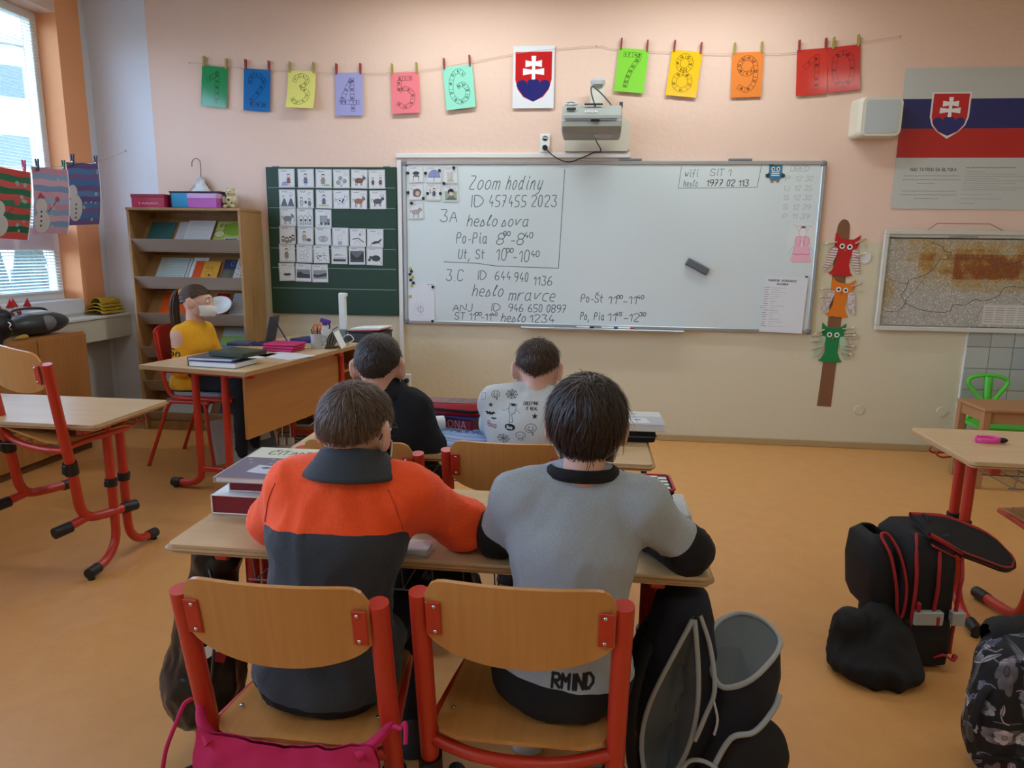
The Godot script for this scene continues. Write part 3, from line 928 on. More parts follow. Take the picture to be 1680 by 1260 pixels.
func build_wall_things():
	# whiteboard
	var wb := thing("whiteboard", "wide white magnetic board covered with handwritten lesson times", "whiteboard", V(0, 0.844, 0))
	var panel := Geo.new().at(Transform3D(Basis(), V(1.5, 0.6, 0.012))).sheet(2.96, 1.16, 0.012, Rect2(0.02 / 3, 0.02 / 1.2, 2.96 / 3, 1.16 / 1.2))
	var pm := tex_mat("board_face", board_writing(), 0.28)
	obj("panel", panel, pm, wb)
	for f in [[0, 3, 1.172, 1.2], [0, 3, 0, 0.028], [0, 0.028, 0.028, 1.172], [2.972, 3, 0.028, 1.172]]: obj("frame_bar", bx(f[0], f[1], f[2], f[3], 0.002, 0.032, 0.005), M.aluminium, wb)
	for c in [[0, 0], [0, 1], [1, 0], [1, 1]]: obj("corner_cap", bx(-0.004 + c[0] * 2.966, 0.042 + c[0] * 2.962, -0.004 + c[1] * 1.162, 0.042 + c[1] * 1.162, 0, 0.036, 0.012), M.mid_grey, wb)
	obj("pen_tray", bx(0.9, 2.1, -0.014, 0.004, 0.03, 0.085, 0.004), M.aluminium, wb)
	for x in [1.66, 2.42]: obj("hanger_clip", bx(x - 0.08, x + 0.08, 1.2, 1.216, 0.004, 0.03, 0.003), M.mid_grey, wb)
	for p in [[1.38, 0.13, rgb(60, 30, 90), "purple capped"], [1.56, 0.12, rgb(40, 60, 150), "blue capped"], [1.68, 0.12, rgb(190, 60, 50), "red capped"]]:
		var mk := thing("marker_pen", "white marker pen, %s, lying on the board's tray" % p[2 + 1], "marker pen", V(p[0], 0.848 + 0.0075, 0.06), 0, "marker pens on the tray")
		obj("barrel", Geo.new().tube([V(-p[1] / 2, 0, 0), V(p[1] / 4, 0, 0)], 0.0075, 10), M.white_plastic, mk)
		obj("cap", Geo.new().tube([V(p[1] / 4, 0, 0), V(p[1] / 2, 0, 0)], 0.0075, 10), mat("pen_" + str(p[0]), p[2], 0.4), mk)
	# picture cards
	var ca := Ink.new(1024, 1024, rgb(216, 217, 214))
	for n in 37:
		ca.area((n % 8) * 128, (n / 8) * 136, 1.28)
		card_art(ca, n)
	tex_mat("cards", ca, 0.45)
	# green board
	var gb := thing("green_board", "dark green chalkboard ruled with pale lines", "chalkboard", V(-1.06, 0.90, 0))
	mat("chalk_green", rgb(24, 58, 38), 0.55)
	mat("chalk_line", rgb(150, 172, 150), 0.8)
	obj("panel", bx(0, 1.01, 0, 1.1, 0.004, 0.026, 0.002), M.chalk_green, gb)
	for y in [0.951, 0.802, 0.652, 0.501, 0.353, 0.197]: obj("ruled_line", bx(0.012, 0.998, y - 0.0018, y + 0.0018, 0.026, 0.0268), M.chalk_line, gb)
	for c in [0, 1]: obj("bracket", bx(0.05 + c * 0.86, 0.10 + c * 0.86, 1.1, 1.108, 0.006, 0.02), M.mid_grey, gb)
	var rows := [[[-0.895, 1.919], [-0.744, 1.918], [-0.605, 1.916], [-0.468, 1.915], [-0.33, 1.914], [-0.196, 1.913]], [[-0.897, 1.768], [-0.753, 1.768], [-0.607, 1.767], [-0.473, 1.766], [-0.337, 1.765], [-0.191, 1.765]], [[-0.899, 1.634], [-0.763, 1.629], [-0.619, 1.624]], [[-0.908, 1.5], [-0.765, 1.497], [-0.626, 1.493], [-0.49, 1.49], [-0.353, 1.486], [-0.218, 1.483]], [[-0.917, 1.365], [-0.779, 1.362], [-0.645, 1.359], [-0.502, 1.356], [-0.364, 1.353], [-0.226, 1.35]], [[-0.926, 1.221], [-0.793, 1.217], [-0.661, 1.214]]]
	var n := 0
	for r in rows:
		for p in r:
			card_on(n, 0.126, 0.136, p[0], p[1], 0.0275, "on the green board", "picture cards on the green board", [0.0, 0.01, -0.012, 0.006, -0.02, 0.015][n % 6] + (0.03 if n == 27 else 0.0))
			n += 1
	var wc := [[0.102, 1.949], [0.237, 1.949], [0.36, 1.944], [0.101, 1.824], [0.234, 1.822], [0.362, 1.814], [0.099, 1.688]]
	for i in 7: card_on(n + i, 0.114, 0.118, wc[i][0], wc[i][1], 0.0245, "on the whiteboard", "picture cards on the whiteboard", [0.01, 0, -0.01, 0.02, -0.01, 0.01, 0.02][i])
	# magnets
	var mg := Geo.new().at(Transform3D(rx(PI / 2), Vector3.ZERO)).lathe([Vector2(0, 0), Vector2(0.011, 0), Vector2(0.011, 0.005), Vector2(0.009, 0.007), Vector2(0, 0.007)], 14, false).done()
	mat("magnet_yellow", rgb(170, 176, 60), 0.4)
	var spots := [[0.04, 1.958, 0, "left of the stool card"], [0.173, 1.957, 0, "left of the umbrella card"], [0.278, 1.975, 0, "right of the umbrella card"], [0.385, 1.995, 0, "at the top of the dry stems card"], [0.31, 1.885, 0, "under the dry stems card"], [0.04, 1.818, 0, "left of the lion card"], [0.155, 1.777, 0, "at the lower corner of the lion card"], [0.188, 1.813, 0, "left of the waving figure card"], [0.284, 1.813, 0, "right of the waving figure card"], [0.365, 1.836, 0, "on the green desk card"], [0.065, 1.742, 0, "on top of the pale horse card"], [0.222, 1.127, 0, "at the upper corner of the faint note"], [0.218, 0.868, 0, "at the lower corner of the faint note"], [0.045, 1.052, 1, "on the left edge of the faint note"], [2.935, 1.245, 0, "beside the printed list's top corner"], [2.648, 1.03, 0, "on the left edge of the printed list"]]
	for s in spots: one("magnet", mg, M.magnet_yellow if s[2] else M.black_plastic, "small %s round magnet %s" % ["yellow" if s[2] else "black", s[3]], "magnet", "round magnets on the whiteboard", V(s[0], s[1], 0.0275))
	for i in 7: one("magnet", mg, M.magnet_yellow if i % 3 == 0 else M.black_plastic, "small %s magnet in the spare cluster, %s from the top" % ["yellow" if i % 3 == 0 else "black", ["first", "second", "third", "fourth", "fifth", "sixth", "lowest"][i]], "magnet", "spare magnets at the board's left edge", V(0.045 + [0.004, 0.012, 0.0, 0.02, 0.006, 0.026, 0.012][i], 1.262 - i * 0.0215, 0.0245))
	# sheets pinned to the board
	var notes := Ink.new(1024, 1024, rgb(222, 224, 226))
	notes.area(0, 0, 1)
	for i in 2: notes.line([Vector2(20 + i * 150, 12), Vector2(70 + i * 150, 12)], 3, rgb(90, 90, 96))
	rng.seed = 5
	for i in 14: notes.line([Vector2(rng.randf_range(20, 120), rng.randf_range(150, 330)), Vector2(rng.randf_range(20, 140), rng.randf_range(150, 330))], 1.5, rgb(190, 190, 200))
	notes.ring(Vector2(110, 240), 26, 3, rgb(120, 124, 134)).line([Vector2(110, 214), Vector2(104, 266)], 3, rgb(120, 124, 134))
	# the printed list
	notes.text("VIANOCNE SKORENICKE", 330, 50, 18, 3, rgb(60, 60, 66), 0, 0.15, 0.7)
	notes.text("DECEMBER", 400, 82, 16, 3, rgb(60, 60, 66), 0, 0.15, 0.7)
	for y in 18:
		notes.line([Vector2(312, 112 + y * 22), Vector2(312 + rng.randf_range(24, 44), 112 + y * 22)], 4, rgb(96, 96, 104))
		notes.scribble(364, 112 + y * 22, rng.randf_range(20, 130), rgb(130, 130, 140), 2.2, rng, 6.0)
	# the angel's print
	notes.rect(640, 0, 384, 540, rgb(222, 226, 224))
	var ak := rgb(70, 64, 74)
	notes.area(640, 0, 1.92)
	for s in [-1, 1]:
		var X := func(a: Array) -> Array: return a.map(func(q): return Vector2(100 + s * q[0], q[1]))
		notes.line(curve(X.call([[20, 58], [50, 12], [84, 20], [92, 100], [96, 190], [60, 160], [48, 130]]), 6), 2.2, rgb(120, 124, 150))
		notes.line(curve(X.call([[14, 40], [34, 14], [62, 26]]), 6), 2.0, rgb(120, 124, 130))
		notes.fill(X.call([[0, 92], [22, 82], [44, 96], [46, 130], [22, 158], [8, 150]]), rgb(236, 176, 190))
		notes.line(curve(X.call([[8, 90], [34, 84], [46, 110], [40, 140], [18, 156], [10, 110]]), 5), 4, rgb(190, 60, 100))
	notes.fill(pvec([[56, 150], [144, 150], [158, 196], [166, 250], [34, 250], [42, 196]]), rgb(238, 180, 196))
	notes.line(pvec([[42, 198], [70, 204], [100, 200], [130, 204], [158, 198]]), 5, rgb(176, 50, 96))
	notes.line(pvec([[34, 250], [42, 196], [56, 150]]), 4, rgb(186, 56, 100)).line(pvec([[166, 250], [158, 196], [144, 150]]), 4, rgb(186, 56, 100))
	for i in 8: notes.line(curve(pvec([[36 + i * 16, 250], [44 + i * 16, 258], [52 + i * 16, 250]]), 4), 4, rgb(196, 60, 110))
	notes.disc(Vector2(100, 58), 24, rgb(238, 228, 224), 28).ring(Vector2(100, 58), 24, 2.4, ak, 28)
	notes.rect(82, 14, 36, 16, rgb(170, 172, 180)).rect(92, 18, 18, 10, ak)
	notes.line([Vector2(86, 56), Vector2(94, 54)], 3, ak).line([Vector2(106, 54), Vector2(114, 56)], 3, ak).line([Vector2(96, 72), Vector2(104, 72)], 2, rgb(190, 80, 90))
	for i in 6: notes.disc(Vector2(76 + i * 9, 264), 5, rgb(226, 222, 220))
	tex_mat("notes", notes, 0.6)
	one("paper_note", Geo.new().sheet(0.205, 0.29, 0.0012, Rect2(0, 0, 0.23, 0.34), 0.004, 3), M.notes, "faint pencilled sheet held by magnets at the board's lower left", "paper note", "", V(0.133, 1.01, 0.0245))
	one("printed_list", Geo.new().sheet(0.30, 0.40, 0.0012, Rect2(0.295, 0.0, 0.32, 0.53), 0.006, 3), M.notes, "white printed list with a handwritten heading at the board's lower right corner", "printed list", "", V(2.79, 1.05, 0.0345)).rotation.z = -0.03
	var ang := [[0, 0.14], [0.025, 0.135], [0.055, 0.14], [0.085, 0.125], [0.095, 0.04], [0.1, -0.06], [0.055, -0.04], [0.07, -0.12], [0.05, -0.135], [0, -0.14]]
	var outline := []
	for p in ang: outline.append(Vector2(p[0], p[1]))
	for i in range(ang.size() - 2, 0, -1): outline.append(Vector2(-ang[i][0], ang[i][1]))
	var an := Geo.new().prism(outline, 0, 0.0015, true, Rect2(-0.1066, 0.14, 0.2132 / 0.375, -0.28 / 0.5))
	# the outline's corner maps onto the angel's part of the sheet
	M.angel = M.notes.duplicate()
	M.angel.uv1_offset = V(0.625, 0.0, 0)
	one("paper_angel", an, M.angel, "cut-out paper angel in a pink dress at the board's right edge", "paper angel", "", V(2.884, 1.48, 0.0245))
	# paper owl in blue on the board
	var bo := thing("paper_owl", "small blue paper owl with striped belly on the whiteboard", "paper owl", V(2.664, 1.965, 0.0245), 0, "paper owls")
	mat("owl_blue", rgb(58, 124, 158), 0.8)
	mat("owl_dark", rgb(40, 66, 60), 0.8)
	obj("body", Geo.new().prism(pvec([[-0.045, 0.05], [-0.03, 0.062], [0, 0.054], [0.03, 0.062], [0.045, 0.05], [0.045, -0.02], [0.03, -0.055], [-0.03, -0.055], [-0.045, -0.02]]), 0, 0.002), M.owl_blue, bo)
	for s in [-1, 1]:
		obj("wing", Geo.new().prism(pvec([[s * 0.04, 0.0], [s * 0.066, -0.012], [s * 0.064, -0.03], [s * 0.038, -0.035]]), 0.002, 0.004), M.owl_dark, bo)
		obj("foot", Geo.new().prism(pvec([[s * 0.012, -0.05], [s * 0.026, -0.05], [s * 0.03, -0.066], [s * 0.01, -0.066]]), 0.002, 0.004), mat("owl_foot", rgb(176, 104, 60), 0.8), bo)
		owl_eye(bo, s * 0.017, 0.025, 0.0025, 0.013)
	for y in 3: obj("belly_stripe", bx(-0.027, 0.027, 0.002 - y * 0.012, 0.008 - y * 0.012, 0.002, 0.0032), M.paper, bo)
	obj("bow", Geo.new().prism(pvec([[-0.05, 0.07], [-0.028, 0.055], [-0.01, 0.07], [-0.014, 0.048], [-0.046, 0.046]]), 0.002, 0.004), mat("bow", rgb(40, 40, 110), 0.8), bo)
	# eraser
	var er := thing("board_eraser", "grey felt board eraser stuck slantwise on the whiteboard", "board eraser", V(2.169, 1.31, 0.0245))
	er.rotation.z = -0.47
	obj("felt", bx(-0.085, 0.085, -0.027, 0.027, 0, 0.014, 0.003), M.dark_grey, er)
	obj("grip", bx(-0.085, 0.085, -0.025, 0.025, 0.014, 0.034, 0.006), mat("eraser_grip", rgb(96, 98, 108), 0.6), er)
	build_line_of_numbers()
	build_right_wall_things()

func owl_eye(p: Node, x: float, y: float, z: float, r: float):
	var e := obj("eye", Geo.new().at(Transform3D(rx(PI / 2), Vector3.ZERO)).lathe([Vector2(0, 0), Vector2(r, 0), Vector2(r, 0.0012), Vector2(0, 0.0012)], 18, false), M.paper, p, V(x, y, z))
	obj("pupil", Geo.new().at(Transform3D(rx(PI / 2), Vector3.ZERO)).lathe([Vector2(0, 0), Vector2(r * 0.5, 0), Vector2(r * 0.5, 0.001), Vector2(0, 0.001)], 14, false), M.black, e, V(0, 0, 0.0012))

func build_line_of_numbers():
	var A := Ink.new(2048, 1024, Color.WHITE)
	var bg := [rgb(28, 142, 82), rgb(20, 108, 176), rgb(232, 226, 122), rgb(168, 166, 214), rgb(240, 124, 132), rgb(150, 224, 196), rgb(134, 212, 66), rgb(246, 194, 30), rgb(240, 138, 62), rgb(206, 56, 44), rgb(200, 52, 46)]
	var names := ["green", "blue", "pale yellow", "lilac", "pink", "mint", "lime green", "golden yellow", "orange", "red", "red"]
	var dig := ["1", "2", "3", "4", "5", "6", "7", "8", "9", "1", "0"]
	var paths := [[[[45, 108], [128, 52]], [[128, 40], [128, 265]]], [[[50, 105], [60, 60], [110, 42], [155, 75], [150, 120], [105, 180], [55, 232]], [[52, 250], [180, 250]]],
		[[[48, 85], [70, 45], [115, 35], [150, 65], [135, 105], [95, 130]], [[110, 138], [155, 170], [150, 220], [105, 255], [65, 250], [42, 220]]],
		[[[125, 48], [85, 120], [48, 195]], [[130, 40], [130, 195]], [[32, 205], [182, 205]], [[135, 225], [135, 268]]],
		[[[160, 45], [60, 45]], [[65, 55], [60, 130]], [[62, 130], [115, 118], [160, 160], [150, 225], [95, 252], [45, 220]]],
		[[[150, 70], [115, 35], [70, 60], [48, 130], [55, 205], [100, 250], [150, 230], [165, 175], [135, 130], [95, 145]]],
		[[[40, 42], [165, 42]], [[150, 60], [110, 130], [85, 200], [75, 265]]],
		[[[100, 130], [62, 105], [60, 60], [100, 32], [140, 60], [138, 105], [100, 130]], [[100, 140], [55, 170], [50, 225], [100, 255], [150, 225], [145, 170], [100, 140]]],
		[[[150, 110], [120, 140], [75, 135], [52, 95], [70, 52], [115, 38], [155, 70], [165, 140], [150, 215], [105, 250], [50, 225]]],
		[[[55, 120], [120, 60]], [[140, 40], [140, 262]]], [[[100, 40], [52, 75], [42, 150], [55, 225], [100, 255], [148, 225], [160, 150], [150, 75], [100, 40]]]]
	var cells := [[[0, 1], [2, 3, 4, 5, 6, 7, 8, 9]], [[0, 2, 4, 6, 8, 10, 12, 14], [16, 18, 20]], [[0, 3, 6, 9, 12, 15], [18, 21, 24, 27, 30]], [[24, 20, 16], [28, 32, 36], [12, 8, 4, 0], [40]], [[0, 5, 10], [15, 20], [25, 30, 35, 40, 45, 50]], [[0, 6, 12, 18, 24, 30, 36, 42, 48, 54, 60]], [[0, 7, 14, 21], [35, 42, 49, 56, 63, 70]], [[8, 16, 24, 32, 40, 0], [48, 56, 64, 72, 80]], [[0, 9, 18, 27, 36, 45, 54, 63, 72, 81, 90]], [[0], [10, 20, 30, 40]], [[50, 60, 70, 80, 90, 100]]]
	for i in 11:
		var ox := (i % 8) * 216.0
		var oy := (i / 8) * 300.0
		A.area(ox, oy, 1)
		A.rect(0, 0, 212, 298, bg[i])
		var k: Color = bg[i].darkened(0.72)
		for j in paths[i].size(): big_digit(A, pvec(paths[i][j]), 15.0, cells[i][j], k)
	# the coat of arms poster
	A.area(1500, 620, 1)
	A.rect(0, 0, 282, 400, rgb(226, 228, 230))
	shield(A, 141, 38, 124, 320, rgb(226, 228, 230))
	tex_mat("laminated", A, 0.12)
	var pos := [[-1.432, 2.577, 0.202, 0.288, -6.2, 0.0], [-1.1, 2.549, 0.207, 0.295, -4.2, 0.0], [-0.753, 2.546, 0.211, 0.263, -2.2, 0.05], [-0.395, 2.514, 0.208, 0.297, -0.3, 0.0], [0.028, 2.518, 0.208, 0.282, 2.1, 0.01], [0.424, 2.551, 0.214, 0.292, 6.0, 0.01], [1.64, 2.648, 0.207, 0.286, -4.9, 0.005], [2.001, 2.622, 0.208, 0.297, -5.5, 0.005], [2.425, 2.611, 0.207, 0.291, 1.2, 0.0], [2.851, 2.623, 0.2, 0.294, 3.3, 0.0], [3.058, 2.641, 0.208, 0.289, 5.0, 0.0]]
	var pegc := [mat("peg_olive", rgb(164, 150, 70), 0.5), mat("peg_rose", rgb(150, 50, 60), 0.5)]
	var which := [0, 1, 0, 1, 0, 1, 1, 1, 0, 1, 0]
	for i in 11:
		var p: Array = pos[i]
		var uv := Rect2((i % 8) * 216 / 2048.0, (i / 8) * 300 / 1024.0, 212 / 2048.0, 298 / 1024.0)
		var s := one("number_sheet", Geo.new().sheet(p[2], p[3], 0.0012, uv, p[5], 6), M.laminated, ("%s laminated sheet with a big number %s on the string" % [names[i], dig[i]] if i < 9 else ["red laminated sheet with the one of the ten", "red laminated sheet with the zero of the ten"][i - 9]), "number sheet", "number sheets on the string", V(p[0], p[1], 0.016))
		s.rotation.z = deg_to_rad(p[4])
		for e in [-1, 1]:
			if i == 10 and e == -1: continue
			var q := V(p[0], p[1], 0.017) + rz(deg_to_rad(p[4])) * V(e * (p[2] / 2 - 0.014), p[3] / 2 + 0.012, 0)
			peg(q.x, q.y, q.z, pegc[which[i]] if not (i == 9 and e == 1) else pegc[1], "%s clothes peg, %s top corner of the %s number %s sheet" % ["olive" if which[i] == 0 else "dark rose", "left" if e < 0 else "right", names[i], dig[i]], "clothes pegs on the number string", deg_to_rad(p[4]) * 0.6)
	peg(2.975, 2.79, 0.022, pegc[0], "olive clothes peg where the two red sheets overlap", "clothes pegs on the number string")
	one("emblem_poster", Geo.new().sheet(0.294, 0.417, 0.0015, Rect2(1500 / 2048.0, 620 / 1024.0, 282 / 2048.0, 400 / 1024.0), 0.004, 3), M.laminated, "white laminated poster of a red shield with a white double cross", "poster", "", V(0.957, 2.614, 0.012))
	var st := [[-1.62, 2.748], [-1.522, 2.741], [-1.191, 2.702], [-0.75, 2.672], [-0.264, 2.656], [0.1, 2.668], [0.453, 2.712], [0.867, 2.778], [1.391, 2.814], [1.526, 2.792], [2.149, 2.75], [2.792, 2.751], [3.178, 2.81], [3.40, 2.84]]
	one("clothesline", Geo.new().tube(curve(st.map(func(q): return V(q[0], q[1], 0.014)), 4), 0.0014, 5), M.string, "thin beige string along the front wall carrying the number sheets", "string")
	for p in [[1.391, 2.814], [3.40, 2.84], [-1.62, 2.748]]: one("nail", Geo.new().tube([V(0, 0, 0), V(0, 0.002, 0.018)], 0.0022, 6), M.mid_grey, "small nail in the wall holding the string, %s" % ["above the projector" if p[0] > 1 and p[0] < 2 else ("right end" if p[0] > 2 else "left end")], "nail", "nails holding the string", V(p[0], p[1], 0))

func lettering(s: String, size: float, depth := 0.001) -> TextMesh:
	var t := TextMesh.new()
	t.text = s
	var f := SystemFont.new()
	f.font_names = PackedStringArray(["Droid Sans"])
	t.font = f
	t.font_size = 32
	t.pixel_size = size / 32.0 * 1.38
	t.depth = depth
	return t

func rounded(w: float, h: float, r: float, n := 5) -> Array:
	var out := []
	for c in [[1, 1, 0], [-1, 1, 1], [-1, -1, 2], [1, -1, 3]]:
		for i in n + 1:
			var a: float = PI / 2 * (c[2] + float(i) / n)
			out.append(Vector2(c[0] * (w / 2 - r) + cos(a) * r, c[1] * (h / 2 - r) + sin(a) * r))
	return out

func build_right_wall_things():
	# cable ducts, socket, plug
	one("cable_duct", bx(-0.05, 1.66, 2.066, 2.1, 0, 0.022, 0.003), M.white_plastic, "flat white cable duct running along the top of the whiteboard", "cable duct", "cable ducts")
	one("cable_duct", bx(-0.045, -0.012, 0.42, 2.05, 0, 0.02, 0.003), M.white_plastic, "upright white cable duct between green board and whiteboard", "cable duct", "cable ducts")
	var s2 := thing("wall_socket", "white wall box at the lower end of the upright duct", "wall socket", V(-0.02, 0.40, 0), 0, "wall sockets")
	obj("box", bx(-0.05, 0.06, -0.05, 0.05, 0, 0.035, 0.005), M.white_plastic, s2)
	obj("plug", Geo.new().tube([V(0.03, 0, 0.035), V(0.03, 0, 0.07)], 0.02, 12), M.black_plastic, s2)
	obj("power_cord", Geo.new().at(Transform3D(Basis(), V(0.02, -0.40, 0))).tube(curve([V(0.01, 0.40, 0.07), V(0.03, 0.34, 0.075), V(-0.01, 0.29, 0.06), V(-0.1, 0.25, 0.05), V(-0.16, 0.004, 0.05)], 6), 0.004, 6), M.black_plastic, s2)
	var so := thing("wall_socket", "white double wall socket beside the projector plate", "wall socket", V(1.05, 2.165, 0), 0, "wall sockets")
	obj("plate", bx(-0.036, 0.036, -0.062, 0.066, 0, 0.02, 0.005), M.white_plastic, so)
	for y in [0.035, -0.03]: obj("outlet", Geo.new().at(Transform3D(rx(PI / 2), V(0, y, 0.02))).lathe([Vector2(0, 0.0), Vector2(0.02, 0), Vector2(0.02, 0.003), Vector2(0.017, 0.003), Vector2(0.017, -0.002), Vector2(0, -0.002)], 18, false), M.light_grey, so)
	obj("plug", Geo.new().at(Transform3D(rx(PI / 2), V(0, -0.03, 0.02))).lathe([Vector2(0, 0), Vector2(0.018, 0), Vector2(0.019, 0.02), Vector2(0.012, 0.035), Vector2(0, 0.035)], 16, false), M.black_plastic, so)
	# projector on its wall arm
	var pr := thing("projector", "grey short-throw projector on a wall arm above the whiteboard", "projector", V(1.42, 2.22, 0))
	obj("power_cord", Geo.new().at(Transform3D(Basis(), V(-1.42, -2.22, 0))).tube(curve([V(1.05, 2.135, 0.055), V(1.12, 2.07, 0.06), V(1.22, 2.035, 0.04), V(1.33, 2.07, 0.03), V(1.40, 2.10, 0.035), V(1.45, 2.11, 0.05), V(1.41, 2.17, 0.16), V(1.39, 2.235, 0.30)], 6), 0.004, 7), M.black_plastic, pr)
	obj("wall_plate", Geo.new().prism([Vector2(-0.23, -0.105)] + [Vector2(-0.225, -0.11), Vector2(0.215, -0.11), Vector2(0.23, -0.095), Vector2(0.23, 0.085), Vector2(0.18, 0.12), Vector2(-0.22, 0.12), Vector2(-0.23, 0.11)], 0, 0.035), M.ivory, pr)
	obj("arm", Geo.new().loft([[V(-0.06, 0.10, 0.02), V(-0.06, 0.10, 0.14), V(0.045, 0.10, 0.14), V(0.045, 0.10, 0.02)], [V(-0.055, 0.3, 0.05), V(-0.055, 0.3, 0.2), V(0.04, 0.3, 0.2), V(0.04, 0.3, 0.05)], [V(-0.05, 0.335, 0.07), V(-0.05, 0.335, 0.18), V(0.034, 0.335, 0.18), V(0.034, 0.335, 0.07)]].map(func(r): r.reverse(); return r)), M.ivory, pr)
	obj("arm_cap", bx(-0.058, 0.042, 0.28, 0.345, 0.06, 0.215, 0.02), M.light_grey, pr)
	mat("projector_shell", rgb(150, 152, 144), 0.5)
	var prof := [[0.125, 0.16], [0.125, 0.36], [0.05, 0.44], [0.02, 0.447], [0.012, 0.456], [-0.022, 0.46], [-0.055, 0.43], [-0.062, 0.38], [-0.062, 0.14], [0.0, 0.12]]
	var rings := []
	for e in [[-0.205, 0.86], [-0.2, 0.97], [-0.19, 1.0], [0.17, 1.0], [0.18, 0.97], [0.186, 0.86]]:
		var ring := []
		for q in prof: ring.append(V(e[0] - 0.03, 0.04 + (q[0] - 0.03) * e[1], 0.3 + (q[1] - 0.3) * e[1]))
		rings.append(ring)
	obj("body", Geo.new().loft(rings, true, false), M.projector_shell, pr)
	obj("front_band", bx(-0.215, 0.125, 0.032, 0.04, 0.45, 0.462, 0.002), M.mid_grey, pr)
	obj("sensor_window", bx(-0.045, 0.012, 0.018, 0.03, 0.452, 0.466, 0.002), M.black, pr)
	obj("mirror_hump", Geo.new().ball(V(0.04, -0.02, 0.33), V(0.085, 0.05, 0.09), 10), M.light_grey, pr)
	obj("vent", Geo.new().box(V(-0.175, 0.105, 0.413), V(0.06, 0.024, 0.006), 0.002, rx(-0.82)), M.black, pr)
	obj("cable_bay", Geo.new().box(V(-0.03, 0.138, 0.383), V(0.12, 0.012, 0.006), 0, rx(-0.82)), M.black, pr)
	for x in [-0.2, 0.15]: obj("focus_knob", Geo.new().tube([V(x, 0.125, 0.33), V(x, 0.16, 0.33)], 0.012, 10), M.dark_grey, pr)
	obj("cable_bundle", Geo.new().tube(curve([V(-0.22, 0.14, 0.34), V(-0.18, 0.165, 0.33), V(-0.14, 0.15, 0.34), V(-0.17, 0.14, 0.36), V(-0.21, 0.15, 0.33)], 5), 0.007, 7), M.light_grey, pr)
	obj("cable", Geo.new().tube(curve([V(-0.02, 0.13, 0.37), V(-0.05, 0.24, 0.26), V(-0.04, 0.28, 0.23), V(0.03, 0.22, 0.25), V(0.09, 0.13, 0.36)], 6), 0.005, 7), M.dark_grey, pr)
	var tm := MeshInstance3D.new()
	tm.mesh = lettering("EPSON", 0.02)
	tm.material_override = M.white_plastic
	tm.name = "lettering"
	pr.add_child(tm)
	tm.position = V(-0.045, 0.085, 0.4275)
	tm.rotation.x = -0.82
	# loudspeaker
	var sp := thing("loudspeaker", "white square wall loudspeaker left of the flag poster", "loudspeaker", V(3.29, 2.19, 0), 0.0)
	mat("speaker_grille", rgb(184, 190, 190), 0.7)
	obj("cabinet", Geo.new().loft([rounded(0.29, 0.26, 0.03).map(func(q): return V(q.x - 0.012, q.y + 0.125, 0.0)), rounded(0.28, 0.26, 0.04).map(func(q): return V(q.x, q.y + 0.125, 0.10)), rounded(0.255, 0.245, 0.04).map(func(q): return V(q.x + 0.006, q.y + 0.125, 0.125))], true, false), M.ivory, sp)
	obj("grille", Geo.new().prism(rounded(0.215, 0.21, 0.02).map(func(q): return q + Vector2(0.008, 0.125)), 0.12, 0.128), M.speaker_grille, sp)
	# flag poster
	var fp := Ink.new(1024, 800, rgb(196, 198, 192))
	fp.area(0, 0, 1)
	fp.rect(0, 172, 1024, 166, rgb(36, 38, 104)).rect(0, 338, 1024, 166, rgb(188, 34, 26))
	shield(fp, 270, 144, 98, 236, rgb(226, 226, 222))
	var dk := rgb(96, 96, 94)
	fit(fp, "NAD TATROU SA BLYSKA", 90, 345, 580, 17, 3.2, dk, 0)
	rng.seed = 9
	for y in [[55, 330], [50, 335], [135, 100], [0, 0], [55, 310], [48, 325], [130, 135]].size():
		var e: Array = [[55, 310], [50, 325], [135, 100], [0, 0], [55, 300], [48, 315], [130, 135]][y]
		if e[1]: fp.scribble(e[0], 608 + y * 22, e[1], rgb(124, 124, 120), 3.2, rng, 7.0)
	fp.scribble(400, 560, 270, dk, 3.2, rng, 7.0)
	for y in 16:
		if y not in [9, 11, 13]: fp.scribble(400 - y * 1.0, 584 + y * 13, [110, 300, 340, 180, 330, 290, 210, 370, 300, 0, 180, 0, 230, 0, 80, 0][y], rgb(140, 140, 136), 2.2, rng, 5.0)
	tex_mat("flag_print", fp, 0.45)
	one("flag_poster", Geo.new().sheet(1.18, 0.915, 0.002, Rect2(0, 0, 1, 1)), M.flag_print, "big poster with white, blue and red flag, shield and printed anthem", "poster", "", V(3.46 + 0.59, 2.185, 0.004)).rotation.z = 0.0
	# wall map
	build_map()
	build_owls()
	# wash corner
	var ws := thing("wash_basin", "edge of the white wash basin beside the wall tiles", "wash basin", V(4.72, 0.55, 0.2))
	obj("bowl", Geo.new().loft([rounded(0.3, 0.25, 0.06).map(func(q): return V(q.x, 0, -q.y)), rounded(0.46, 0.36, 0.08).map(func(q): return V(q.x, 0.2, -q.y)), rounded(0.5, 0.39, 0.08).map(func(q): return V(q.x, 0.28, -q.y)), rounded(0.42, 0.31, 0.07).map(func(q): return V(q.x, 0.28, -q.y)), rounded(0.3, 0.2, 0.06).map(func(q): return V(q.x, 0.16, -q.y))], true, false), M.white_plastic, ws)
	obj("tap", Geo.new().tube(curve([V(0, 0.28, -0.14), V(0, 0.42, -0.14), V(0, 0.45, -0.08), V(0, 0.42, -0.02)], 5), 0.012, 8), M.chrome, ws)

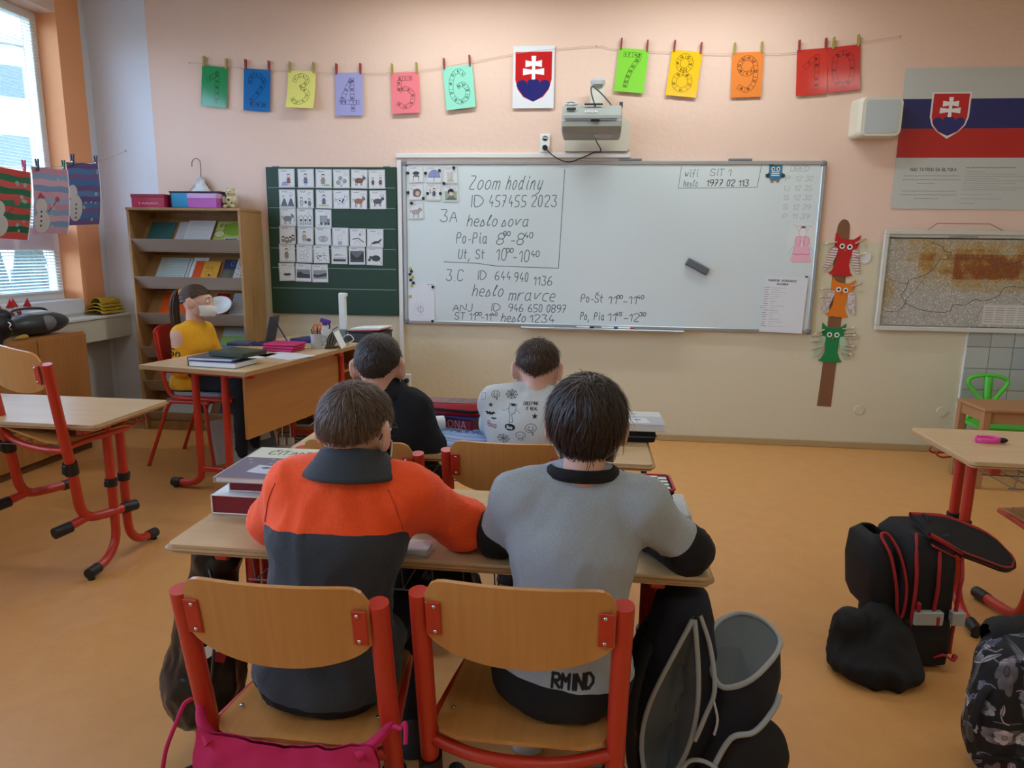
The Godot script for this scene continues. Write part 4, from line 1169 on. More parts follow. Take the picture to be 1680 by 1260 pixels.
func build_map():
	var mp := thing("wall_map", "framed relief map of a country with brown mountains, hung by a cord", "wall map", V(3.43, 0.885, 0.016))
	var W := 1.3
	var H := 0.70
	mat("map_frame", rgb(206, 202, 190), 0.5)
	for f in [[0, W, H - 0.032, H], [0, W, 0, 0.032], [0, 0.03, 0.032, H - 0.032], [W - 0.03, W, 0.032, H - 0.032]]: obj("frame_bar", bx(f[0], f[1], f[2], f[3], 0.004, 0.03, 0.004), M.map_frame, mp)
	var n1 := FastNoiseLite.new()
	n1.seed = 4
	n1.frequency = 0.012
	n1.fractal_octaves = 5
	var n2 := FastNoiseLite.new()
	n2.seed = 9
	n2.frequency = 0.06
	n2.fractal_octaves = 3
	n2.fractal_type = FastNoiseLite.FRACTAL_RIDGED
	var ink := Ink.new(800, 420, rgb(190, 182, 170))
	var peaks := [[440, 135, 150, 60, 1.0], [320, 110, 90, 60, 0.45], [150, 60, 60, 50, 0.45], [480, 165, 90, 22, 0.5], [450, 115, 60, 20, 0.6], [20, 250, 30, 40, 0.4], [700, 90, 160, 60, 0.3]]
	for y in 420:
		for x in 800:
			var h := 0.0
			for p in peaks: h += p[4] * exp(-pow((x - p[0]) / p[2], 2) - pow((y - p[1]) / p[3], 2))
			h = h * (0.75 + 0.5 * n1.get_noise_2d(x, y))
			var r := n2.get_noise_2d(x, y)
			var c := rgb(204, 198, 184).lerp(rgb(198, 158, 92), clampf(h * 1.5, 0, 1)).lerp(rgb(160, 90, 36), clampf(h * 1.6 - 0.9, 0, 1))
			ink.im.set_pixel(x, y, c.darkened(clampf(r * 0.26 + 0.06, 0, 0.34)))
	var dk := rgb(84, 74, 66)
	for r in [[[180, 22], [230, 40], [240, 60], [268, 72], [258, 100], [230, 108], [206, 150], [170, 178], [108, 200], [96, 240], [84, 280], [90, 300], [104, 308], [84, 350], [20, 356]], [[258, 100], [330, 95], [400, 90], [470, 108], [520, 120], [590, 104], [650, 112], [700, 150], [720, 190], [680, 250], [640, 262], [600, 232], [520, 232], [500, 270], [440, 296], [400, 290], [360, 318], [310, 316], [290, 352], [180, 352], [104, 308]], [[20, 200], [84, 218], [100, 210]], [[100, 300], [140, 250], [170, 178]]]:
		var q := []
		for i in r.size(): q.append(Vector2(r[i][0] + n1.get_noise_1d(i * 50.0) * 12, r[i][1] + n1.get_noise_1d(i * 70.0 + 300) * 12))
		ink.line(curve(q, 5), 2.6 if r.size() > 5 else 1.8, dk)
	rng.seed = 31
	for i in 26:
		var p := Vector2(rng.randf_range(20, 780), rng.randf_range(20, 400))
		var q := [p]
		for j in 5:
			p += Vector2(rng.randf_range(-30, 30), rng.randf_range(-6, 30))
			q.append(p)
		ink.line(curve(q, 3), 1.2, rgb(120, 112, 104))
	ink.rect(440, 312, 190, 96, rgb(206, 200, 188))
	for c in 4:
		for y in 7: ink.scribble(450 + c * 46, 328 + y * 11, 32, rgb(110, 104, 98), 1.8, rng, 4.0)
	var m := tex_mat("map_print", ink, 0.6)
	obj("map_sheet", Geo.new().at(Transform3D(Basis(), V(W / 2, H / 2 - 0.006, 0.008))).sheet(W - 0.062, H - 0.09, 0.004, Rect2(0, 0, 1, 1)), m, mp)
	var tb := obj("title_strip", bx(0.03, W - 0.03, H - 0.062, H - 0.032, 0.006, 0.012), M.map_frame, mp)
	var tx := MeshInstance3D.new()
	tx.mesh = lettering("SLOVENSKÁ REPUBLIKA", 0.013, 0.0004)
	tx.material_override = M.dark_grey
	tx.name = "map_title"
	tb.add_child(tx)
	tx.position = V(0.52, H - 0.046, 0.0125)
	obj("hanging_cord", Geo.new().tube([V(0.28, H - 0.002, 0.015), V(0.34, H + 0.045, 0.01), V(0.68, H + 0.045, 0.01), V(0.77, H - 0.002, 0.015)], 0.0022, 6), mat("cord_brown", rgb(120, 80, 56), 0.8), mp)

func build_owls():
	one("paper_tree", Geo.new().prism(curve(pvec([[3.10, 0.31], [3.112, 0.62], [3.12, 0.95], [3.118, 1.3], [3.12, 1.56], [3.128, 1.62], [3.15, 1.65], [3.18, 1.648], [3.2, 1.62], [3.206, 1.55], [3.212, 1.2], [3.21, 0.9], [3.205, 0.6], [3.198, 0.308]]), 3), 0.001, 0.003), mat("trunk_paper", rgb(128, 86, 54), 0.85), "long brown paper tree trunk glued to the wall under three owls", "paper trunk")
	var stripes := Ink.new(64, 64, rgb(226, 210, 204))
	for y in 4: stripes.rect(0, y * 16, 64, 7, rgb(164, 120, 116))
	var dots := Ink.new(64, 64, rgb(216, 206, 202))
	rng.seed = 3
	for i in 60: dots.disc(Vector2(rng.randf() * 64, rng.randf() * 64), 2.2, [rgb(150, 70, 90), rgb(90, 80, 90), rgb(196, 120, 110)][i % 3])
	var wings := [tex_mat("wing_stripes", stripes, 0.85), tex_mat("wing_dots", dots, 0.85), mat("wing_green", rgb(176, 196, 162), 0.85)]
	for w in wings:
		w.uv1_triplanar = true
		w.uv1_scale = Vector3.ONE * 14.0
	var cols := [rgb(190, 30, 26), rgb(226, 122, 22), rgb(24, 128, 66)]
	var cn := ["red", "orange", "green"]
	var spot := [[3.183, 1.40, 1.0, -0.10], [3.187, 1.10, 0.95, -0.1], [3.161, 0.775, 0.98, -0.02]]
	var pins := [[[-0.10, 0.09, 0.2], [0.10, 0.105, 0.5], [0.115, 0.01, 0.3]], [[-0.105, 0.07, 0.1], [0.1, 0.1, 0.35], [-0.11, 0.01, 0.0]], [[-0.1, 0.085, 3.7], [-0.115, 0.06, 3.4], [-0.12, 0.02, 3.2], [-0.11, -0.03, 3.5], [0.1, 0.115, 0.15], [0.11, 0.085, 0.05], [0.118, 0.065, 0.05], [0.122, 0.045, -0.05], [0.115, -0.01, -0.1], [0.118, -0.035, -0.05], [0.105, -0.065, -0.25]]]
	for o in 3:
		var b := thing("paper_owl", "%s paper owl with round white eyes on the brown trunk" % cn[o], "paper owl", V(spot[o][0], spot[o][1], 0.004), 0, "paper owls")
		b.rotation.z = spot[o][3]
		b.scale = Vector3.ONE * spot[o][2]
		var half := [[0.0, 0.115], [0.045, 0.12], [0.085, 0.155], [0.082, 0.09], [0.07, 0.04], [0.045, 0.0], [0.045, -0.06], [0.065, -0.11], [0.085, -0.13], [0.05, -0.14], [0.02, -0.135], [0.0, -0.142]]
		var poly := pvec(half)
		for i in range(half.size() - 2, 0, -1): poly.append(Vector2(-half[i][0], half[i][1]))
		obj("body", Geo.new().prism(poly, 0.001, 0.003), mat("owl_" + cn[o], cols[o], 0.85), b)
		for s in [-1, 1]:
			obj("wing", Geo.new().prism(curve(pvec([[s * 0.05, 0.045], [s * 0.085, 0.05], [s * 0.108, 0.0], [s * 0.112, -0.05], [s * 0.125, -0.11], [s * 0.085, -0.085], [s * 0.06, -0.03]]), 3, true), 0.003, 0.006), wings[o], b)
			owl_eye(b, s * 0.026, 0.066, 0.0045, 0.0185)
		obj("beak", Geo.new().prism(pvec([[-0.011, 0.048], [0.011, 0.048], [0, 0.03]]), 0.003, 0.006), mat("beak", rgb(158, 100, 60), 0.8), b)
		for i in pins[o].size():
			var p: Array = pins[o][i]
			var side := "left" if p[0] < 0 else "right"
			var k := 0
			for j in i: k += 1 if (pins[o][j][0] < 0) == (p[0] < 0) else 0
			var pg := thing("craft_peg", "tiny wooden peg with a round button, %s on the %s side of the %s owl" % [["first", "second", "third", "fourth", "fifth", "sixth", "seventh"][k], side, cn[o]], "craft peg", V(spot[o][0] + p[0] * 0.95, spot[o][1] + p[1], 0.016), 0, "tiny pegs on the owls")
			pg.rotation.z = p[2] + (PI if p[0] < 0 and o < 2 else 0.0)
			obj("stick", bx(-0.035, 0.03, -0.004, 0.004, -0.006, 0.006, 0.001), mat("peg_wood", rgb(196, 180, 150), 0.8), pg)
			obj("button", Geo.new().ball(V(0.034, 0, 0.004), V(0.009, 0.009, 0.006), 6), M.light_grey if i % 2 else M.ivory, pg)
	one("paper_disc", Geo.new().at(Transform3D(rx(PI / 2), Vector3.ZERO)).lathe([Vector2(0, 0), Vector2(0.04, 0), Vector2(0.04, 0.002), Vector2(0, 0.002)], 24, false), M.paper, "small white paper disc hanging from the red owl's peg", "paper disc", "", V(3.328, 1.39, 0.004))

# ------------------------------------------------------------------ unseen ceiling lamps, desks and chairs
func unseen_ceiling_lamp(x: float, z: float, power: float, where: String):  # fixture out of view, placed to light the room below it
	var l := thing("unseen_ceiling_lamp", "unseen long white ceiling lamp above " + where, "ceiling lamp", V(x, 3.3, z), 0, "unseen ceiling lamps")
	obj("housing", bx(-0.62, 0.62, -0.06, 0, -0.11, 0.11, 0.01), M.white_plastic, l)
	for s in [-1, 1]: obj("tube", Geo.new().tube([V(-0.59, -0.08, s * 0.05), V(0.59, -0.08, s * 0.05)], 0.014, 8), M.lamp_glow, l)
	var a := AreaLight3D.new()
	a.name = "light"
	a.area_size = Vector2(1.18, 0.16)
	a.light_color = Color(0.90, 0.96, 1.0)
	a.light_energy = power
	a.area_range = 14.0
	a.shadow_enabled = true
	l.add_child(a)
	a.position = V(0, -0.1, 0)
	a.rotation.x = -PI / 2


func rounded_top(w: float, d: float, r: float, y0: float, y1: float) -> Geo:
	return Geo.new().at(Transform3D(rx(-PI / 2), V(0, 0, 0))).prism(rounded(w, d, r), y0, y1)

func pupil_desk(x: float, z: float, label: String) -> Node3D:
	# x, z: middle of the top
	var t := thing("school_desk", label, "desk", V(x, 0, z), 0, "two-seat school desks")
	obj("desk_top", rounded_top(1.3, 0.5, 0.018, 0.667, 0.69), M.beech_top, t)
	obj("edge_band", Geo.new().tube(rounded(1.3, 0.5, 0.018).map(func(q): return V(q.x, 0.6785, -q.y)), 0.0118, 8, false, true, 0.35, V(0, 1, 0)), M.edge, t)
	var beam := Geo.new().box(V(0, 0.645, 0.02), V(1.06, 0.04, 0.025), 0.004)
	beam.box(V(0, 0.645, -0.12), V(1.06, 0.035, 0.025), 0.004)
	obj("cross_beam", beam, M.red_paint, t)
	for s in [-1.0, 1.0]:
		obj("end_rail", bx(s * 0.54 - 0.018, s * 0.54 + 0.018, 0.63, 0.667, -0.2, 0.2, 0.004), M.red_paint, t)
		for e in [-1.0, 1.0]:
			var zt: float = e * 0.042
			var pts := curve([V(s * 0.54, 0.65, zt), V(s * 0.54, 0.4, zt), V(s * 0.54, 0.16, zt), V(s * 0.54, 0.085, zt + e * 0.025), V(s * 0.54, 0.045, zt + e * 0.08), V(s * 0.54, 0.034, zt + e * 0.15)], 4)
			var leg := obj("leg", Geo.new().tube(pts, 0.019, 12), M.red_paint, t)
			obj("collar", Geo.new().tube([V(s * 0.54, 0.36, zt), V(s * 0.54, 0.395, zt)], 0.025, 12).box(V(s * 0.54, 0.377, zt + e * 0.026), V(0.02, 0.026, 0.02), 0.003), M.black_plastic, leg)
			var foot := Geo.new().tube([V(s * 0.54, 0.035, zt + e * 0.13), V(s * 0.54, 0.031, zt + e * 0.19)], 0.0235, 12)
			foot.tube([V(s * 0.54, 0.0, zt + e * 0.175), V(s * 0.54, 0.03, zt + e * 0.175)], 0.014, 10)
			obj("foot_cap", foot, M.black_plastic, leg)
		for e in [-1.0, 1.0]: obj("bag_hook", Geo.new().tube(curve([V(s * 0.55, 0.64, e * 0.03 - 0.05), V(s * 0.62, 0.628, e * 0.03 - 0.05), V(s * 0.645, 0.64, e * 0.03 - 0.05), V(s * 0.64, 0.655, e * 0.03 - 0.05)], 4), 0.0035, 6), M.red_paint, t)
	var w := Geo.new()
	for k in 13: w.tube([V(-0.46 + k * 0.0766, 0.66, 0.2), V(-0.46 + k * 0.0766, 0.575, 0.18), V(-0.46 + k * 0.0766, 0.57, -0.18), V(-0.46 + k * 0.0766, 0.66, -0.2)], 0.002, 5, false)
	for q in [[0.575, 0.18], [0.57, 0.0], [0.57, -0.18], [0.62, -0.19]]: w.tube([V(-0.48, q[0], q[1]), V(0.48, q[0], q[1])], 0.0025, 5, false)
	obj("wire_basket", w, M.mid_grey, t)
	return t

func pupil_chair(at: Vector3, turn: float, label: String) -> Node3D:
	# facing -z; origin on the floor under the middle of the seat
	var t := thing("school_chair", label, "chair", at, turn, "red-framed school chairs")
	for s in [-1.0, 1.0]:
		var post := obj("post", Geo.new().tube(curve([V(s * 0.2, 0.745, 0.19), V(s * 0.2, 0.56, 0.155), V(s * 0.2, 0.41, 0.125), V(s * 0.2, 0.2, 0.085), V(s * 0.2, 0.1, 0.066), V(s * 0.2, 0.05, 0.03), V(s * 0.2, 0.035, -0.04), V(s * 0.2, 0.03, -0.15)], 4), 0.0205, 14), M.red_paint, t)
		obj("collar", Geo.new().tube([V(s * 0.2, 0.265, 0.098), V(s * 0.2, 0.318, 0.108)], 0.027, 12).box(V(s * 0.2, 0.29, 0.126), V(0.022, 0.04, 0.02), 0.003), M.black_plastic, post)
		obj("runner", Geo.new().tube([V(s * 0.2, 0.05, 0.04), V(s * 0.2, 0.032, 0.13)], 0.019, 12), M.red_paint, t)
		obj("foot_cap", Geo.new().tube([V(s * 0.2, 0.032, 0.11), V(s * 0.2, 0.026, 0.18)], 0.024, 12), M.black_plastic, t)
		obj("foot_cap", Geo.new().tube([V(s * 0.2, 0.03, -0.13), V(s * 0.2, 0.026, -0.2)], 0.024, 12), M.black_plastic, t)
		obj("seat_rail", Geo.new().tube(curve([V(s * 0.2, 0.385, 0.12), V(s * 0.185, 0.388, 0.02), V(s * 0.165, 0.388, -0.12), V(s * 0.15, 0.385, -0.2)], 4), 0.012, 10), M.red_paint, t)
		var br := obj("back_bracket", Geo.new().box(V(s * 0.168, 0.698, 0.2045), V(0.03, 0.08, 0.005), 0.002, rx(0.19)), M.red_paint, t)
		for y in [-0.029, 0.029]: obj("rivet", Geo.new().ball(V(s * 0.165, 0.698 + y, 0.2085 + y * 0.19), V(0.0045, 0.0045, 0.003), 5), M.chrome, br)
		for z in [0.07, -0.16]: obj("screw", Geo.new().ball(V(s * (0.155 if z > 0 else 0.13), 0.412, z), V(0.005, 0.002, 0.005), 5), M.chrome, t)
	obj("cross_bar", Geo.new().tube(curve([V(-0.2, 0.37, 0.117), V(-0.1, 0.362, 0.15), V(0, 0.36, 0.16), V(0.1, 0.362, 0.15), V(0.2, 0.37, 0.117)], 5), 0.014, 10), M.red_paint, t)
	obj("front_bar", Geo.new().tube([V(-0.15, 0.385, -0.2), V(0.15, 0.385, -0.2)], 0.012, 10), M.red_paint, t)
	# moulded plywood
	var seat := func(u: float, v: float) -> Vector3:
		var z := 0.155 - v * 0.40
		var w := 0.2 - 0.04 * v
		var e := 1.0
		var rc := 0.06
		var dz := minf(0.155 - z, z + 0.245)
		if dz < rc: e = (w - rc + sqrt(maxf(0.0, rc * rc - (rc - dz) * (rc - dz)))) / w
		var x := (u * 2 - 1) * w * e * 0.95
		return V(x, 0.40 - 0.006 * cos(PI * u * 2.0) * 0.5 - 0.03 * pow(maxf(0, v - 0.75) / 0.25, 2), z + (1 - absf(u * 2 - 1)) * 0.012 * (1 - v))
	obj("seat", Geo.new().slab(14, 22, seat, 0.010), M.beech_ply, t)
	var back := func(u: float, v: float) -> Vector3:
		var x := (u * 2 - 1)
		var top := 0.786 - 0.034 * pow(absf(x), 16)
		var bot := 0.598 + 0.045 * pow(absf(x), 2.2) + 0.014 * pow(absf(x), 12)
		var y := lerpf(bot, top, v)
		return V(x * 0.184, y, 0.14 + (y - 0.56) * 0.19 + 0.02 + 0.022 * (1 - x * x))
	obj("backrest", Geo.new().slab(30, 12, back, 0.009), M.beech_ply, t)
	return t

func build_furniture():
	var gm := mat("lamp_glow", rgb(255, 246, 230), 0.5)
	gm.emission_enabled = true
	gm.emission = Color(1.0, 0.93, 0.82)
	gm.emission_energy_multiplier = 4.0
	for l in [[0.45, 0.72, 1.9, "the left half of the whiteboard"], [2.15, 0.72, 1.9, "the right half of the whiteboard"], [-0.6, 3.0, 0.75, "the window side of the middle row"], [2.05, 3.0, 0.75, "the middle of the room"], [4.3, 3.0, 0.75, "the right side of the middle row"], [-0.6, 6.0, 0.85, "the window side at the back"], [2.05, 6.0, 0.85, "the middle at the back"], [4.3, 6.0, 0.85, "the right side at the back"]]: unseen_ceiling_lamp(l[0], l[1], l[2], l[3])  # all out of view: front pair lights the upper wall, others the pupils' backs
	pupil_desk(1.06, 3.525, "pale school desk shared by the boys in orange and grey")
	pupil_desk(1.0, 2.68, "school desk of the front pair of boys, piled with books")
	pupil_desk(-1.20, 2.495, "empty pale school desk on the left near the window")
	pupil_desk(3.44, 2.46, "school desk on the right with a pink wristband on top")
	pupil_chair(V(0.84, 0, 3.895), 0.0, "red and beech chair of the boy in orange, pink bag behind")
	pupil_chair(V(1.305, 0, 3.84), 0.0, "red and beech chair of the boy in the plain grey shirt")
	pupil_chair(V(0.67, 0, 2.91), 0.0, "red and beech chair of the boy in the navy jacket")
	pupil_chair(V(1.155, 0, 2.85), 0.0, "red and beech chair of the boy in the printed shirt")
	var hung := pupil_chair(V(-0.878, 0.235, 2.564), -0.3, "red and beech chair hung on the empty left desk")
	hung.rotation.z = -0.12
	pupil_chair(V(3.29, 0, 2.52), 0.12, "red and beech chair tucked under the right desk")
	# little table and green chair in the wash corner
	var tb := thing("small_table", "low brown wooden table in front of the wall tiles", "table", V(4.16, 0, 0.72))
	mat("pine_brown", rgb(172, 122, 78), 0.5)
	obj("table_top", bx(-0.36, 0.36, 0.485, 0.505, -0.2, 0.14, 0.004), M.pine_brown, tb)
	for s in [-1.0, 1.0]:
		for e in [-1.0, 1.0]: obj("leg", bx(s * 0.335 - 0.022, s * 0.335 + 0.022, 0, 0.485, -0.03 + e * 0.14 - 0.022, -0.03 + e * 0.14 + 0.022, 0.003), M.pine_brown, tb)
		obj("side_apron", bx(s * 0.335 - 0.012, s * 0.335 + 0.012, 0.42, 0.485, -0.15, 0.09, 0.002), M.pine_brown, tb)
		obj("front_apron", bx(-0.315, 0.315, 0.41, 0.485, s * 0.13 - 0.035, s * 0.13 - 0.02, 0.002), M.pine_brown, tb)
	var gc := thing("garden_chair", "small bright green plastic chair behind the low table", "chair", V(4.18, 0, 0.30))
	mat("green_plastic", rgb(86, 196, 56), 0.4)
	var rim := curve([V(-0.035, 0.43, -0.13), V(-0.09, 0.49, -0.15), V(-0.128, 0.548, -0.16), V(-0.1, 0.585, -0.165), V(0, 0.6, -0.165), V(0.1, 0.585, -0.165), V(0.128, 0.548, -0.16), V(0.09, 0.49, -0.15), V(0.035, 0.43, -0.13)], 5)
	obj("back_rim", Geo.new().tube(rim, 0.014, 8), M.green_plastic, gc)
	obj("back_splat", Geo.new().loft([[V(-0.02, 0.40, -0.14), V(0.02, 0.40, -0.14), V(0.02, 0.40, -0.12), V(-0.02, 0.40, -0.12)], [V(-0.026, 0.6, -0.172), V(0.026, 0.6, -0.172), V(0.026, 0.6, -0.155), V(-0.026, 0.6, -0.155)]].map(func(r): r.reverse(); return r)), M.green_plastic, gc)
	obj("seat", Geo.new().at(Transform3D(rx(-PI / 2), V(0, 0, 0.02))).prism(rounded(0.34, 0.32, 0.05), 0.28, 0.3), M.green_plastic, gc)
	for s in [-1.0, 1.0]:
		obj("back_leg", Geo.new().tube([V(s * 0.15, 0, -0.17), V(s * 0.13, 0.3, -0.12), V(s * 0.04, 0.42, -0.13)], 0.016, 8), M.green_plastic, gc)
		obj("front_leg", Geo.new().tube([V(s * 0.16, 0, 0.17), V(s * 0.14, 0.285, 0.14)], 0.016, 8), M.green_plastic, gc)

# ------------------------------------------------------------------ window corner: bookcase, cabinet, sill, drawings
func make_prints():
	# covers of booklets, boxes and binders, 256 pixels each
	var A := Ink.new(2048, 1024, rgb(222, 222, 216))
	rng.seed = 77
	var cell := func(n: int, c: Color):
		A.area((n % 8) * 256, (n / 8) * 256, 1)
		A.rect(0, 0, 256, 256, c)
	var dk := rgb(60, 60, 66)
	cell.call(0, rgb(64, 116, 118)); A.line(pvec([[30, 40], [226, 40]]), 3, rgb(90, 140, 140))
	cell.call(1, rgb(210, 210, 216))
	for y in 14: A.scribble(30, 40 + y * 14, 190, rgb(176, 178, 190), 2, rng, 6)
	cell.call(2, rgb(190, 200, 110)); A.disc(Vector2(140, 90), 80, rgb(140, 178, 60)).disc(Vector2(40, 150), 40, rgb(206, 216, 160)).ring(Vector2(40, 150), 40, 4, rgb(70, 90, 40)).rect(90, 190, 150, 50, rgb(212, 222, 220)); A.text("MAKKE", 100, 228, 26, 6, rgb(40, 60, 90), 0, 0.1); A.text("C I", 30, 60, 26, 6, dk, 0, 0.2)
	cell.call(3, rgb(196, 206, 200))
	for y in 12: A.rect(34, 24 + y * 18, 180, 7, rgb(156, 176, 172))
	A.rect(226, 0, 8, 256, rgb(120, 130, 130))
	cell.call(4, rgb(228, 168, 66)); A.rect(0, 0, 90, 256, rgb(216, 88, 34)).ring(Vector2(170, 180), 44, 4, rgb(160, 104, 40)).disc(Vector2(170, 196), 14, dk); A.text("Cvic", 120, 110, 30, 4, rgb(140, 90, 40), 1, 0.2)
	cell.call(5, rgb(52, 64, 96)); A.rect(0, 120, 256, 136, rgb(96, 100, 88)).ring(Vector2(150, 50), 30, 5, rgb(170, 180, 210)).disc(Vector2(90, 180), 60, rgb(116, 112, 98))
	cell.call(6, rgb(214, 212, 206))
	for i in 70: A.disc(Vector2(rng.randf_range(10, 246), rng.randf_range(10, 246)), rng.randf_range(4, 12), rgb(90, 90, 94), rng.randf_range(3, 7))
	cell.call(7, rgb(226, 92, 18)); A.line(pvec([[20, 20], [236, 20], [236, 236]]), 3, rgb(206, 78, 14))
	cell.call(8, rgb(200, 202, 206))
	for y in 7:
		for x in 6: A.line(pvec([[20 + x * 38, 24 + y * 32], [44 + x * 38, 18 + y * 32], [36 + x * 38, 38 + y * 32]]), 2.4, rgb(120, 120, 130))
	cell.call(9, rgb(164, 22, 26))
	cell.call(10, rgb(140, 176, 96)); A.rect(0, 0, 256, 100, rgb(180, 196, 190)).rect(0, 200, 256, 56, rgb(110, 140, 170))
	cell.call(11, rgb(206, 204, 200))
	for i in 8: A.line(curve([Vector2(30 + i * 26, 200 - i % 3 * 40), Vector2(60 + i * 22, 120 + i % 2 * 50), Vector2(90 + i * 18, 180 - i % 4 * 30)], 4), 5, dk)
	cell.call(12, rgb(34, 34, 40)); A.disc(Vector2(140, 110), 40, rgb(190, 190, 196)).rect(200, 0, 56, 256, rgb(200, 198, 190))
	cell.call(13, rgb(36, 40, 108))
	# reading book: cream band with its title above a grey-violet field
	cell.call(14, rgb(112, 104, 122)); A.rect(0, 0, 256, 92, rgb(214, 212, 190))
	A.text("CITANKA", 50, 62, 30, 4.5, rgb(70, 74, 60), 1, 0.05, 0.9)
	A.line(pvec([[64, 26], [70, 20]]), 3, dk).line(pvec([[60, 22], [66, 28], [72, 22]]), 3, dk).line(pvec([[84, 28], [92, 20]]), 3, dk)
	A.disc(Vector2(232, 30), 26, rgb(180, 96, 100), 16)
	A.fill(pvec([[70, 150], [122, 158], [122, 216], [62, 206]]), rgb(196, 200, 210)).fill(pvec([[126, 158], [184, 148], [196, 204], [128, 216]]), rgb(206, 210, 218)).disc(Vector2(98, 172), 12, rgb(80, 80, 92), 7).disc(Vector2(156, 170), 12, rgb(80, 80, 92), 7)
	for i in 9: A.disc(Vector2(rng.randf_range(20, 236), rng.randf_range(104, 140)), 5, rgb(186, 186, 192), 3)
	cell.call(15, rgb(150, 178, 220)); A.text("MODRA", 70, 66, 40, 7, rgb(44, 62, 120), 1, 0.1, 0.9)
	for y in 6: A.fill(curve(pvec([[0, 100 + y * 26], [80, 92 + y * 26], [160, 108 + y * 26], [256, 96 + y * 26], [256, 108 + y * 26], [160, 120 + y * 26], [80, 104 + y * 26], [0, 112 + y * 26]]), 2), [rgb(120, 152, 206), rgb(176, 200, 230), rgb(96, 128, 186)][y % 3])
	cell.call(16, rgb(150, 32, 52)); A.rect(0, 0, 256, 40, rgb(44, 38, 84)).rect(0, 216, 256, 40, rgb(44, 38, 84))
	cell.call(17, rgb(120, 34, 34))
	for x in 6: A.rect(x * 44, 0, 22, 256, rgb(70, 34, 34))
	for i in 30: A.line([Vector2(rng.randf_range(0, 120), rng.randf_range(60, 200)), Vector2(rng.randf_range(0, 120), rng.randf_range(60, 200))], 2, rgb(186, 44, 50))
	# checked lid of a pencil case
	cell.call(18, rgb(222, 220, 214))
	for y in 8:
		for x in 8:
			if (x + y) % 2: A.rect(x * 32, y * 32, 32, 32, rgb(30, 30, 32))
	cell.call(19, rgb(168, 170, 176)); A.rect(0, 0, 256, 100, rgb(200, 198, 190)); A.text("CITANKA", 50, 60, 26, 4, rgb(120, 110, 100), 1); A.fill(pvec([[60, 130], [196, 130], [206, 220], [50, 220]]), rgb(206, 210, 212)); A.line(pvec([[128, 130], [128, 220]]), 4, dk).disc(Vector2(90, 170), 14, dk, 8).disc(Vector2(164, 170), 14, dk, 8)
	cell.call(20, rgb(60, 66, 76)); A.fill(pvec([[80, 60], [210, 50], [220, 150], [70, 160]]), rgb(180, 180, 172)); A.rect(0, 200, 256, 20, rgb(90, 104, 130))
	cell.call(21, rgb(52, 64, 44)); A.line(pvec([[40, 0], [200, 120]]), 4, rgb(110, 120, 96))
	cell.call(22, rgb(62, 84, 138)); A.rect(0, 0, 256, 30, rgb(120, 140, 186))
	cell.call(23, rgb(186, 20, 62)); A.text("TABAO", 50, 170, 44, 8, rgb(226, 150, 170), 0); A.line(pvec([[180, 150], [220, 170]]), 18, rgb(226, 70, 90))
	cell.call(24, rgb(208, 150, 210)); A.rect(0, 110, 256, 146, rgb(186, 82, 176)).ring(Vector2(210, 200), 18, 5, rgb(226, 196, 226))
	cell.call(25, rgb(226, 228, 228))
	for y in 16: A.scribble(24, 24 + y * 14, 200, rgb(150, 152, 160), 2, rng, 6)
	cell.call(26, rgb(234, 234, 230)); A.line(pvec([[60, 100], [160, 80]]), 5, dk).line(pvec([[40, 180], [120, 150], [150, 190]]), 6, dk)
	tex_mat("prints", A, 0.35)

func cover_uv(n: int) -> Rect2:
	return Rect2(((n % 8) * 256 + 3) / 2048.0, ((n / 8) * 256 + 3) / 1024.0, 250 / 2048.0, 250 / 1024.0)

func flat_cover(w: float, d: float, n: int) -> Geo:
	# a printed face lying flat, its top edge towards -z
	return Geo.new().at(Transform3D(rx(-PI / 2), Vector3.ZERO)).sheet(w, d, 0.0012, cover_uv(n))

func book(called: String, label: String, at: Vector3, turn: float, w: float, h: float, d: float, n: int, spine: Material, cat := "book", group := "", pages := true) -> Node3D:
	# lies flat; at is the middle of its underside
	var t := thing(called, label, cat, at, turn, group)
	if pages:
		obj("back_cover", bx(-w / 2, w / 2, 0, 0.002, -d / 2, d / 2), spine, t)
		obj("pages", bx(-w / 2 + 0.004, w / 2 - 0.004, 0.002, h - 0.0032, -d / 2 + 0.003, d / 2 - 0.004), M.paper, t)
		obj("spine", bx(-w / 2 - 0.001, -w / 2 + 0.003, 0, h - 0.001, -d / 2, d / 2, 0.001), spine, t)
		obj("front_cover", flat_cover(w, d, n), M.prints, t, V(0, h - 0.0032, 0))
	else:
		obj("case", bx(-w / 2, w / 2, 0, h - 0.0012, -d / 2, d / 2, 0.003), spine, t)
		obj("front_cover", flat_cover(w - 0.004, d - 0.004, n), M.prints, t, V(0, h - 0.0012, 0))
	return t

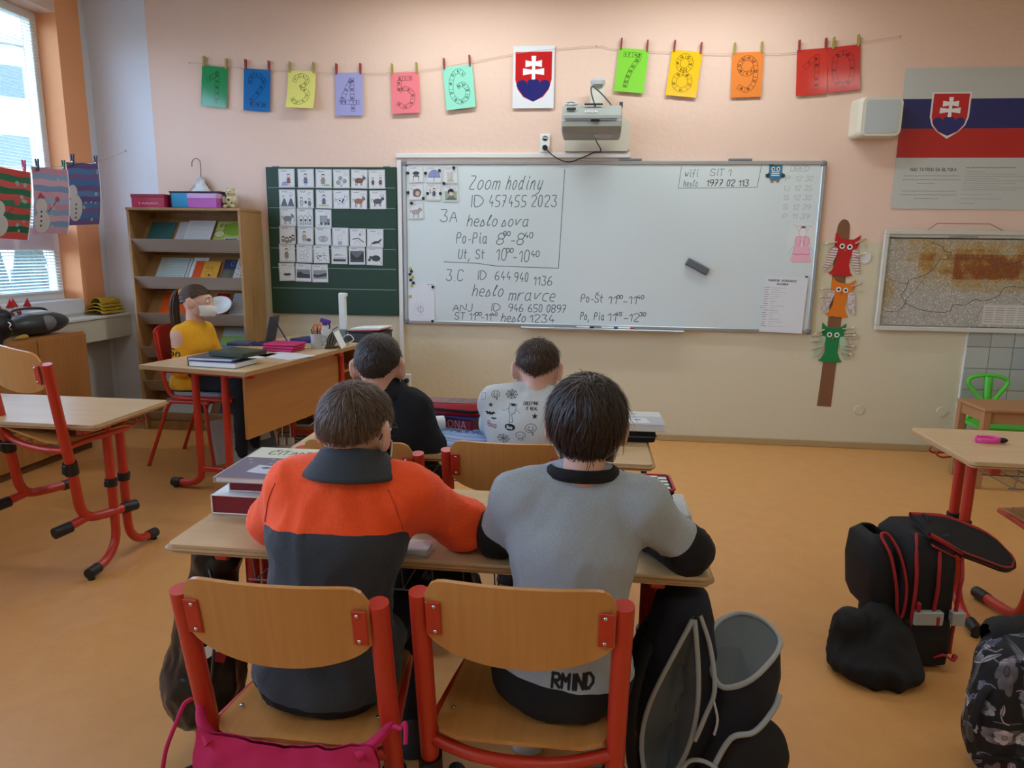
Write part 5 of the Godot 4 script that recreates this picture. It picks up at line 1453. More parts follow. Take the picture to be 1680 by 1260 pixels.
func build_left_corner():
	make_prints()
	# display bookcase with slanted shelves
	var bc := thing("display_bookcase", "tall brown bookcase with six slanted display shelves by the window corner", "bookcase", V(-2.0, 0, 0.012))
	var D := 0.33
	obj("side_panel", bx(0, 0.02, 0, 1.66, 0, D, 0.002), M.bookcase, bc)
	obj("side_panel", bx(0.86, 0.88, 0, 1.66, 0, D, 0.002), M.bookcase, bc)
	obj("top_board", bx(-0.004, 0.884, 1.66, 1.68, 0, D + 0.006, 0.003), M.bookcase, bc)
	obj("back_panel", bx(0.02, 0.86, 0.02, 1.66, 0.002, 0.012), M.bookcase, bc)
	obj("plinth", bx(0.02, 0.86, 0, 0.06, 0.26, 0.28), M.bookcase, bc)
	var lips := [1.365, 1.09, 0.82, 0.56, 0.30, 0.055]
	for i in 6:
		var y: float = lips[i]
		var sh := obj("slanted_shelf", Geo.new().loft([[V(0.02, y, 0.25), V(0.02, y + 0.24, 0.07), V(0.02, y + 0.246, 0.08), V(0.02, y + 0.006, 0.262)], [V(0.86, y, 0.25), V(0.86, y + 0.24, 0.07), V(0.86, y + 0.246, 0.08), V(0.86, y + 0.006, 0.262)]], true, false), M.bookcase, bc)
		obj("front_lip", Geo.new().loft([[V(0.02, y, 0.245), V(0.02, y + 0.09, 0.322), V(0.02, y + 0.09, 0.334), V(0.02, y - 0.004, 0.252)], [V(0.86, y, 0.245), V(0.86, y + 0.09, 0.322), V(0.86, y + 0.09, 0.334), V(0.86, y - 0.004, 0.252)]], true, false), M.shelf_grey, sh)
	# booklets leaning on the shelves: shelf, x, width, height, cover, what
	var bl := [[0, 0.16, 0.20, 0.19, 0, "teal folder at the left of the top shelf"], [0, 0.40, 0.22, 0.19, 1, "white sheet stapled beside the teal folder"], [0, 0.47, 0.21, 0.235, 25, "white printed sheet standing in the middle of the top shelf"], [0, 0.72, 0.26, 0.22, 2, "green workbook with letters at the right of the top shelf"],
		[1, 0.24, 0.26, 0.235, 3, "pale sheet of ruled lines in a clear sleeve, second shelf"], [1, 0.44, 0.12, 0.22, 25, "white sleeve between ruled sheet and orange booklet"], [1, 0.51, 0.2, 0.165, 4, "orange and yellow workbook on the second shelf"], [1, 0.69, 0.115, 0.19, 5, "dark blue photo booklet on the second shelf"], [1, 0.79, 0.11, 0.195, 6, "white booklet with grey leaf pattern on the second shelf"],
		[2, 0.24, 0.25, 0.235, 7, "plain orange folder on the third shelf"], [2, 0.60, 0.1, 0.235, 9, "dark red strip of card behind the girl's face"], [2, 0.77, 0.16, 0.225, 8, "pale sheet with rows of small symbols, third shelf"],
		[3, 0.16, 0.2, 0.235, 9, "dark red folder on the fourth shelf"], [3, 0.72, 0.26, 0.235, 10, "green landscape sheet on the fourth shelf"], [3, 0.30, 0.07, 0.08, 25, "small white slip low on the fourth shelf"],
		[4, 0.22, 0.19, 0.16, 11, "white booklet with black brush marks, fifth shelf"], [4, 0.38, 0.11, 0.15, 1, "blank pale booklet on the fifth shelf"],
		[5, 0.22, 0.26, 0.12, 25, "white loose paper on the lowest shelf"], [5, 0.42, 0.14, 0.18, 12, "black and white booklet on the lowest shelf"], [5, 0.66, 0.2, 0.22, 13, "dark blue binder on the lowest shelf"]]
	var z := {}
	for b in bl:
		var y: float = lips[b[0]]
		var k: int = z.get(b[0], 0)
		z[b[0]] = k + 1
		var lean := -atan2(0.18, 0.24)
		var m := one("booklet", Geo.new().sheet(b[2], minf(b[3], 0.2), 0.004, cover_uv(b[4])), M.prints, b[5], "booklet", "booklets in the display bookcase")
		var up := V(0, 0.24, -0.18).normalized()
		var nrm := V(0, 0.18, 0.24).normalized()
		m.position = V(-2.0 + b[1], y + 0.062, 0.2305) + up * (minf(b[3], 0.2) / 2) + nrm * (0.004 + 0.005 * (k % 3))
		m.rotation.x = lean
	# white dish on the third shelf
	var dish := one("plastic_dish", Geo.new().at(Transform3D(rx(PI / 2 - 0.64), Vector3.ZERO)).lathe([Vector2(0, 0), Vector2(0.07, 0), Vector2(0.095, 0.03), Vector2(0.1, 0.032), Vector2(0.098, 0.036), Vector2(0.09, 0.034), Vector2(0.066, 0.006), Vector2(0, 0.006)], 28, true, 1.0, 0.8), M.white_plastic, "oval white plastic dish leaning on the third shelf", "dish", "", V(-1.36, 0.955, 0.25))
	dish.set_meta("category", "dish")
	# on top of the bookcase
	var tz := 0.20
	var rb := thing("shoe_box", "crimson cardboard box with pale lettering on the bookcase", "box", V(-1.85, 1.68, tz), 0.0, "boxes on the bookcase")
	obj("box_body", bx(-0.13, 0.13, 0, 0.085, -0.09, 0.1, 0.002), mat("crimson_card", rgb(172, 18, 58), 0.6), rb)
	obj("lid", bx(-0.133, 0.133, 0.075, 0.098, -0.093, 0.103, 0.002), mat("crimson_lid", rgb(150, 16, 52), 0.6), rb)
	obj("print", Geo.new().sheet(0.25, 0.072, 0.001, cover_uv(23)), M.prints, rb, V(0, 0.038, 0.1))
	var bb := thing("shoe_box", "bright blue box in a black rim on the bookcase", "box", V(-1.5, 1.68, tz - 0.02), 0.0, "boxes on the bookcase")
	obj("box_body", bx(-0.2, 0.2, 0, 0.115, -0.12, 0.08, 0.003), M.black_plastic, bb)
	obj("blue_panel", bx(-0.185, 0.03, 0.008, 0.108, 0.08, 0.086, 0.002), mat("cyan_card", rgb(24, 150, 196), 0.5), bb)
	obj("lid_rim", bx(-0.205, 0.205, 0.112, 0.122, -0.125, 0.085, 0.003), M.black_plastic, bb)
	var pb := thing("shoe_box", "small pink and lilac box at the right on the bookcase", "box", V(-1.395, 1.68, tz + 0.11), 0.0, "boxes on the bookcase")
	obj("box_body", bx(-0.112, 0.105, 0, 0.075, -0.04, 0.04, 0.002), mat("pink_card", rgb(190, 86, 178), 0.5), pb)
	obj("lid", bx(-0.117, 0.11, 0.064, 0.1, -0.045, 0.045, 0.004), mat("lilac_card", rgb(212, 160, 214), 0.5), pb)
	var bear := thing("bear_figurine", "cream ceramic bear figurine with brown marks on the bookcase corner", "figurine", V(-1.225, 1.68, tz + 0.06))
	mat("bear_cream", rgb(206, 192, 150), 0.5)
	mat("bear_brown", rgb(92, 70, 46), 0.6)
	obj("body", Geo.new().ball(V(0, 0.05, 0), V(0.048, 0.05, 0.04), 10).ball(V(0, 0.112, 0.006), V(0.034, 0.032, 0.03), 10).ball(V(-0.024, 0.142, 0), V(0.011, 0.011, 0.008), 6).ball(V(0.024, 0.142, 0), V(0.011, 0.011, 0.008), 6).ball(V(-0.03, 0.014, 0.034), V(0.016, 0.014, 0.02), 7).ball(V(0.03, 0.014, 0.034), V(0.016, 0.014, 0.02), 7).ball(V(-0.045, 0.06, 0.018), V(0.014, 0.03, 0.014), 7).ball(V(0.045, 0.06, 0.018), V(0.014, 0.03, 0.014), 7), M.bear_cream, bear)
	for p in [[-0.012, 0.118, 0.034, 0.004], [0.012, 0.118, 0.034, 0.004], [0.0, 0.105, 0.036, 0.006], [0.0, 0.06, 0.038, 0.01], [-0.02, 0.035, 0.034, 0.008], [0.022, 0.04, 0.033, 0.007]]: obj("brown_mark", Geo.new().ball(V(p[0], p[1], p[2]), V(p[3], p[3], 0.004), 5), M.bear_brown, bear)
	# hanger with a white bag behind the boxes
	var hg := thing("coat_hanger", "wire coat hanger hooked on the wall above the blue box", "coat hanger", V(-1.6, 1.90, 0.03))
	obj("hook", Geo.new().tube(curve([V(-0.045, 0.1, 0), V(-0.04, 0.14, 0), V(-0.012, 0.162, 0), V(0.018, 0.15, 0), V(0.026, 0.11, 0), V(0.022, 0.02, 0)], 5), 0.0035, 7), mat("wire_brown", rgb(140, 110, 96), 0.4, 0.3), hg)
	obj("shoulder_wire", Geo.new().tube([V(0.022, 0.02, 0), V(-0.1, -0.1, 0), V(0.14, -0.1, 0), V(0.022, 0.02, 0)], 0.003, 6), M.wire_brown, hg)
	var nb := FastNoiseLite.new()
	nb.seed = 5
	nb.frequency = 9.0
	one("plastic_bag", Geo.new().slab(16, 14, func(u: float, v: float) -> Vector3:
		var y := -0.12 + v * 0.15
		var w := lerpf(0.1, 0.014, pow(v, 0.8))
		var a := (u - 0.5) * PI * 1.2
		return V(sin(a) * w * 1.0, y, cos(a) * 0.04 * (1 - v * 0.7) + 0.02 * nb.get_noise_2d(u * 3.0, v * 2.0)), 0.001), M.white_plastic, "crumpled white plastic bag hanging from the coat hanger", "plastic bag", "", V(-1.58, 1.90, 0.03))
	# low cabinet under the sill
	var cb := thing("low_cabinet", "low brown cabinet below the window with a stereo on top", "cabinet", V(-2.02, 0, 0.85))
	obj("carcass", bx(-0.235, -0.018, 0.05, 0.825, 0, 1.3, 0.002), M.cabinet, cb)
	obj("plinth", bx(-0.23, -0.03, 0, 0.05, 0.01, 1.29), mat("plinth_dark", rgb(110, 74, 44), 0.6), cb)
	for k in 3:
		var d := obj("door", bx(-0.018, 0, 0.055, 0.81, 0.003 + k * 0.433, 0.429 + k * 0.433, 0.002), M.cabinet, cb)
		obj("knob", Geo.new().ball(V(0.012, 0.62, 0.40 + k * 0.433 if k % 2 == 0 else 0.03 + k * 0.433), V(0.012, 0.012, 0.012), 6), M.chrome, d)
	# stereo
	var st := thing("portable_stereo", "rounded dark grey portable stereo on the low cabinet", "stereo", V(-2.14, 0.826, 1.12), 0.0)
	mat("stereo_grey", rgb(54, 58, 62), 0.35)
	obj("body", Geo.new().ball(V(0, 0.075, 0), V(0.095, 0.075, 0.25), 14), M.stereo_grey, st)
	obj("front_panel", Geo.new().ball(V(0.03, 0.078, 0.0), V(0.072, 0.06, 0.1), 12), M.mid_grey, st)
	obj("disc_lid", Geo.new().at(Transform3D(Basis(), V(0.0, 0.135, 0.0))).lathe([Vector2(0, 0), Vector2(0.08, 0), Vector2(0.082, 0.012), Vector2(0.05, 0.02), Vector2(0, 0.021)], 24, true, 0.8, 1.2), M.light_grey, st)
	obj("handle", Geo.new().tube(curve([V(-0.05, 0.11, -0.16), V(-0.06, 0.16, -0.12), V(-0.06, 0.165, 0.12), V(-0.05, 0.11, 0.16)], 5), 0.009, 8), M.dark_grey, st)
	# black bag at the picture's edge
	var bg := thing("black_handbag", "black bag with a metal clasp at the left end of the cabinet", "bag", V(-2.12, 0.826, 1.50))
	obj("body", Geo.new().ball(V(0, 0.09, 0), V(0.1, 0.095, 0.13), 12).ball(V(0.02, 0.15, -0.04), V(0.06, 0.05, 0.07), 10), mat("black_leather", rgb(20, 20, 24), 0.45), bg)
	obj("flap", Geo.new().ball(V(-0.01, 0.165, 0.02), V(0.075, 0.035, 0.09), 10), mat("flap_blue", rgb(66, 72, 84), 0.5), bg)
	obj("clasp", Geo.new().tube(curve([V(0.09, 0.12, -0.02), V(0.1, 0.105, -0.03), V(0.098, 0.09, -0.02), V(0.1, 0.075, -0.03)], 4), 0.006, 6), M.chrome, bg)
	obj("strap", Geo.new().tube(curve([V(0.08, 0.1, 0.05), V(0.115, 0.02, 0.07), V(0.122, -0.12, 0.1), V(0.122, -0.2, 0.12)], 5), 0.011, 6, true, false, 0.35), M.black_cloth, bg)
	one("toy_banana", Geo.new().tube(curve([V(0, 0.012, -0.05), V(0.012, 0.016, -0.02), V(0.014, 0.016, 0.02), V(0, 0.012, 0.05)], 4), [0.006, 0.01, 0.013, 0.015, 0.016, 0.016, 0.016, 0.015, 0.013, 0.012, 0.01, 0.008, 0.005], 8), mat("dull_yellow", rgb(190, 150, 62), 0.6), "small dull yellow toy banana beside the stereo", "toy", "", V(-2.06, 0.826, 1.36))
	# folded paper foxes on the ledge
	for f in [[1.28, 0.0, "larger one by the window frame"], [1.42, 0.25, "second one from the window frame"], [1.37, 0.1, "lowest one behind the stereo"]]:
		var fx := thing("paper_fox", "folded white paper fox with red ears, " + f[2], "paper fox", V(-2.33 if f[1] < 0.1 or f[1] > 0.2 else -2.29, 0.878, f[0] - 0.25), 0.9 + f[1], "folded paper foxes on the sill")
		var s: float = 1.0 if f[1] != 0.1 else 0.6
		var head := Geo.new()
		head.prism(pvec([[-0.07 * s, 0.09 * s], [0.0, 0.0], [0.075 * s, 0.07 * s], [0.07 * s, 0.12 * s], [0.04 * s, 0.13 * s], [-0.04 * s, 0.14 * s]]), 0, 0.006)
		obj("head", head, M.paper, fx)
		for e in [-1, 1]: obj("ear", Geo.new().prism(pvec([[e * 0.012 * s, 0.12 * s], [e * 0.06 * s, 0.118 * s], [e * 0.04 * s, 0.18 * s]]), 0.002, 0.012), mat("fox_red", rgb(196, 40, 36), 0.7), fx)
		for e in [[-0.02, 0.085], [0.03, 0.08], [0.0, 0.04]]: obj("mark", Geo.new().ball(V(e[0] * s, e[1] * s, 0.007), V(0.006, 0.006, 0.002) * s, 5), M.black, fx)
		obj("stand", Geo.new().loft([[V(-0.03 * s, 0, -0.04), V(-0.03 * s, 0, 0), V(0.03 * s, 0, 0), V(0.03 * s, 0, -0.04)], [V(-0.01, 0.06 * s, -0.004), V(-0.01, 0.06 * s, 0), V(0.01, 0.06 * s, 0), V(0.01, 0.06 * s, -0.004)]], true, false), M.paper, fx)
	# patterned yellow cloth on the sill
	var yc := Ink.new(256, 256, rgb(196, 162, 46))
	rng.seed = 12
	for i in 40: yc.disc(Vector2(rng.randf() * 256, rng.randf() * 256), rng.randf_range(6, 20), [rgb(180, 60, 40), rgb(214, 190, 90), rgb(70, 50, 60), rgb(206, 120, 40)][i % 4], rng.randf_range(5, 14))
	tex_mat("yellow_print", yc, 0.9)
	var nn := FastNoiseLite.new()
	nn.seed = 8
	nn.frequency = 8.0
	var ycl := thing("folded_cloth", "crumpled yellow patterned cloth lying on the window sill", "cloth", V(-2.34, 0.878, 0.2))
	for k in 4: obj("fold", Geo.new().slab(16, 12, func(u: float, v: float) -> Vector3:
		var a := PI * v
		return V((cos(a)) * (0.075 - 0.008 * k), 0.012 + k * 0.024 + sin(a) * (0.045 if k == 3 else 0.03) + 0.008 * nn.get_noise_2d(u * 3.0 + k, v * 2.0), (u - 0.5) * (0.27 - k * 0.02)), 0.006), M.yellow_print, ycl)
	# painted snowmen hung on a string from the corner
	var sn := Ink.new(1024, 512, Color.WHITE)
	var bands := [[rgb(206, 78, 74), rgb(30, 112, 78)], [rgb(204, 150, 176), rgb(128, 160, 196)], [rgb(104, 84, 140), rgb(72, 120, 176)]]
	for n in 3:
		sn.area(n * 340, 0, 1)
		for y in 11:
			var w := []
			for x in 9: w.append(Vector2(x * 41.0, y * 46 + 5 * sin(x * 1.3 + y)))
			var lo := w.duplicate()
			lo.reverse()
			sn.fill(w + lo.map(func(q): return q + Vector2(0, 56)), bands[n][y % 2].lerp(Color.WHITE, 0.12 * (y % 3) if n == 1 else 0.05 * (y % 3)))
		if n < 2: sn.fill(sn.oval(Vector2(70, 300), 52, 60), rgb(206, 206, 204)).fill(sn.oval(Vector2(80, 420), 74, 84), rgb(206, 206, 204)).line(pvec([[130, 340], [210, 250]]), 8, rgb(130, 80, 70)).disc(Vector2(216, 240), 22, rgb(190, 90, 90)).fill(pvec([[30, 240], [60, 190], [110, 236]]), rgb(190, 80, 90))
		else: sn.fill(sn.oval(Vector2(66, 370), 70, 110), rgb(204, 206, 204)).fill(sn.oval(Vector2(40, 240), 46, 60), rgb(204, 206, 204))
		for i in 4: sn.disc(Vector2(70, 340 + i * 36), 8, rgb(50, 50, 60))
		rng.seed = 40 + n
		for i in 9: sn.disc(Vector2(rng.randf_range(150, 320), rng.randf_range(30, 480)), rng.randf_range(8, 16), rgb(196, 200, 206).lerp(bands[n][1], 0.2))
	tex_mat("snow_paint", sn, 0.8)
	var nm := ["red and green striped", "pink and pale blue striped", "violet and blue striped"]
	var cz := [1.22, 0.88, 0.56]
	var cy := [1.86, 1.90, 1.97]
	var pc := [[mat("peg_pink", rgb(196, 60, 100), 0.5), M.peg_pink], [mat("peg_navy", rgb(40, 50, 80), 0.5), mat("peg_teal", rgb(20, 110, 96), 0.5)], [M.peg_navy, M.peg_navy]]
	for n in 3:
		var p := one("snowman_painting", Geo.new().sheet(0.285, 0.42, 0.001, Rect2(n * 340 / 1024.0, 0, 336 / 1024.0, 1), -0.06, 6), M.snow_paint, nm[n] + " snowman painting pegged to the string by the window", "painting", "snowman paintings on the string", V(-2.13, cy[n] - 0.215, cz[n]), PI / 2 - 0.1)
		p.rotation.z = [-0.04, 0.03, 0.07][n]
		for e in [-1, 1]: peg(-2.127, cy[n] + 0.0 + e * 0.01, cz[n] - e * 0.115, pc[n][0 if e < 0 else 1], "%s clothes peg on the %s snowman painting, %s" % [["pink", "dark blue", "dark blue"][n] if e < 0 or n != 1 else "teal", ["red and green", "pink and pale blue", "violet"][n], "nearer the room's back" if e < 0 else "nearer the front wall"], "clothes pegs on the snowman string", 0.0, PI / 2)
	one("hanging_string", Geo.new().tube(curve([V(-2.19, 2.12, 0.012), V(-2.135, 2.01, 0.35), V(-2.13, 1.972, 0.56), V(-2.13, 1.902, 0.88), V(-2.13, 1.862, 1.22), V(-2.13, 1.85, 1.8)], 4), 0.0015, 5), M.string, "thin string by the window carrying the snowman paintings", "string")
	one("nail", Geo.new().tube([V(0, 0, 0), V(0, 0.002, 0.02)], 0.003, 6), M.mid_grey, "nail in the white wall strip holding the snowman string", "nail", "", V(-2.19, 2.12, 0))

# ------------------------------------------------------------------ the teacher's desk
const TA := Vector3(-1.085, 0, 1.665)
const TT := -0.18

func td(lx: float, y: float, lz: float) -> Vector3:
	return TA + Basis(Vector3.UP, TT) * Vector3(lx, y, lz)

func build_teacher_desk():
	var t := thing("teacher_desk", "big brown teacher's desk with red legs and wooden front panel", "desk", TA, TT)
	obj("desk_top", bx(0, 0.70, 0.725, 0.75, -1.5, 0, 0.003), M.beech_top, t)
	obj("edge_band", bx(-0.001, 0.701, 0.7252, 0.7488, -0.001, 0.0015).box(V(0.7, 0.737, -0.75), V(0.003, 0.0236, 1.5)), M.edge, t)
	obj("front_panel", bx(0.60, 0.618, 0.345, 0.725, -1.08, -0.10, 0.002), M.panel, t)
	for z in [-0.13, -1.05]:
		for s in [-1.0, 1.0]:
			var x: float = 0.36 + s * 0.1
			var lg := obj("leg", Geo.new().tube(curve([V(x, 0.725, z), V(x, 0.4, z), V(x, 0.14, z), V(x + s * 0.02, 0.07, z), V(x + s * 0.08, 0.04, z), V(x + s * 0.17, 0.034, z)], 4), 0.021, 12), M.red_paint, t)
			var ft := Geo.new().tube([V(x + s * 0.15, 0.035, z), V(x + s * 0.21, 0.032, z)], 0.026, 12)
			ft.tube([V(x + s * 0.19, 0, z), V(x + s * 0.19, 0.03, z)], 0.015, 10)
			obj("foot_cap", ft, M.black_plastic, lg)
		obj("brace", bx(0.27, 0.45, 0.12, 0.15, z - 0.012, z + 0.012, 0.003), M.red_paint, t)
		obj("top_rail", bx(0.06, 0.66, 0.69, 0.725, z - 0.015, z + 0.015, 0.003), M.red_paint, t)
	# open compartment at the far end
	obj("compartment_side", bx(0.08, 0.62, 0.10, 0.725, -1.49, -1.475), M.panel, t)
	obj("compartment_back", bx(0.08, 0.095, 0.10, 0.725, -1.475, -1.10), M.panel, t)
	for y in [0.10, 0.55]: obj("compartment_shelf", bx(0.095, 0.60, y, y + 0.018, -1.475, -1.10), M.panel, t)
	obj("corner_leg", Geo.new().tube([V(0.63, 0.725, -1.10), V(0.63, 0.0, -1.10)], 0.018, 12), M.red_paint, t)
	var y := 0.751
	# books at the near end
	mat("dark_teal", rgb(34, 66, 74), 0.5)
	mat("olive_dark", rgb(44, 52, 38), 0.5)
	mat("steel_blue", rgb(72, 100, 150), 0.5)
	book("book", "thick teal and blue schoolbook at the bottom of the girl's pile", td(0.43, y, -0.16), TT + 0.05, 0.30, 0.032, 0.20, 22, M.dark_teal, "book", "books on the teacher's desk")
	book("book", "grey schoolbook with a pale picture, middle of the pile", td(0.40, y + 0.033, -0.17), TT + 0.12, 0.27, 0.018, 0.19, 20, M.steel_blue, "book", "books on the teacher's desk")
	book("document_folder", "dark green folder lying on top of the book pile", td(0.49, y + 0.052, -0.22), TT - 0.06, 0.24, 0.026, 0.20, 21, M.olive_dark, "folder", "", false)
	one("loose_sheet", flat_cover(0.28, 0.21, 25), M.prints, "white worksheet lying in the middle of the teacher's desk", "paper", "papers on the teacher's desk", td(0.33, y, -0.52), TT + 0.1)
	one("loose_sheet", flat_cover(0.3, 0.21, 25), M.prints, "white worksheet near the front panel's top edge", "paper", "papers on the teacher's desk", td(0.55, y, -0.58), TT - 0.25)
	one("notebook", flat_cover(0.2, 0.15, 22), M.prints, "thin blue exercise book in front of the girl", "notebook", "", td(0.22, y, -0.40), TT + 0.3)
	# pink tablets in a stack
	mat("pink_case", rgb(192, 40, 96), 0.45)
	for k in 3:
		var tb := thing("tablet", "tablet in a pink case, %s of the stack" % ["lowest", "middle", "topmost"][k], "tablet", td(0.40 + k * 0.006, y + 0.0015 + k * 0.0175, -0.78), TT + 0.05 * k, "pink tablets")
		obj("case", bx(-0.11, 0.11, 0, 0.016, -0.08, 0.08, 0.006), M.pink_case, tb)
		obj("screen", bx(-0.095, 0.095, 0.0158, 0.0168, -0.066, 0.066), M.dark_grey if k < 2 else M.pink_case, tb)
	# blue tablet with stand and folder
	mat("blue_case", rgb(34, 40, 92), 0.5)
	var bt := thing("tablet", "dark blue tablet folded up on its stand", "tablet", td(0.20, y, -0.98), TT + 0.2)
	obj("keyboard", bx(-0.14, 0.14, 0, 0.014, -0.1, 0.08, 0.004), M.blue_case, bt)
	obj("screen", Geo.new().box(V(-0.03, 0.1, -0.02), V(0.014, 0.2, 0.15), 0.005, rz(-0.22)), M.dark_grey, bt)
	obj("prop", Geo.new().tube([V(0.0, 0.15, -0.02), V(0.08, 0.014, -0.02)], 0.005, 8), M.blue_case, bt)
	obj("spare_keyboard", bx(-0.30, -0.15, 0, 0.02, -0.03, 0.1, 0.004), mat("slate_blue", rgb(70, 80, 120), 0.5), bt)
	book("document_folder", "bright navy folder lying behind the pen cup", td(0.32, y, -1.25), TT - 0.1, 0.26, 0.02, 0.19, 13, mat("folder_blue", rgb(44, 50, 130), 0.45), "folder", "", false)
	# pen cup
	var cup := thing("pen_cup", "grey mesh cup of pens and scissors on the teacher's desk", "pen cup", td(0.55, y, -0.93))
	obj("cup", Geo.new().lathe([Vector2(0, 0), Vector2(0.036, 0), Vector2(0.038, 0.1), Vector2(0.035, 0.1), Vector2(0.033, 0.006), Vector2(0, 0.006)], 20, false), M.light_grey, cup)
	var pc := [M.dark_grey, M.black_plastic, mat("pen_orange", rgb(226, 96, 36), 0.4), M.dark_grey, mat("pen_green", rgb(60, 110, 70), 0.4), M.light_grey, M.black_plastic]
	for k in 7:
		var a := TAU * k / 7.0
		one("pen", Geo.new().tube([V(cos(a) * 0.012, 0.009, sin(a) * 0.012), V(cos(a) * 0.03, 0.13 + 0.012 * (k % 3), sin(a) * 0.03)], 0.0042, 7), pc[k], "%s pen standing in the mesh cup, %s" % [["grey", "black", "orange", "grey", "green", "pale grey", "black"][k], ["on the right", "right rear", "leaning to the rear", "left rear", "on the left", "left front", "right front"][k]], "pen", "pens in the mesh cup", td(0.55, y, -0.93))
	var sc := thing("scissors", "scissors with orange handles standing in the mesh cup", "scissors", td(0.56, y + 0.01, -0.93))
	obj("blades", bx(-0.006, 0.006, 0, 0.1, -0.002, 0.002), M.chrome, sc)
	for s in [-1, 1]: obj("handle", Geo.new().tube(range(12).map(func(k): return V(s * 0.013 + cos(TAU * k / 12) * 0.012, 0.128 + sin(TAU * k / 12) * 0.026, 0)), 0.004, 6, false, true), M.pen_orange, sc)
	# spray bottle
	var sb := thing("spray_bottle", "clear spray bottle with a purple trigger head", "spray bottle", td(0.50, y, -1.12))
	obj("bottle", Geo.new().lathe([Vector2(0, 0), Vector2(0.038, 0), Vector2(0.04, 0.06), Vector2(0.036, 0.1), Vector2(0.016, 0.125), Vector2(0.013, 0.135), Vector2(0, 0.135)], 20), M.clear_plastic, sb)
	obj("label_band", Geo.new().lathe([Vector2(0.0405, 0.02), Vector2(0.0405, 0.06)], 20), M.light_grey, sb)
	mat("purple_plastic", rgb(78, 32, 130), 0.4)
	obj("trigger_head", Geo.new().box(V(0.004, 0.162, 0), V(0.075, 0.03, 0.024), 0.008, rz(-0.25)).box(V(0, 0.143, 0), V(0.026, 0.024, 0.024), 0.004), M.purple_plastic, sb)
	obj("trigger", Geo.new().tube(curve([V(0.022, 0.15, 0), V(0.034, 0.13, 0), V(0.03, 0.11, 0)], 4), 0.005, 7), M.purple_plastic, sb)
	# desk calendar
	var dc := thing("desk_calendar", "tent-shaped desk calendar with curled grey pages", "calendar", td(0.63, y, -1.03), TT + 0.35)
	for s in [-1.0, 1.0]: obj("board", Geo.new().box(V(s * 0.028, 0.062, 0), V(0.003, 0.136, 0.17), 0.0, rz(s * 0.42)), M.paper if s > 0 else M.mid_grey, dc)
	for k in 4: obj("page", Geo.new().slab(6, 6, func(u: float, v: float) -> Vector3: return V(0.004 - 0.05 * (1 - v) * (0.4 + 0.18 * k) - 0.012 * sin(PI * v) * (k - 1.5), 0.008 + v * 0.118, (u - 0.5) * 0.16), 0.0008), M.ivory if k % 2 else M.light_grey, dc)
	obj("wire_spine", Geo.new().tube([V(0, 0.125, -0.08), V(0, 0.125, 0.08)], 0.005, 8), M.dark_grey, dc)
	# document camera: white column on a grey foot
	var cm := thing("document_camera", "slim white document camera column on a dark grey foot", "document camera", td(0.52, y, -1.33))
	obj("foot", Geo.new().lathe([Vector2(0, 0), Vector2(0.075, 0), Vector2(0.072, 0.012), Vector2(0.03, 0.03), Vector2(0, 0.032)], 24, false), M.dark_grey, cm)
	obj("neck", bx(-0.024, 0.024, 0.025, 0.085, -0.02, 0.02, 0.006), M.mid_grey, cm)
	obj("column", bx(-0.027, 0.025, 0.08, 0.345, -0.016, 0.016, 0.008), M.white_plastic, cm)
	obj("camera_head", Geo.new().tube([V(0.02, 0.33, -0.016), V(0.02, 0.33, 0.02)], 0.014, 10), M.white_plastic, cm)
	# tray of papers by the wall
	var tr := thing("letter_tray", "black letter tray stacked with papers at the desk's far end", "letter tray", td(0.57, y, -1.38) + V(0.12, 0, 0), TT)
	obj("tray", bx(-0.12, 0.13, 0, 0.07, -0.1, 0.1, 0.006), M.dark_grey, tr)
	obj("tray_rim", bx(-0.125, 0.135, 0.07, 0.08, -0.105, 0.105, 0.003), M.black_plastic, tr)
	for k in 3: obj("paper_stack", Geo.new().box(V(0.0 + k * 0.01, 0.084 + k * 0.0085, 0), V(0.24, 0.008, 0.18), 0.001, rz(0.06)), [M.red_plastic, M.ivory, M.paper][k], tr)
	one("charging_cable", Geo.new().tube(curve([V(-0.02, 0.004, 0), V(0.02, 0.05, 0.0), V(0.06, 0.06, 0.01), V(0.09, 0.03, 0.02), V(0.06, 0.004, 0.03), V(0.12, 0.004, 0.04), V(0.18, 0.006, 0.02)], 6), 0.0035, 6), M.white_plastic, "white charging cable looping beside the document camera", "cable", "", td(0.56, y, -1.24))
	# under the desk
	var ps := thing("power_strip", "white power strip with three plugs under the teacher's desk", "power strip", V(-0.66, 0, 0.74), 0.2)
	obj("strip", bx(-0.15, 0.15, 0.0, 0.045, -0.028, 0.028, 0.006), M.white_plastic, ps)
	for k in 3:
		var pl := obj("plug", bx(-0.022, 0.022, 0.045, 0.10, -0.02, 0.02, 0.008), M.white_plastic, ps, V(-0.09 + k * 0.056, 0, 0))
		obj("cord", Geo.new().tube(curve([V(0, 0.1, 0), V(0.0, 0.15, 0), V(0.012 - k * 0.01, 0.26, -0.02), V(0.02, 0.42, -0.05)], 4), 0.004, 6), M.white_plastic, pl)
	obj("switch", bx(0.10, 0.13, 0.045, 0.05, -0.01, 0.01), M.black_plastic, ps)
	var cn := FastNoiseLite.new()
	cn.seed = 2
	cn.frequency = 0.9
	var cp := []
	for k in 26: cp.append(V(-0.42 + 0.14 * cn.get_noise_1d(k * 1.3), 0.012 + 0.03 * absf(cn.get_noise_1d(k * 2.1 + 50)), 0.66 + 0.14 * cn.get_noise_1d(k * 1.7 + 90)))
	one("cable_tangle", Geo.new().tube(curve(cp, 5), 0.006, 7), M.black_plastic, "black tangle of cable beside the power strip", "cable")
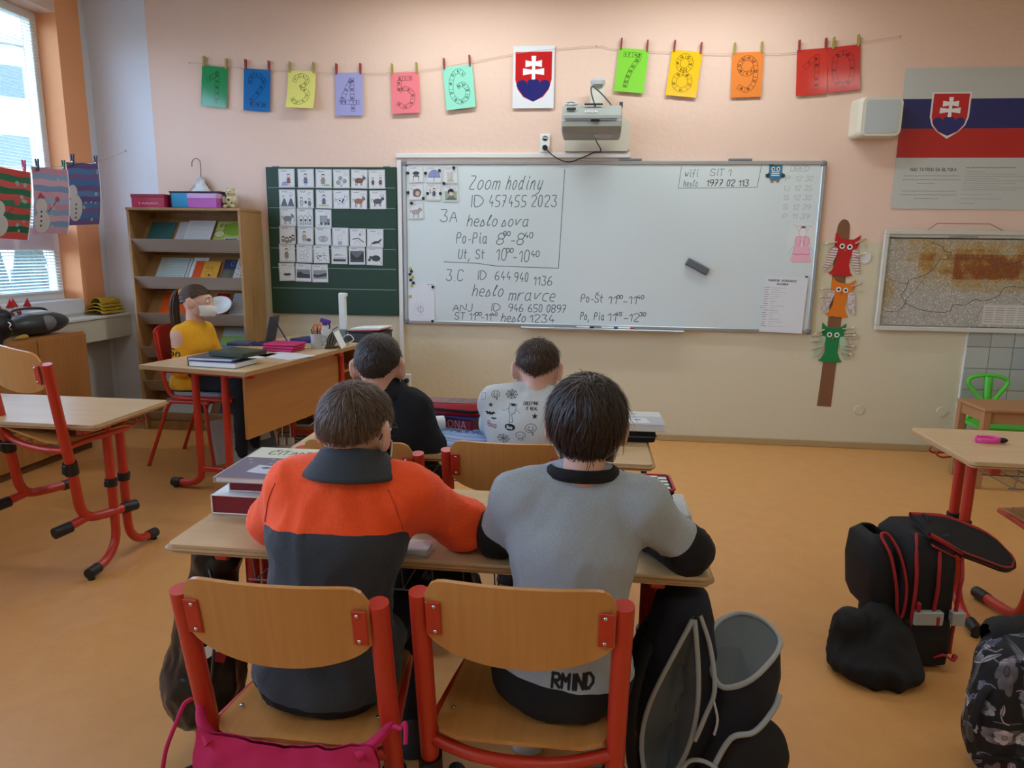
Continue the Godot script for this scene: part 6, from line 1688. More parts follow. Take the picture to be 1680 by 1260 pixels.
	for e in [[-0.95, 1.02, 0.5, 1, "grey plastic folder leaning nearest the girl's feet"], [-0.87, 0.93, 0.42, 8, "patterned pale folder leaning in the middle under the desk"], [-0.80, 0.88, 0.36, 20, "dark folder leaning furthest under the desk"]]:
		var fo := one("leaning_folder", Geo.new().sheet(0.22, 0.3, 0.006, cover_uv(e[3])), M.prints, e[4], "folder", "folders under the teacher's desk", V(e[0], 0.142, e[1]), 0.9)
		fo.rotation.x = -e[2]
	for k in 6: book("book", "dark worn book in the pile under the desk, %s from below" % ["first", "second", "third", "fourth", "fifth", "sixth"][k], V(-0.72, 0.0 + k * 0.0235, 0.42), 0.1 * (k % 3) - 0.1, 0.24, 0.023, 0.18, [20, 21, 12, 5, 20, 21][k], [M.dark_grey, M.red_plastic, M.black_plastic][k % 3], "book", "books under the teacher's desk")
	red_chair()

func red_chair():
	# the girl's chair: one bent red tube frame, red plastic back, dark pad; faces +x
	var t := thing("red_chair", "red tube chair with red plastic back under the girl", "chair", V(-1.02, 0, 1.0), 0)
	for s in [-1.0, 1.0]:
		var fr := Geo.new().tube(curve([V(-0.28, 0.88, s * 0.17), V(-0.255, 0.72, s * 0.175), V(-0.235, 0.56, s * 0.18), V(-0.20, 0.475, s * 0.18), V(-0.14, 0.455, s * 0.18), V(0.0, 0.45, s * 0.175), V(0.2, 0.445, s * 0.165)], 5), 0.0125, 10)
		obj("frame_tube", fr, M.red_paint, t)
		obj("rear_leg", Geo.new().tube(curve([V(0.05, 0.425, s * 0.185), V(-0.16, 0.43, s * 0.185), V(-0.22, 0.405, s * 0.187), V(-0.30, 0.2, s * 0.195), V(-0.38, 0.0, s * 0.20)], 4), 0.0115, 10), M.red_paint, t)
		obj("front_leg", Geo.new().tube(curve([V(-0.05, 0.425, s * 0.185), V(0.0, 0.43, s * 0.185), V(0.03, 0.40, s * 0.187), V(0.05, 0.2, s * 0.195), V(0.075, 0.0, s * 0.20)], 4), 0.0115, 10), M.red_paint, t)
	obj("cross_tube", Geo.new().tube([V(0.05, 0.43, -0.185), V(0.05, 0.43, 0.185)], 0.011, 10).tube([V(-0.1, 0.435, -0.18), V(-0.1, 0.435, 0.18)], 0.011, 10), M.red_paint, t)
	obj("backrest", Geo.new().slab(14, 10, func(u: float, v: float) -> Vector3:
		var x := u * 2 - 1
		var yy := lerpf(0.60 + 0.03 * pow(absf(x), 4), 0.905 - 0.03 * pow(absf(x), 4), v)
		return V(-0.245 - (yy - 0.6) * 0.12 - 0.03 * (1 - x * x), yy, -x * 0.2), 0.012), M.red_plastic, t)
	obj("seat", Geo.new().at(Transform3D(rx(-PI / 2), Vector3.ZERO)).prism(rounded(0.38, 0.36, 0.05).map(func(q): return q + Vector2(0.01, 0)), 0.458, 0.468), M.red_plastic, t)
	one("seat_pad", Geo.new().at(Transform3D(rx(-PI / 2), Vector3.ZERO)).prism(rounded(0.36, 0.34, 0.05), 0, 0.02), mat("pad_grey", rgb(150, 156, 166), 0.9), "pale grey seat pad on the girl's red chair", "seat pad", "", V(-1.05, 0.469, 1.0))

# ------------------------------------------------------------------ on the pupils' desks
func binder(label: String, at: Vector3, turn: float, w: float, h: float, d: float, group: String):
	var t := thing("ring_binder", label, "binder", at, turn, group)
	obj("white_cover", bx(-w / 2, w / 2, 0, 0.004, -d / 2, d / 2, 0.001).box(V(0, h - 0.002, 0), V(w, 0.004, d), 0.001).box(V(-w / 2 + 0.002, h / 2, 0), V(0.004, h, d), 0.001), M.paper, t)
	obj("red_block", bx(-w / 2 + 0.004, w / 2 - 0.004, 0.004, h - 0.004, -d / 2 + 0.006, d / 2 - 0.002), mat("maroon_card", rgb(124, 20, 32), 0.5), t)
	obj("finger_ring", Geo.new().tube(range(12).map(func(k): return V(0.03 + cos(TAU * k / 12) * 0.006, h / 2 + sin(TAU * k / 12) * 0.006, d / 2 - 0.001)), 0.0012, 5, false, true), M.chrome, t)

func build_desk_things():
	var y := 0.6915
	binder("red and white binder at the bottom of the near left pile", V(0.57, y, 3.44), 0.0, 0.31, 0.055, 0.27, "binders on the near desk")
	binder("red and white binder between lower binder and reading book", V(0.595, y + 0.0565, 3.42), 0.03, 0.29, 0.042, 0.25, "binders on the near desk")
	book("book", "reading book titled CITANKA in a clear cover on the binders", V(0.575, y + 0.1005, 3.455), 0.02, 0.27, 0.016, 0.29, 14, M.light_grey, "book")
	# open pencil case
	var pc := thing("pencil_case", "open black pencil case with red piping and checked lid", "pencil case", V(1.545, y, 3.41), 0.03)
	obj("shell", bx(-0.11, 0.11, 0, 0.012, -0.06, 0.06, 0.004).box(V(-0.106, 0.04, 0), V(0.008, 0.07, 0.12), 0.003).box(V(0.106, 0.04, 0), V(0.008, 0.07, 0.12), 0.003).box(V(0, 0.04, -0.056), V(0.22, 0.07, 0.008), 0.003), M.black_cloth, pc)
	obj("lining", bx(-0.1, 0.1, 0.012, 0.03, -0.05, 0.05, 0.004), mat("lining_grey", rgb(120, 128, 132), 0.8), pc)
	obj("lid", Geo.new().box(V(0, 0.088, 0), V(0.224, 0.016, 0.124), 0.005), M.black_cloth, pc)
	obj("lid_print", flat_cover(0.205, 0.105, 18), M.prints, pc, V(0, 0.0962, 0))
	obj("piping", Geo.new().tube(rounded(0.226, 0.126, 0.012).map(func(q): return V(q.x, 0.096, q.y)), 0.004, 6, false, true).tube(rounded(0.222, 0.122, 0.012).map(func(q): return V(q.x, 0.012, q.y)), 0.004, 6, false, true), M.red_plastic, pc)
	var cb := thing("plastic_box", "flat clear plastic box at the right edge of the near desk", "plastic box", V(1.668, y, 3.38), 0.02, "clear boxes")
	obj("shell", bx(-0.04, 0.04, 0, 0.028, -0.085, 0.085, 0.004), M.clear_plastic, cb)
	obj("contents", bx(-0.034, 0.034, 0.003, 0.022, -0.078, 0.078, 0.002), M.light_grey, cb)
	var cb2 := thing("plastic_box", "small clear plastic box under the orange sleeve", "plastic box", V(1.02, y, 3.735), -0.05, "clear boxes")
	obj("shell", bx(-0.045, 0.045, 0, 0.02, -0.03, 0.03, 0.003), M.clear_plastic, cb2)
	obj("contents", bx(-0.038, 0.038, 0.003, 0.014, -0.024, 0.024, 0.002), M.light_grey, cb2)
	for e in [[0.83, 3.48, 0.05, "open exercise book in front of the boy in orange", 25], [1.40, 3.47, -0.06, "open exercise book in front of the boy in plain grey", 1], [0.70, 2.62, 0.0, "open exercise book in front of the boy in navy", 25], [1.20, 2.55, 0.04, "open exercise book in front of the boy in the printed shirt", 1]]:
		var nb := thing("exercise_book", e[3], "exercise book", V(e[0], y, e[1]), e[2], "open exercise books")
		for s in [-1.0, 1.0]: obj("page_block", bx(minf(0, s * 0.148), maxf(0, s * 0.148), 0, 0.005, -0.1, 0.1, 0.001), M.paper, nb)
		for s in [-1.0, 1.0]: obj("ruled_page", flat_cover(0.142, 0.196, e[4]), M.prints, nb, V(s * 0.074, 0.005, 0))
	# front desk
	book("book", "blue book titled MODRA lying between the front boys", V(0.935, y, 2.73), -0.15, 0.24, 0.015, 0.26, 15, M.steel_blue, "book")
	var bb := book("ring_binder", "dark red binder lettered BARCELONA on the front desk", V(0.86, y, 2.505), -0.30, 0.28, 0.058, 0.16, 17, mat("barca_red", rgb(122, 26, 44), 0.45), "binder", "", false)
	obj("spine_print", Geo.new().sheet(0.272, 0.052, 0.001, cover_uv(16)), M.prints, bb, V(0, 0.029, 0.08))
	var bl := MeshInstance3D.new()
	bl.mesh = lettering("BARCELONA", 0.03, 0.0006)
	bl.material_override = mat("spine_pink", rgb(206, 170, 168), 0.6)
	bl.name = "spine_lettering"
	bb.add_child(bl)
	bl.position = V(0.0, 0.029, 0.0818)
	obj("blue_edge", bx(-0.141, 0.141, 0.05, 0.0582, -0.081, 0.081, 0.001), M.blue_case, bb)
	var pz := thing("pencil_case", "zipped red and black striped pencil case on top of the binder", "pencil case", V(0.845, y + 0.0605, 2.50), -0.18)
	obj("shell", Geo.new().loft([rounded(0.30, 0.13, 0.03).map(func(q): return V(q.x, 0, -q.y)), rounded(0.31, 0.14, 0.03).map(func(q): return V(q.x, 0.02, -q.y)), rounded(0.29, 0.12, 0.03).map(func(q): return V(q.x, 0.042 + q.x * 0.04, -q.y))], true, false), M.red_plastic, pz)
	obj("zip_band", Geo.new().tube(rounded(0.314, 0.144, 0.03).map(func(q): return V(q.x, 0.02, q.y)), 0.006, 6, false, true), M.black_cloth, pz)
	obj("top_print", flat_cover(0.26, 0.1, 17), M.prints, pz, V(0, 0.043, 0)).rotation.z = 0.04
	book("card_box", "small navy box beside the red pencil case", V(0.985, y, 2.44), -0.2, 0.12, 0.085, 0.08, 13, M.navy, "box", "", false)
	var roll := thing("curled_magazine", "white magazine curled into a roll on the front desk", "magazine", V(0.765, y, 2.66), 0.5)
	obj("roll", Geo.new().slab(26, 4, func(u: float, v: float) -> Vector3:
		var a := u * TAU * 1.35
		var r := 0.032 - 0.006 * u
		return V((v - 0.5) * 0.2, 0.036 - cos(a) * r, sin(a) * r), 0.0015), M.paper, roll)
	book("book", "grey and white book at the far left of the front desk", V(0.64, y, 2.49), 0.1, 0.2, 0.014, 0.12, 20, M.light_grey, "book")
	binder_black()
	# right desk
	var wb := thing("wristband", "pink rubber wristband with a black tracker capsule", "wristband", V(2.99, y, 2.42), 0.15)
	obj("band", Geo.new().tube(curve([V(-0.05, 0.011, 0), V(-0.03, 0.011, -0.024), V(0.02, 0.011, -0.026), V(0.045, 0.011, 0.0), V(0.02, 0.011, 0.024), V(-0.025, 0.011, 0.022)], 5, true), 0.0034, 8, false, true, 3.0, Vector3.UP), mat("hot_pink", rgb(230, 70, 150), 0.5), wb)
	obj("tracker", Geo.new().ball(V(0.045, 0.011, 0.012), V(0.024, 0.0105, 0.011), 9), M.black, wb)
	obj("buckle", Geo.new().tube([V(-0.05, 0.011, 0.0), V(-0.05, 0.03, 0.004)], 0.004, 6), M.hot_pink, wb)

func binder_black():
	var y := 0.6915
	var t := thing("zip_folder", "black zip folder under the reading book at the far right", "folder", V(1.555, y, 2.545), 0.03)
	obj("shell", Geo.new().loft([rounded(0.25, 0.2, 0.02).map(func(q): return V(q.x, 0, -q.y)), rounded(0.255, 0.205, 0.02).map(func(q): return V(q.x, 0.02, -q.y)), rounded(0.25, 0.2, 0.02).map(func(q): return V(q.x, 0.042, -q.y))], true, false), M.black_cloth, t)
	obj("zip", Geo.new().tube(rounded(0.258, 0.208, 0.02).map(func(q): return V(q.x, 0.021, q.y)), 0.003, 6, false, true), M.dark_grey, t)
	book("book", "grey reading book in a clear cover, topmost at the far right", V(1.575, y + 0.0435, 2.54), 0.02, 0.28, 0.03, 0.22, 19, M.light_grey, "book")

# ------------------------------------------------------------------ bags
func lump(lo: Vector3, hi: Vector3, cell: float, k: float, balls: Array, wrinkle := 0.006, fr := 12.0, sd := 1) -> Dictionary:
	var f := Field.new(lo, hi, cell, k)
	for b in balls: f.ball(b[0], b[1], b[2] if b.size() > 2 else Basis())
	var m := f.mesh()
	return Soft.push(m, folds(sd, fr, wrinkle)) if wrinkle > 0.0 else m

func build_bags():
	mat("bag_black", rgb(12, 12, 14), 0.8)
	mat("piping_red", rgb(160, 22, 26), 0.6)
	mat("reflector", rgb(168, 172, 170), 0.4)
	mat("bag_navy", rgb(14, 17, 30), 0.85)
	mat("bag_lining", rgb(84, 90, 92), 0.8)
	mat("bag_piping", rgb(156, 158, 156), 0.6)
	var glossy := mat("bin_bag", rgb(16, 16, 17), 0.28)
	# black bag of gym things on the near desk's left hook
	var pb := thing("gym_bag", "shiny black bag hanging at the left end of the near desk", "bag", V(0.385, 0.04, 3.60))
	var m := lump(V(-0.22, -0.06, -0.2), V(0.22, 0.66, 0.2), 0.011, 60.0, [[V(-0.01, 0.17, 0.0), V(0.10, 0.15, 0.10)], [V(0.0, 0.30, 0.0), V(0.075, 0.14, 0.08)], [V(0.03, 0.44, -0.01), V(0.05, 0.1, 0.05)], [V(0.04, 0.54, -0.02), V(0.06, 0.05, 0.05)]], 0.016, 7.0, 4)
	obj("sack", Soft.done(m), glossy, pb)
	obj("drawstring", Geo.new().tube(curve([V(0.05, 0.52, 0.04), V(0.09, 0.45, 0.08), V(0.08, 0.3, 0.1), V(0.06, 0.2, 0.09)], 5), 0.004, 6), M.dark_grey, pb)
	obj("care_label", Geo.new().box(V(0.06, 0.31, 0.085), V(0.05, 0.03, 0.003), 0, ry(0.4) * rz(0.5)), M.paper, pb)
	obj("red_tag", Geo.new().box(V(0.085, 0.29, 0.078), V(0.03, 0.026, 0.003), 0, ry(0.5) * rz(-0.4)), M.piping_red, pb)
	obj("loose_strap", Geo.new().tube(curve([V(0.06, 0.06, 0.06), V(0.02, -0.02, 0.1), V(-0.06, -0.03, 0.16)], 5), 0.014, 8, true, false, 0.3), M.bag_black, pb)
	# crumpled jacket between the two desks' baskets
	var jk := thing("stuffed_bag", "dark bag stuffed in the near desk's basket behind the orange boy", "bag", V(1.08, 0.56, 3.60))
	obj("cloth", Soft.done(lump(V(-0.2, -0.2, -0.15), V(0.2, 0.14, 0.15), 0.011, 60.0, [[V(0, -0.02, 0), V(0.07, 0.06, 0.06)], [V(0.03, -0.1, 0.02), V(0.04, 0.06, 0.04)]], 0.014, 8.0, 6)), glossy, jk)
	# pink drawstring bag tied behind the left chair
	var pk := thing("shoe_bag", "crimson pink fabric shoe bag tied behind the boy's chair", "shoe bag", V(0.845, 0.175, 4.098))
	mat("pink_fabric", rgb(196, 26, 84), 0.85)
	var pn := FastNoiseLite.new()
	pn.seed = 6
	pn.frequency = 2.2
	for s in [-1.0, 1.0]: obj("panel", Geo.new().slab(22, 16, func(u: float, v: float) -> Vector3:
		var x := (u - 0.5) * (0.37 + 0.03 * sin(PI * v))
		var sag := 0.022 * (1.0 - pow(absf(u * 2 - 1), 2)) * pow(v, 4)
		return V(x, v * 0.275 - sag, s * (0.004 + 0.03 * sin(PI * v) * (1.0 - pow(absf(u * 2 - 1), 4))) + 0.012 * pn.get_noise_2d(u * 3.0, v * 2.0)), 0.0015 * s), M.pink_fabric, pk)
	for s in [-1.0, 1.0]:
		obj("tie", Geo.new().tube(curve([V(s * 0.18, 0.262, 0.0), V(s * 0.205, 0.29, -0.06), V(s * 0.235, 0.295, -0.05), V(s * 0.24, 0.27, -0.02), V(s * 0.255, 0.22, 0.0), V(s * 0.262, 0.17, 0.01)] if s < 0 else [V(0.18, 0.262, 0), V(0.21, 0.285, -0.04), V(0.232, 0.30, -0.02), V(0.245, 0.32, -0.01), V(0.25, 0.29, 0.01)], 5), 0.0045, 7), M.pink_fabric, pk)
		obj("gathered_corner", Geo.new().tube(curve([V(s * 0.15, 0.25, 0.004), V(s * 0.185, 0.275, -0.02), V(s * 0.205, 0.29, -0.05)], 4), [0.018, 0.016, 0.014, 0.013, 0.012, 0.011, 0.01, 0.009, 0.008], 8, true, false, 0.5), M.pink_fabric, pk)
	navy_backpack()
	black_backpack()
	floral_backpack()
	# black jacket dropped on the floor
	var jf := thing("dropped_jacket", "black jacket lying in a heap in front of the red-trimmed backpack", "jacket", V(2.42, 0, 2.965))
	obj("cloth", Soft.done(lump(V(-0.3, -0.05, -0.3), V(0.35, 0.36, 0.3), 0.012, 55.0, [[V(-0.01, 0.045, 0.0), V(0.12, 0.055, 0.09)], [V(-0.07, 0.13, -0.03), V(0.05, 0.085, 0.05)], [V(0.06, 0.11, -0.02), V(0.075, 0.075, 0.06)], [V(0.03, 0.03, 0.06), V(0.10, 0.04, 0.06)], [V(0.03, 0.18, -0.06), V(0.04, 0.04, 0.04)]], 0.014, 7.0, 9)), M.bag_black, jf)
	# bag hung on the front desk's right hook
	var hb := thing("hook_bag", "small dark bag hanging on the front desk's right hook", "bag", V(1.655, 0.36, 2.66))
	obj("sack", Soft.done(lump(V(-0.15, -0.1, -0.15), V(0.15, 0.3, 0.15), 0.011, 60.0, [[V(0, 0.1, 0), V(0.055, 0.1, 0.09)]], 0.01, 8.0, 14)), M.bag_black, hb)
	obj("strap", Geo.new().tube(curve([V(-0.01, 0.18, 0.03), V(-0.015, 0.26, 0.01), V(-0.01, 0.275, -0.01)], 4), 0.012, 8, true, false, 0.4), mat("strap_blue", rgb(50, 70, 80), 0.8), hb)

func navy_backpack():
	var t := thing("backpack", "open navy backpack with pale zip edges at the near desk's end", "backpack", V(1.74, 0.02, 3.70), 0.0, "school backpacks")
	var tilt := rz(-0.1)
	var m := lump(V(-0.3, -0.05, -0.25), V(0.35, 0.72, 0.25), 0.011, 70.0, [[V(-0.03, 0.14, 0.01), V(0.135, 0.13, 0.115), tilt], [V(-0.06, 0.31, 0.01), V(0.115, 0.17, 0.10), tilt], [V(-0.08, 0.47, 0), V(0.075, 0.14, 0.085), tilt], [V(-0.078, 0.55, -0.02), V(0.055, 0.06, 0.06), tilt]], 0.006, 8.0, 3)
	# the open front: the cloth is cut away along a long leaf shape
	var leaf := func(p: Vector3) -> float:
		var a := (p.y - 0.12) / 0.46
		if a < 0.0 or a > 1.0 or p.z < 0.02: return -1.0
		return 0.052 * sin(PI * pow(a, 0.8)) - absf(p.x - lerpf(-0.135, -0.062, a))
	var cut := Soft.split(m, leaf)
	obj("shell", Soft.done(cut[0]), M.bag_navy, t)
	obj("lining", Soft.done(Soft.push(cut[1], func(p: Vector3, n: Vector3): return -0.05 * clampf(leaf.call(p) * 30.0, 0.0, 1.0))), M.bag_lining, t)
	var rim := []
	for s in [-1.0, 1.0]:
		for k in 15:
			var a: float = 0.02 + 0.96 * (k / 14.0 if s < 0 else 1.0 - k / 14.0)
			var x: float = lerpf(-0.135, -0.062, a) + s * 0.053 * sin(PI * pow(a, 0.8))
			var yy := 0.12 + a * 0.46
			var zz := 0.104 * sqrt(maxf(0.05, 1.0 - pow((x + 0.06 - 0.02 * (1 - a)) / 0.145, 2))) * (1.0 - 0.3 * pow(a, 2.5))
			rim.append(V(x, yy, zz + 0.012))
	obj("zip_edge", Geo.new().tube(rim, 0.006, 7, false, true), M.bag_piping, t)
	# front pocket hanging open
	var mouth := curve([V(-0.018, 0.475, 0.03), V(-0.004, 0.425, 0.09), V(0.03, 0.425, 0.105), V(0.085, 0.455, 0.095), V(0.152, 0.485, 0.01), V(0.13, 0.503, -0.06), V(0.075, 0.505, -0.085), V(0.015, 0.50, -0.04)], 4, true)
	var mc := V(0.065, 0.47, 0.01)
	var grow := func(k: float, dn: Vector3) -> Array: return mouth.map(func(q): return mc + (q - mc) * k + dn)
	obj("open_pocket", Geo.new().loft([grow.call(0.3, V(-0.03, -0.36, 0.04)), grow.call(0.75, V(-0.03, -0.33, 0.04)), grow.call(0.95, V(-0.012, -0.2, 0.03)), grow.call(1.02, V(0.004, -0.08, 0.01)), mouth], true), M.bag_navy, t)
	obj("pocket_lining", Geo.new().loft([mouth.map(func(q): return q + V(0, 0.001, 0)), grow.call(0.92, V(0, -0.05, 0.005)), grow.call(0.7, V(-0.01, -0.14, 0.02)), grow.call(0.2, V(-0.01, -0.17, 0.02))], true), M.bag_lining, t)
	obj("pocket_edge", Geo.new().tube(mouth, 0.0065, 7, false, true), M.bag_piping, t)
	obj("inner_pouch", Geo.new().box(V(0.035, 0.40, 0.03), V(0.06, 0.09, 0.004), 0, ry(0.5) * rz(0.3)), M.bag_piping, t)
	obj("outer_pocket", Soft.done(lump(V(-0.12, -0.04, -0.05), V(0.3, 0.42, 0.26), 0.011, 80.0, [[V(0.075, 0.25, 0.095), V(0.09, 0.10, 0.045), rz(-0.5)], [V(0.02, 0.13, 0.115), V(0.09, 0.10, 0.04)]], 0.004, 10.0, 5)), M.bag_black, t)
	obj("zip_edge", Geo.new().tube(curve([V(-0.01, 0.25, 0.15), V(0.025, 0.325, 0.145), V(0.075, 0.345, 0.143), V(0.12, 0.385, 0.115), V(0.135, 0.41, 0.095)], 5), 0.0065, 7), M.bag_piping, t)
	obj("zip_edge", Geo.new().tube(curve([V(-0.085, 0.20, 0.135), V(-0.06, 0.255, 0.14), V(-0.015, 0.262, 0.155), V(0.03, 0.215, 0.165), V(0.045, 0.15, 0.165)], 5), 0.005, 7), M.bag_piping, t)
	obj("zip_edge", Geo.new().tube(curve([V(-0.045, 0.57, 0.06), V(-0.02, 0.50, 0.08), V(-0.012, 0.42, 0.115), V(-0.03, 0.36, 0.125), V(-0.05, 0.30, 0.13)], 5), 0.0055, 7), M.bag_piping, t)
	obj("zip_pull", Geo.new().tube(curve([V(-0.014, 0.40, 0.125), V(-0.006, 0.365, 0.14), V(-0.012, 0.33, 0.145)], 4), 0.003, 6), M.light_grey, t)
	for s in [-1.0, 1.0]: obj("strap", Geo.new().tube(curve([V(-0.12 + s * 0.01, 0.55, 0.0), V(-0.17, 0.44, 0.05 * s), V(-0.19, 0.30, 0.06 * s), V(-0.18, 0.16, 0.05 * s), V(-0.15, 0.05, 0.04 * s)], 5), 0.02, 8, true, false, 0.35), M.bag_black, t)
	obj("hang_loop", Geo.new().tube(curve([V(-0.09, 0.60, -0.01), V(-0.08, 0.645, -0.02), V(-0.065, 0.60, -0.03)], 5), 0.006, 7), M.bag_black, t)

func black_backpack():
	var t := thing("backpack", "black backpack with red trim standing open on the floor", "backpack", V(2.585, 0, 2.78), 0.12, "school backpacks")
	var rings := []
	for e in [[0.0, 0.9], [0.015, 0.97], [0.1, 1.02], [0.25, 1.0], [0.36, 0.94], [0.43, 0.84], [0.465, 0.66]]: rings.append(rounded(0.21 * e[1], 0.28 * e[1], 0.05 * e[1], 4).map(func(q): return V(q.x + (0.0 if e[0] < 0.3 else (e[0] - 0.3) * 0.1), e[0], -q.y)))
	obj("body", Geo.new().loft(rings), M.bag_black, t)
	# front pocket with an open mouth, towards -x
	var pk := []
	for e in [[0.17, 0.88, -0.115], [0.21, 1.0, -0.125], [0.33, 0.98, -0.14], [0.42, 0.8, -0.15], [0.455, 0.45, -0.145], [0.45, 0.4, -0.14], [0.41, 0.7, -0.14], [0.3, 0.85, -0.13]]: pk.append(rounded(0.10 * e[1], 0.24 * e[1], 0.04 * e[1], 4).map(func(q): return V(q.x + e[2], e[0], -q.y)))
	obj("front_pocket", Geo.new().loft(pk, false), M.bag_black, t)
	obj("pocket_edge", Geo.new().tube(curve([V(-0.10, 0.20, 0.135), V(-0.115, 0.3, 0.135), V(-0.135, 0.40, 0.115), V(-0.15, 0.455, 0.07), V(-0.12, 0.455, 0.06), V(-0.095, 0.40, 0.10), V(-0.08, 0.30, 0.135), V(-0.085, 0.2, 0.142)], 5, true), 0.0055, 7, false, true), M.piping_red, t)
	obj("pocket_piping", Geo.new().tube(curve([V(-0.165, 0.19, 0.11), V(-0.12, 0.175, 0.13), V(-0.085, 0.185, 0.14)], 4), 0.006, 7), M.piping_red, t)
	for e in [[-0.055, 0.47, 0.10, 0.02], [0.02, 0.455, 0.11, 0.16], [0.095, 0.40, 0.125, 0.06]]: obj("piping", Geo.new().tube(curve([V(e[0] + 0.02, e[1], e[2] - 0.02), V(e[0] + 0.005, e[1] - 0.06, e[2] + 0.018), V(e[0], 0.30, 0.146), V(e[0] - 0.005, e[3] + 0.04, 0.146), V(e[0] - 0.003, e[3], 0.146)], 5), 0.0065, 7), M.piping_red, t)
	obj("side_pocket", Geo.new().loft([rounded(0.17, 0.05, 0.02).map(func(q): return V(q.x, 0.02, -q.y + 0.13)), rounded(0.18, 0.06, 0.02).map(func(q): return V(q.x, 0.12, -q.y + 0.13)), rounded(0.165, 0.04, 0.02).map(func(q): return V(q.x, 0.185, -q.y + 0.13))], true, false), M.bag_black, t)
	for e in [[-0.055, 0.1, 0.19], [0.075, 0.045, 0.19]]: obj("reflector", bx(e[0], e[0] + e[1], e[2] - 0.02, e[2] + 0.028, 0.135, 0.162, 0.003), M.reflector, t)
	for e in [[-0.05, 0.13], [0.02, 0.08]]: obj("zip_tab", bx(e[0], e[0] + 0.012, e[1] + 0.09, e[1] + 0.125, 0.148, 0.166, 0.004), M.piping_red, t)
	# lid folded out to the right
	var lid := func(u: float, v: float) -> Vector3:
		var w := 0.06 * sqrt(maxf(0.02, 1.0 - pow(maxf(0.0, u - 0.72) / 0.285, 2)))
		var zz := (0.5 - v) * 2.0 * w
		return V(-0.01 + u * 0.335, 0.475 - 0.09 * u - 0.03 * u * u - zz * 0.7 * minf(1.0, u * 2.0 + 0.3), zz + 0.05)
	obj("lid", Geo.new().slab(24, 8, lid, 0.02), M.bag_black, t)
	var rim := []
	for k in 13: rim.append(lid.call(k / 12.0, 0.0) + V(0, 0.016, 0))
	for k in range(1, 8): rim.append(lid.call(1.0, k / 8.0) + V(0.003, 0.016, 0))
	for k in 13: rim.append(lid.call(1.0 - k / 12.0, 1.0) + V(0, 0.016, 0))
	obj("lid_piping", Geo.new().tube(rim, 0.009, 7, false), M.piping_red, t)
	obj("inner_flap", Geo.new().slab(10, 6, func(u: float, v: float) -> Vector3: return V(0.0 + u * 0.10, 0.44 - 0.05 * u, 0.13 - v * 0.03 - u * 0.01), 0.006), M.piping_red, t)
	obj("handle_loop", Geo.new().tube(curve([V(0.03, 0.462, -0.04), V(0.035, 0.50, -0.02), V(0.035, 0.50, 0.02), V(0.03, 0.462, 0.04)], 5), 0.007, 7), M.bag_black, t)
	obj("bottom_strap", Geo.new().tube(curve([V(0.03, 0.05, 0.155), V(0.06, 0.065, 0.165), V(0.09, 0.045, 0.165), V(0.11, 0.055, 0.15)], 4), 0.009, 7, true, false, 0.4), M.piping_red, t)

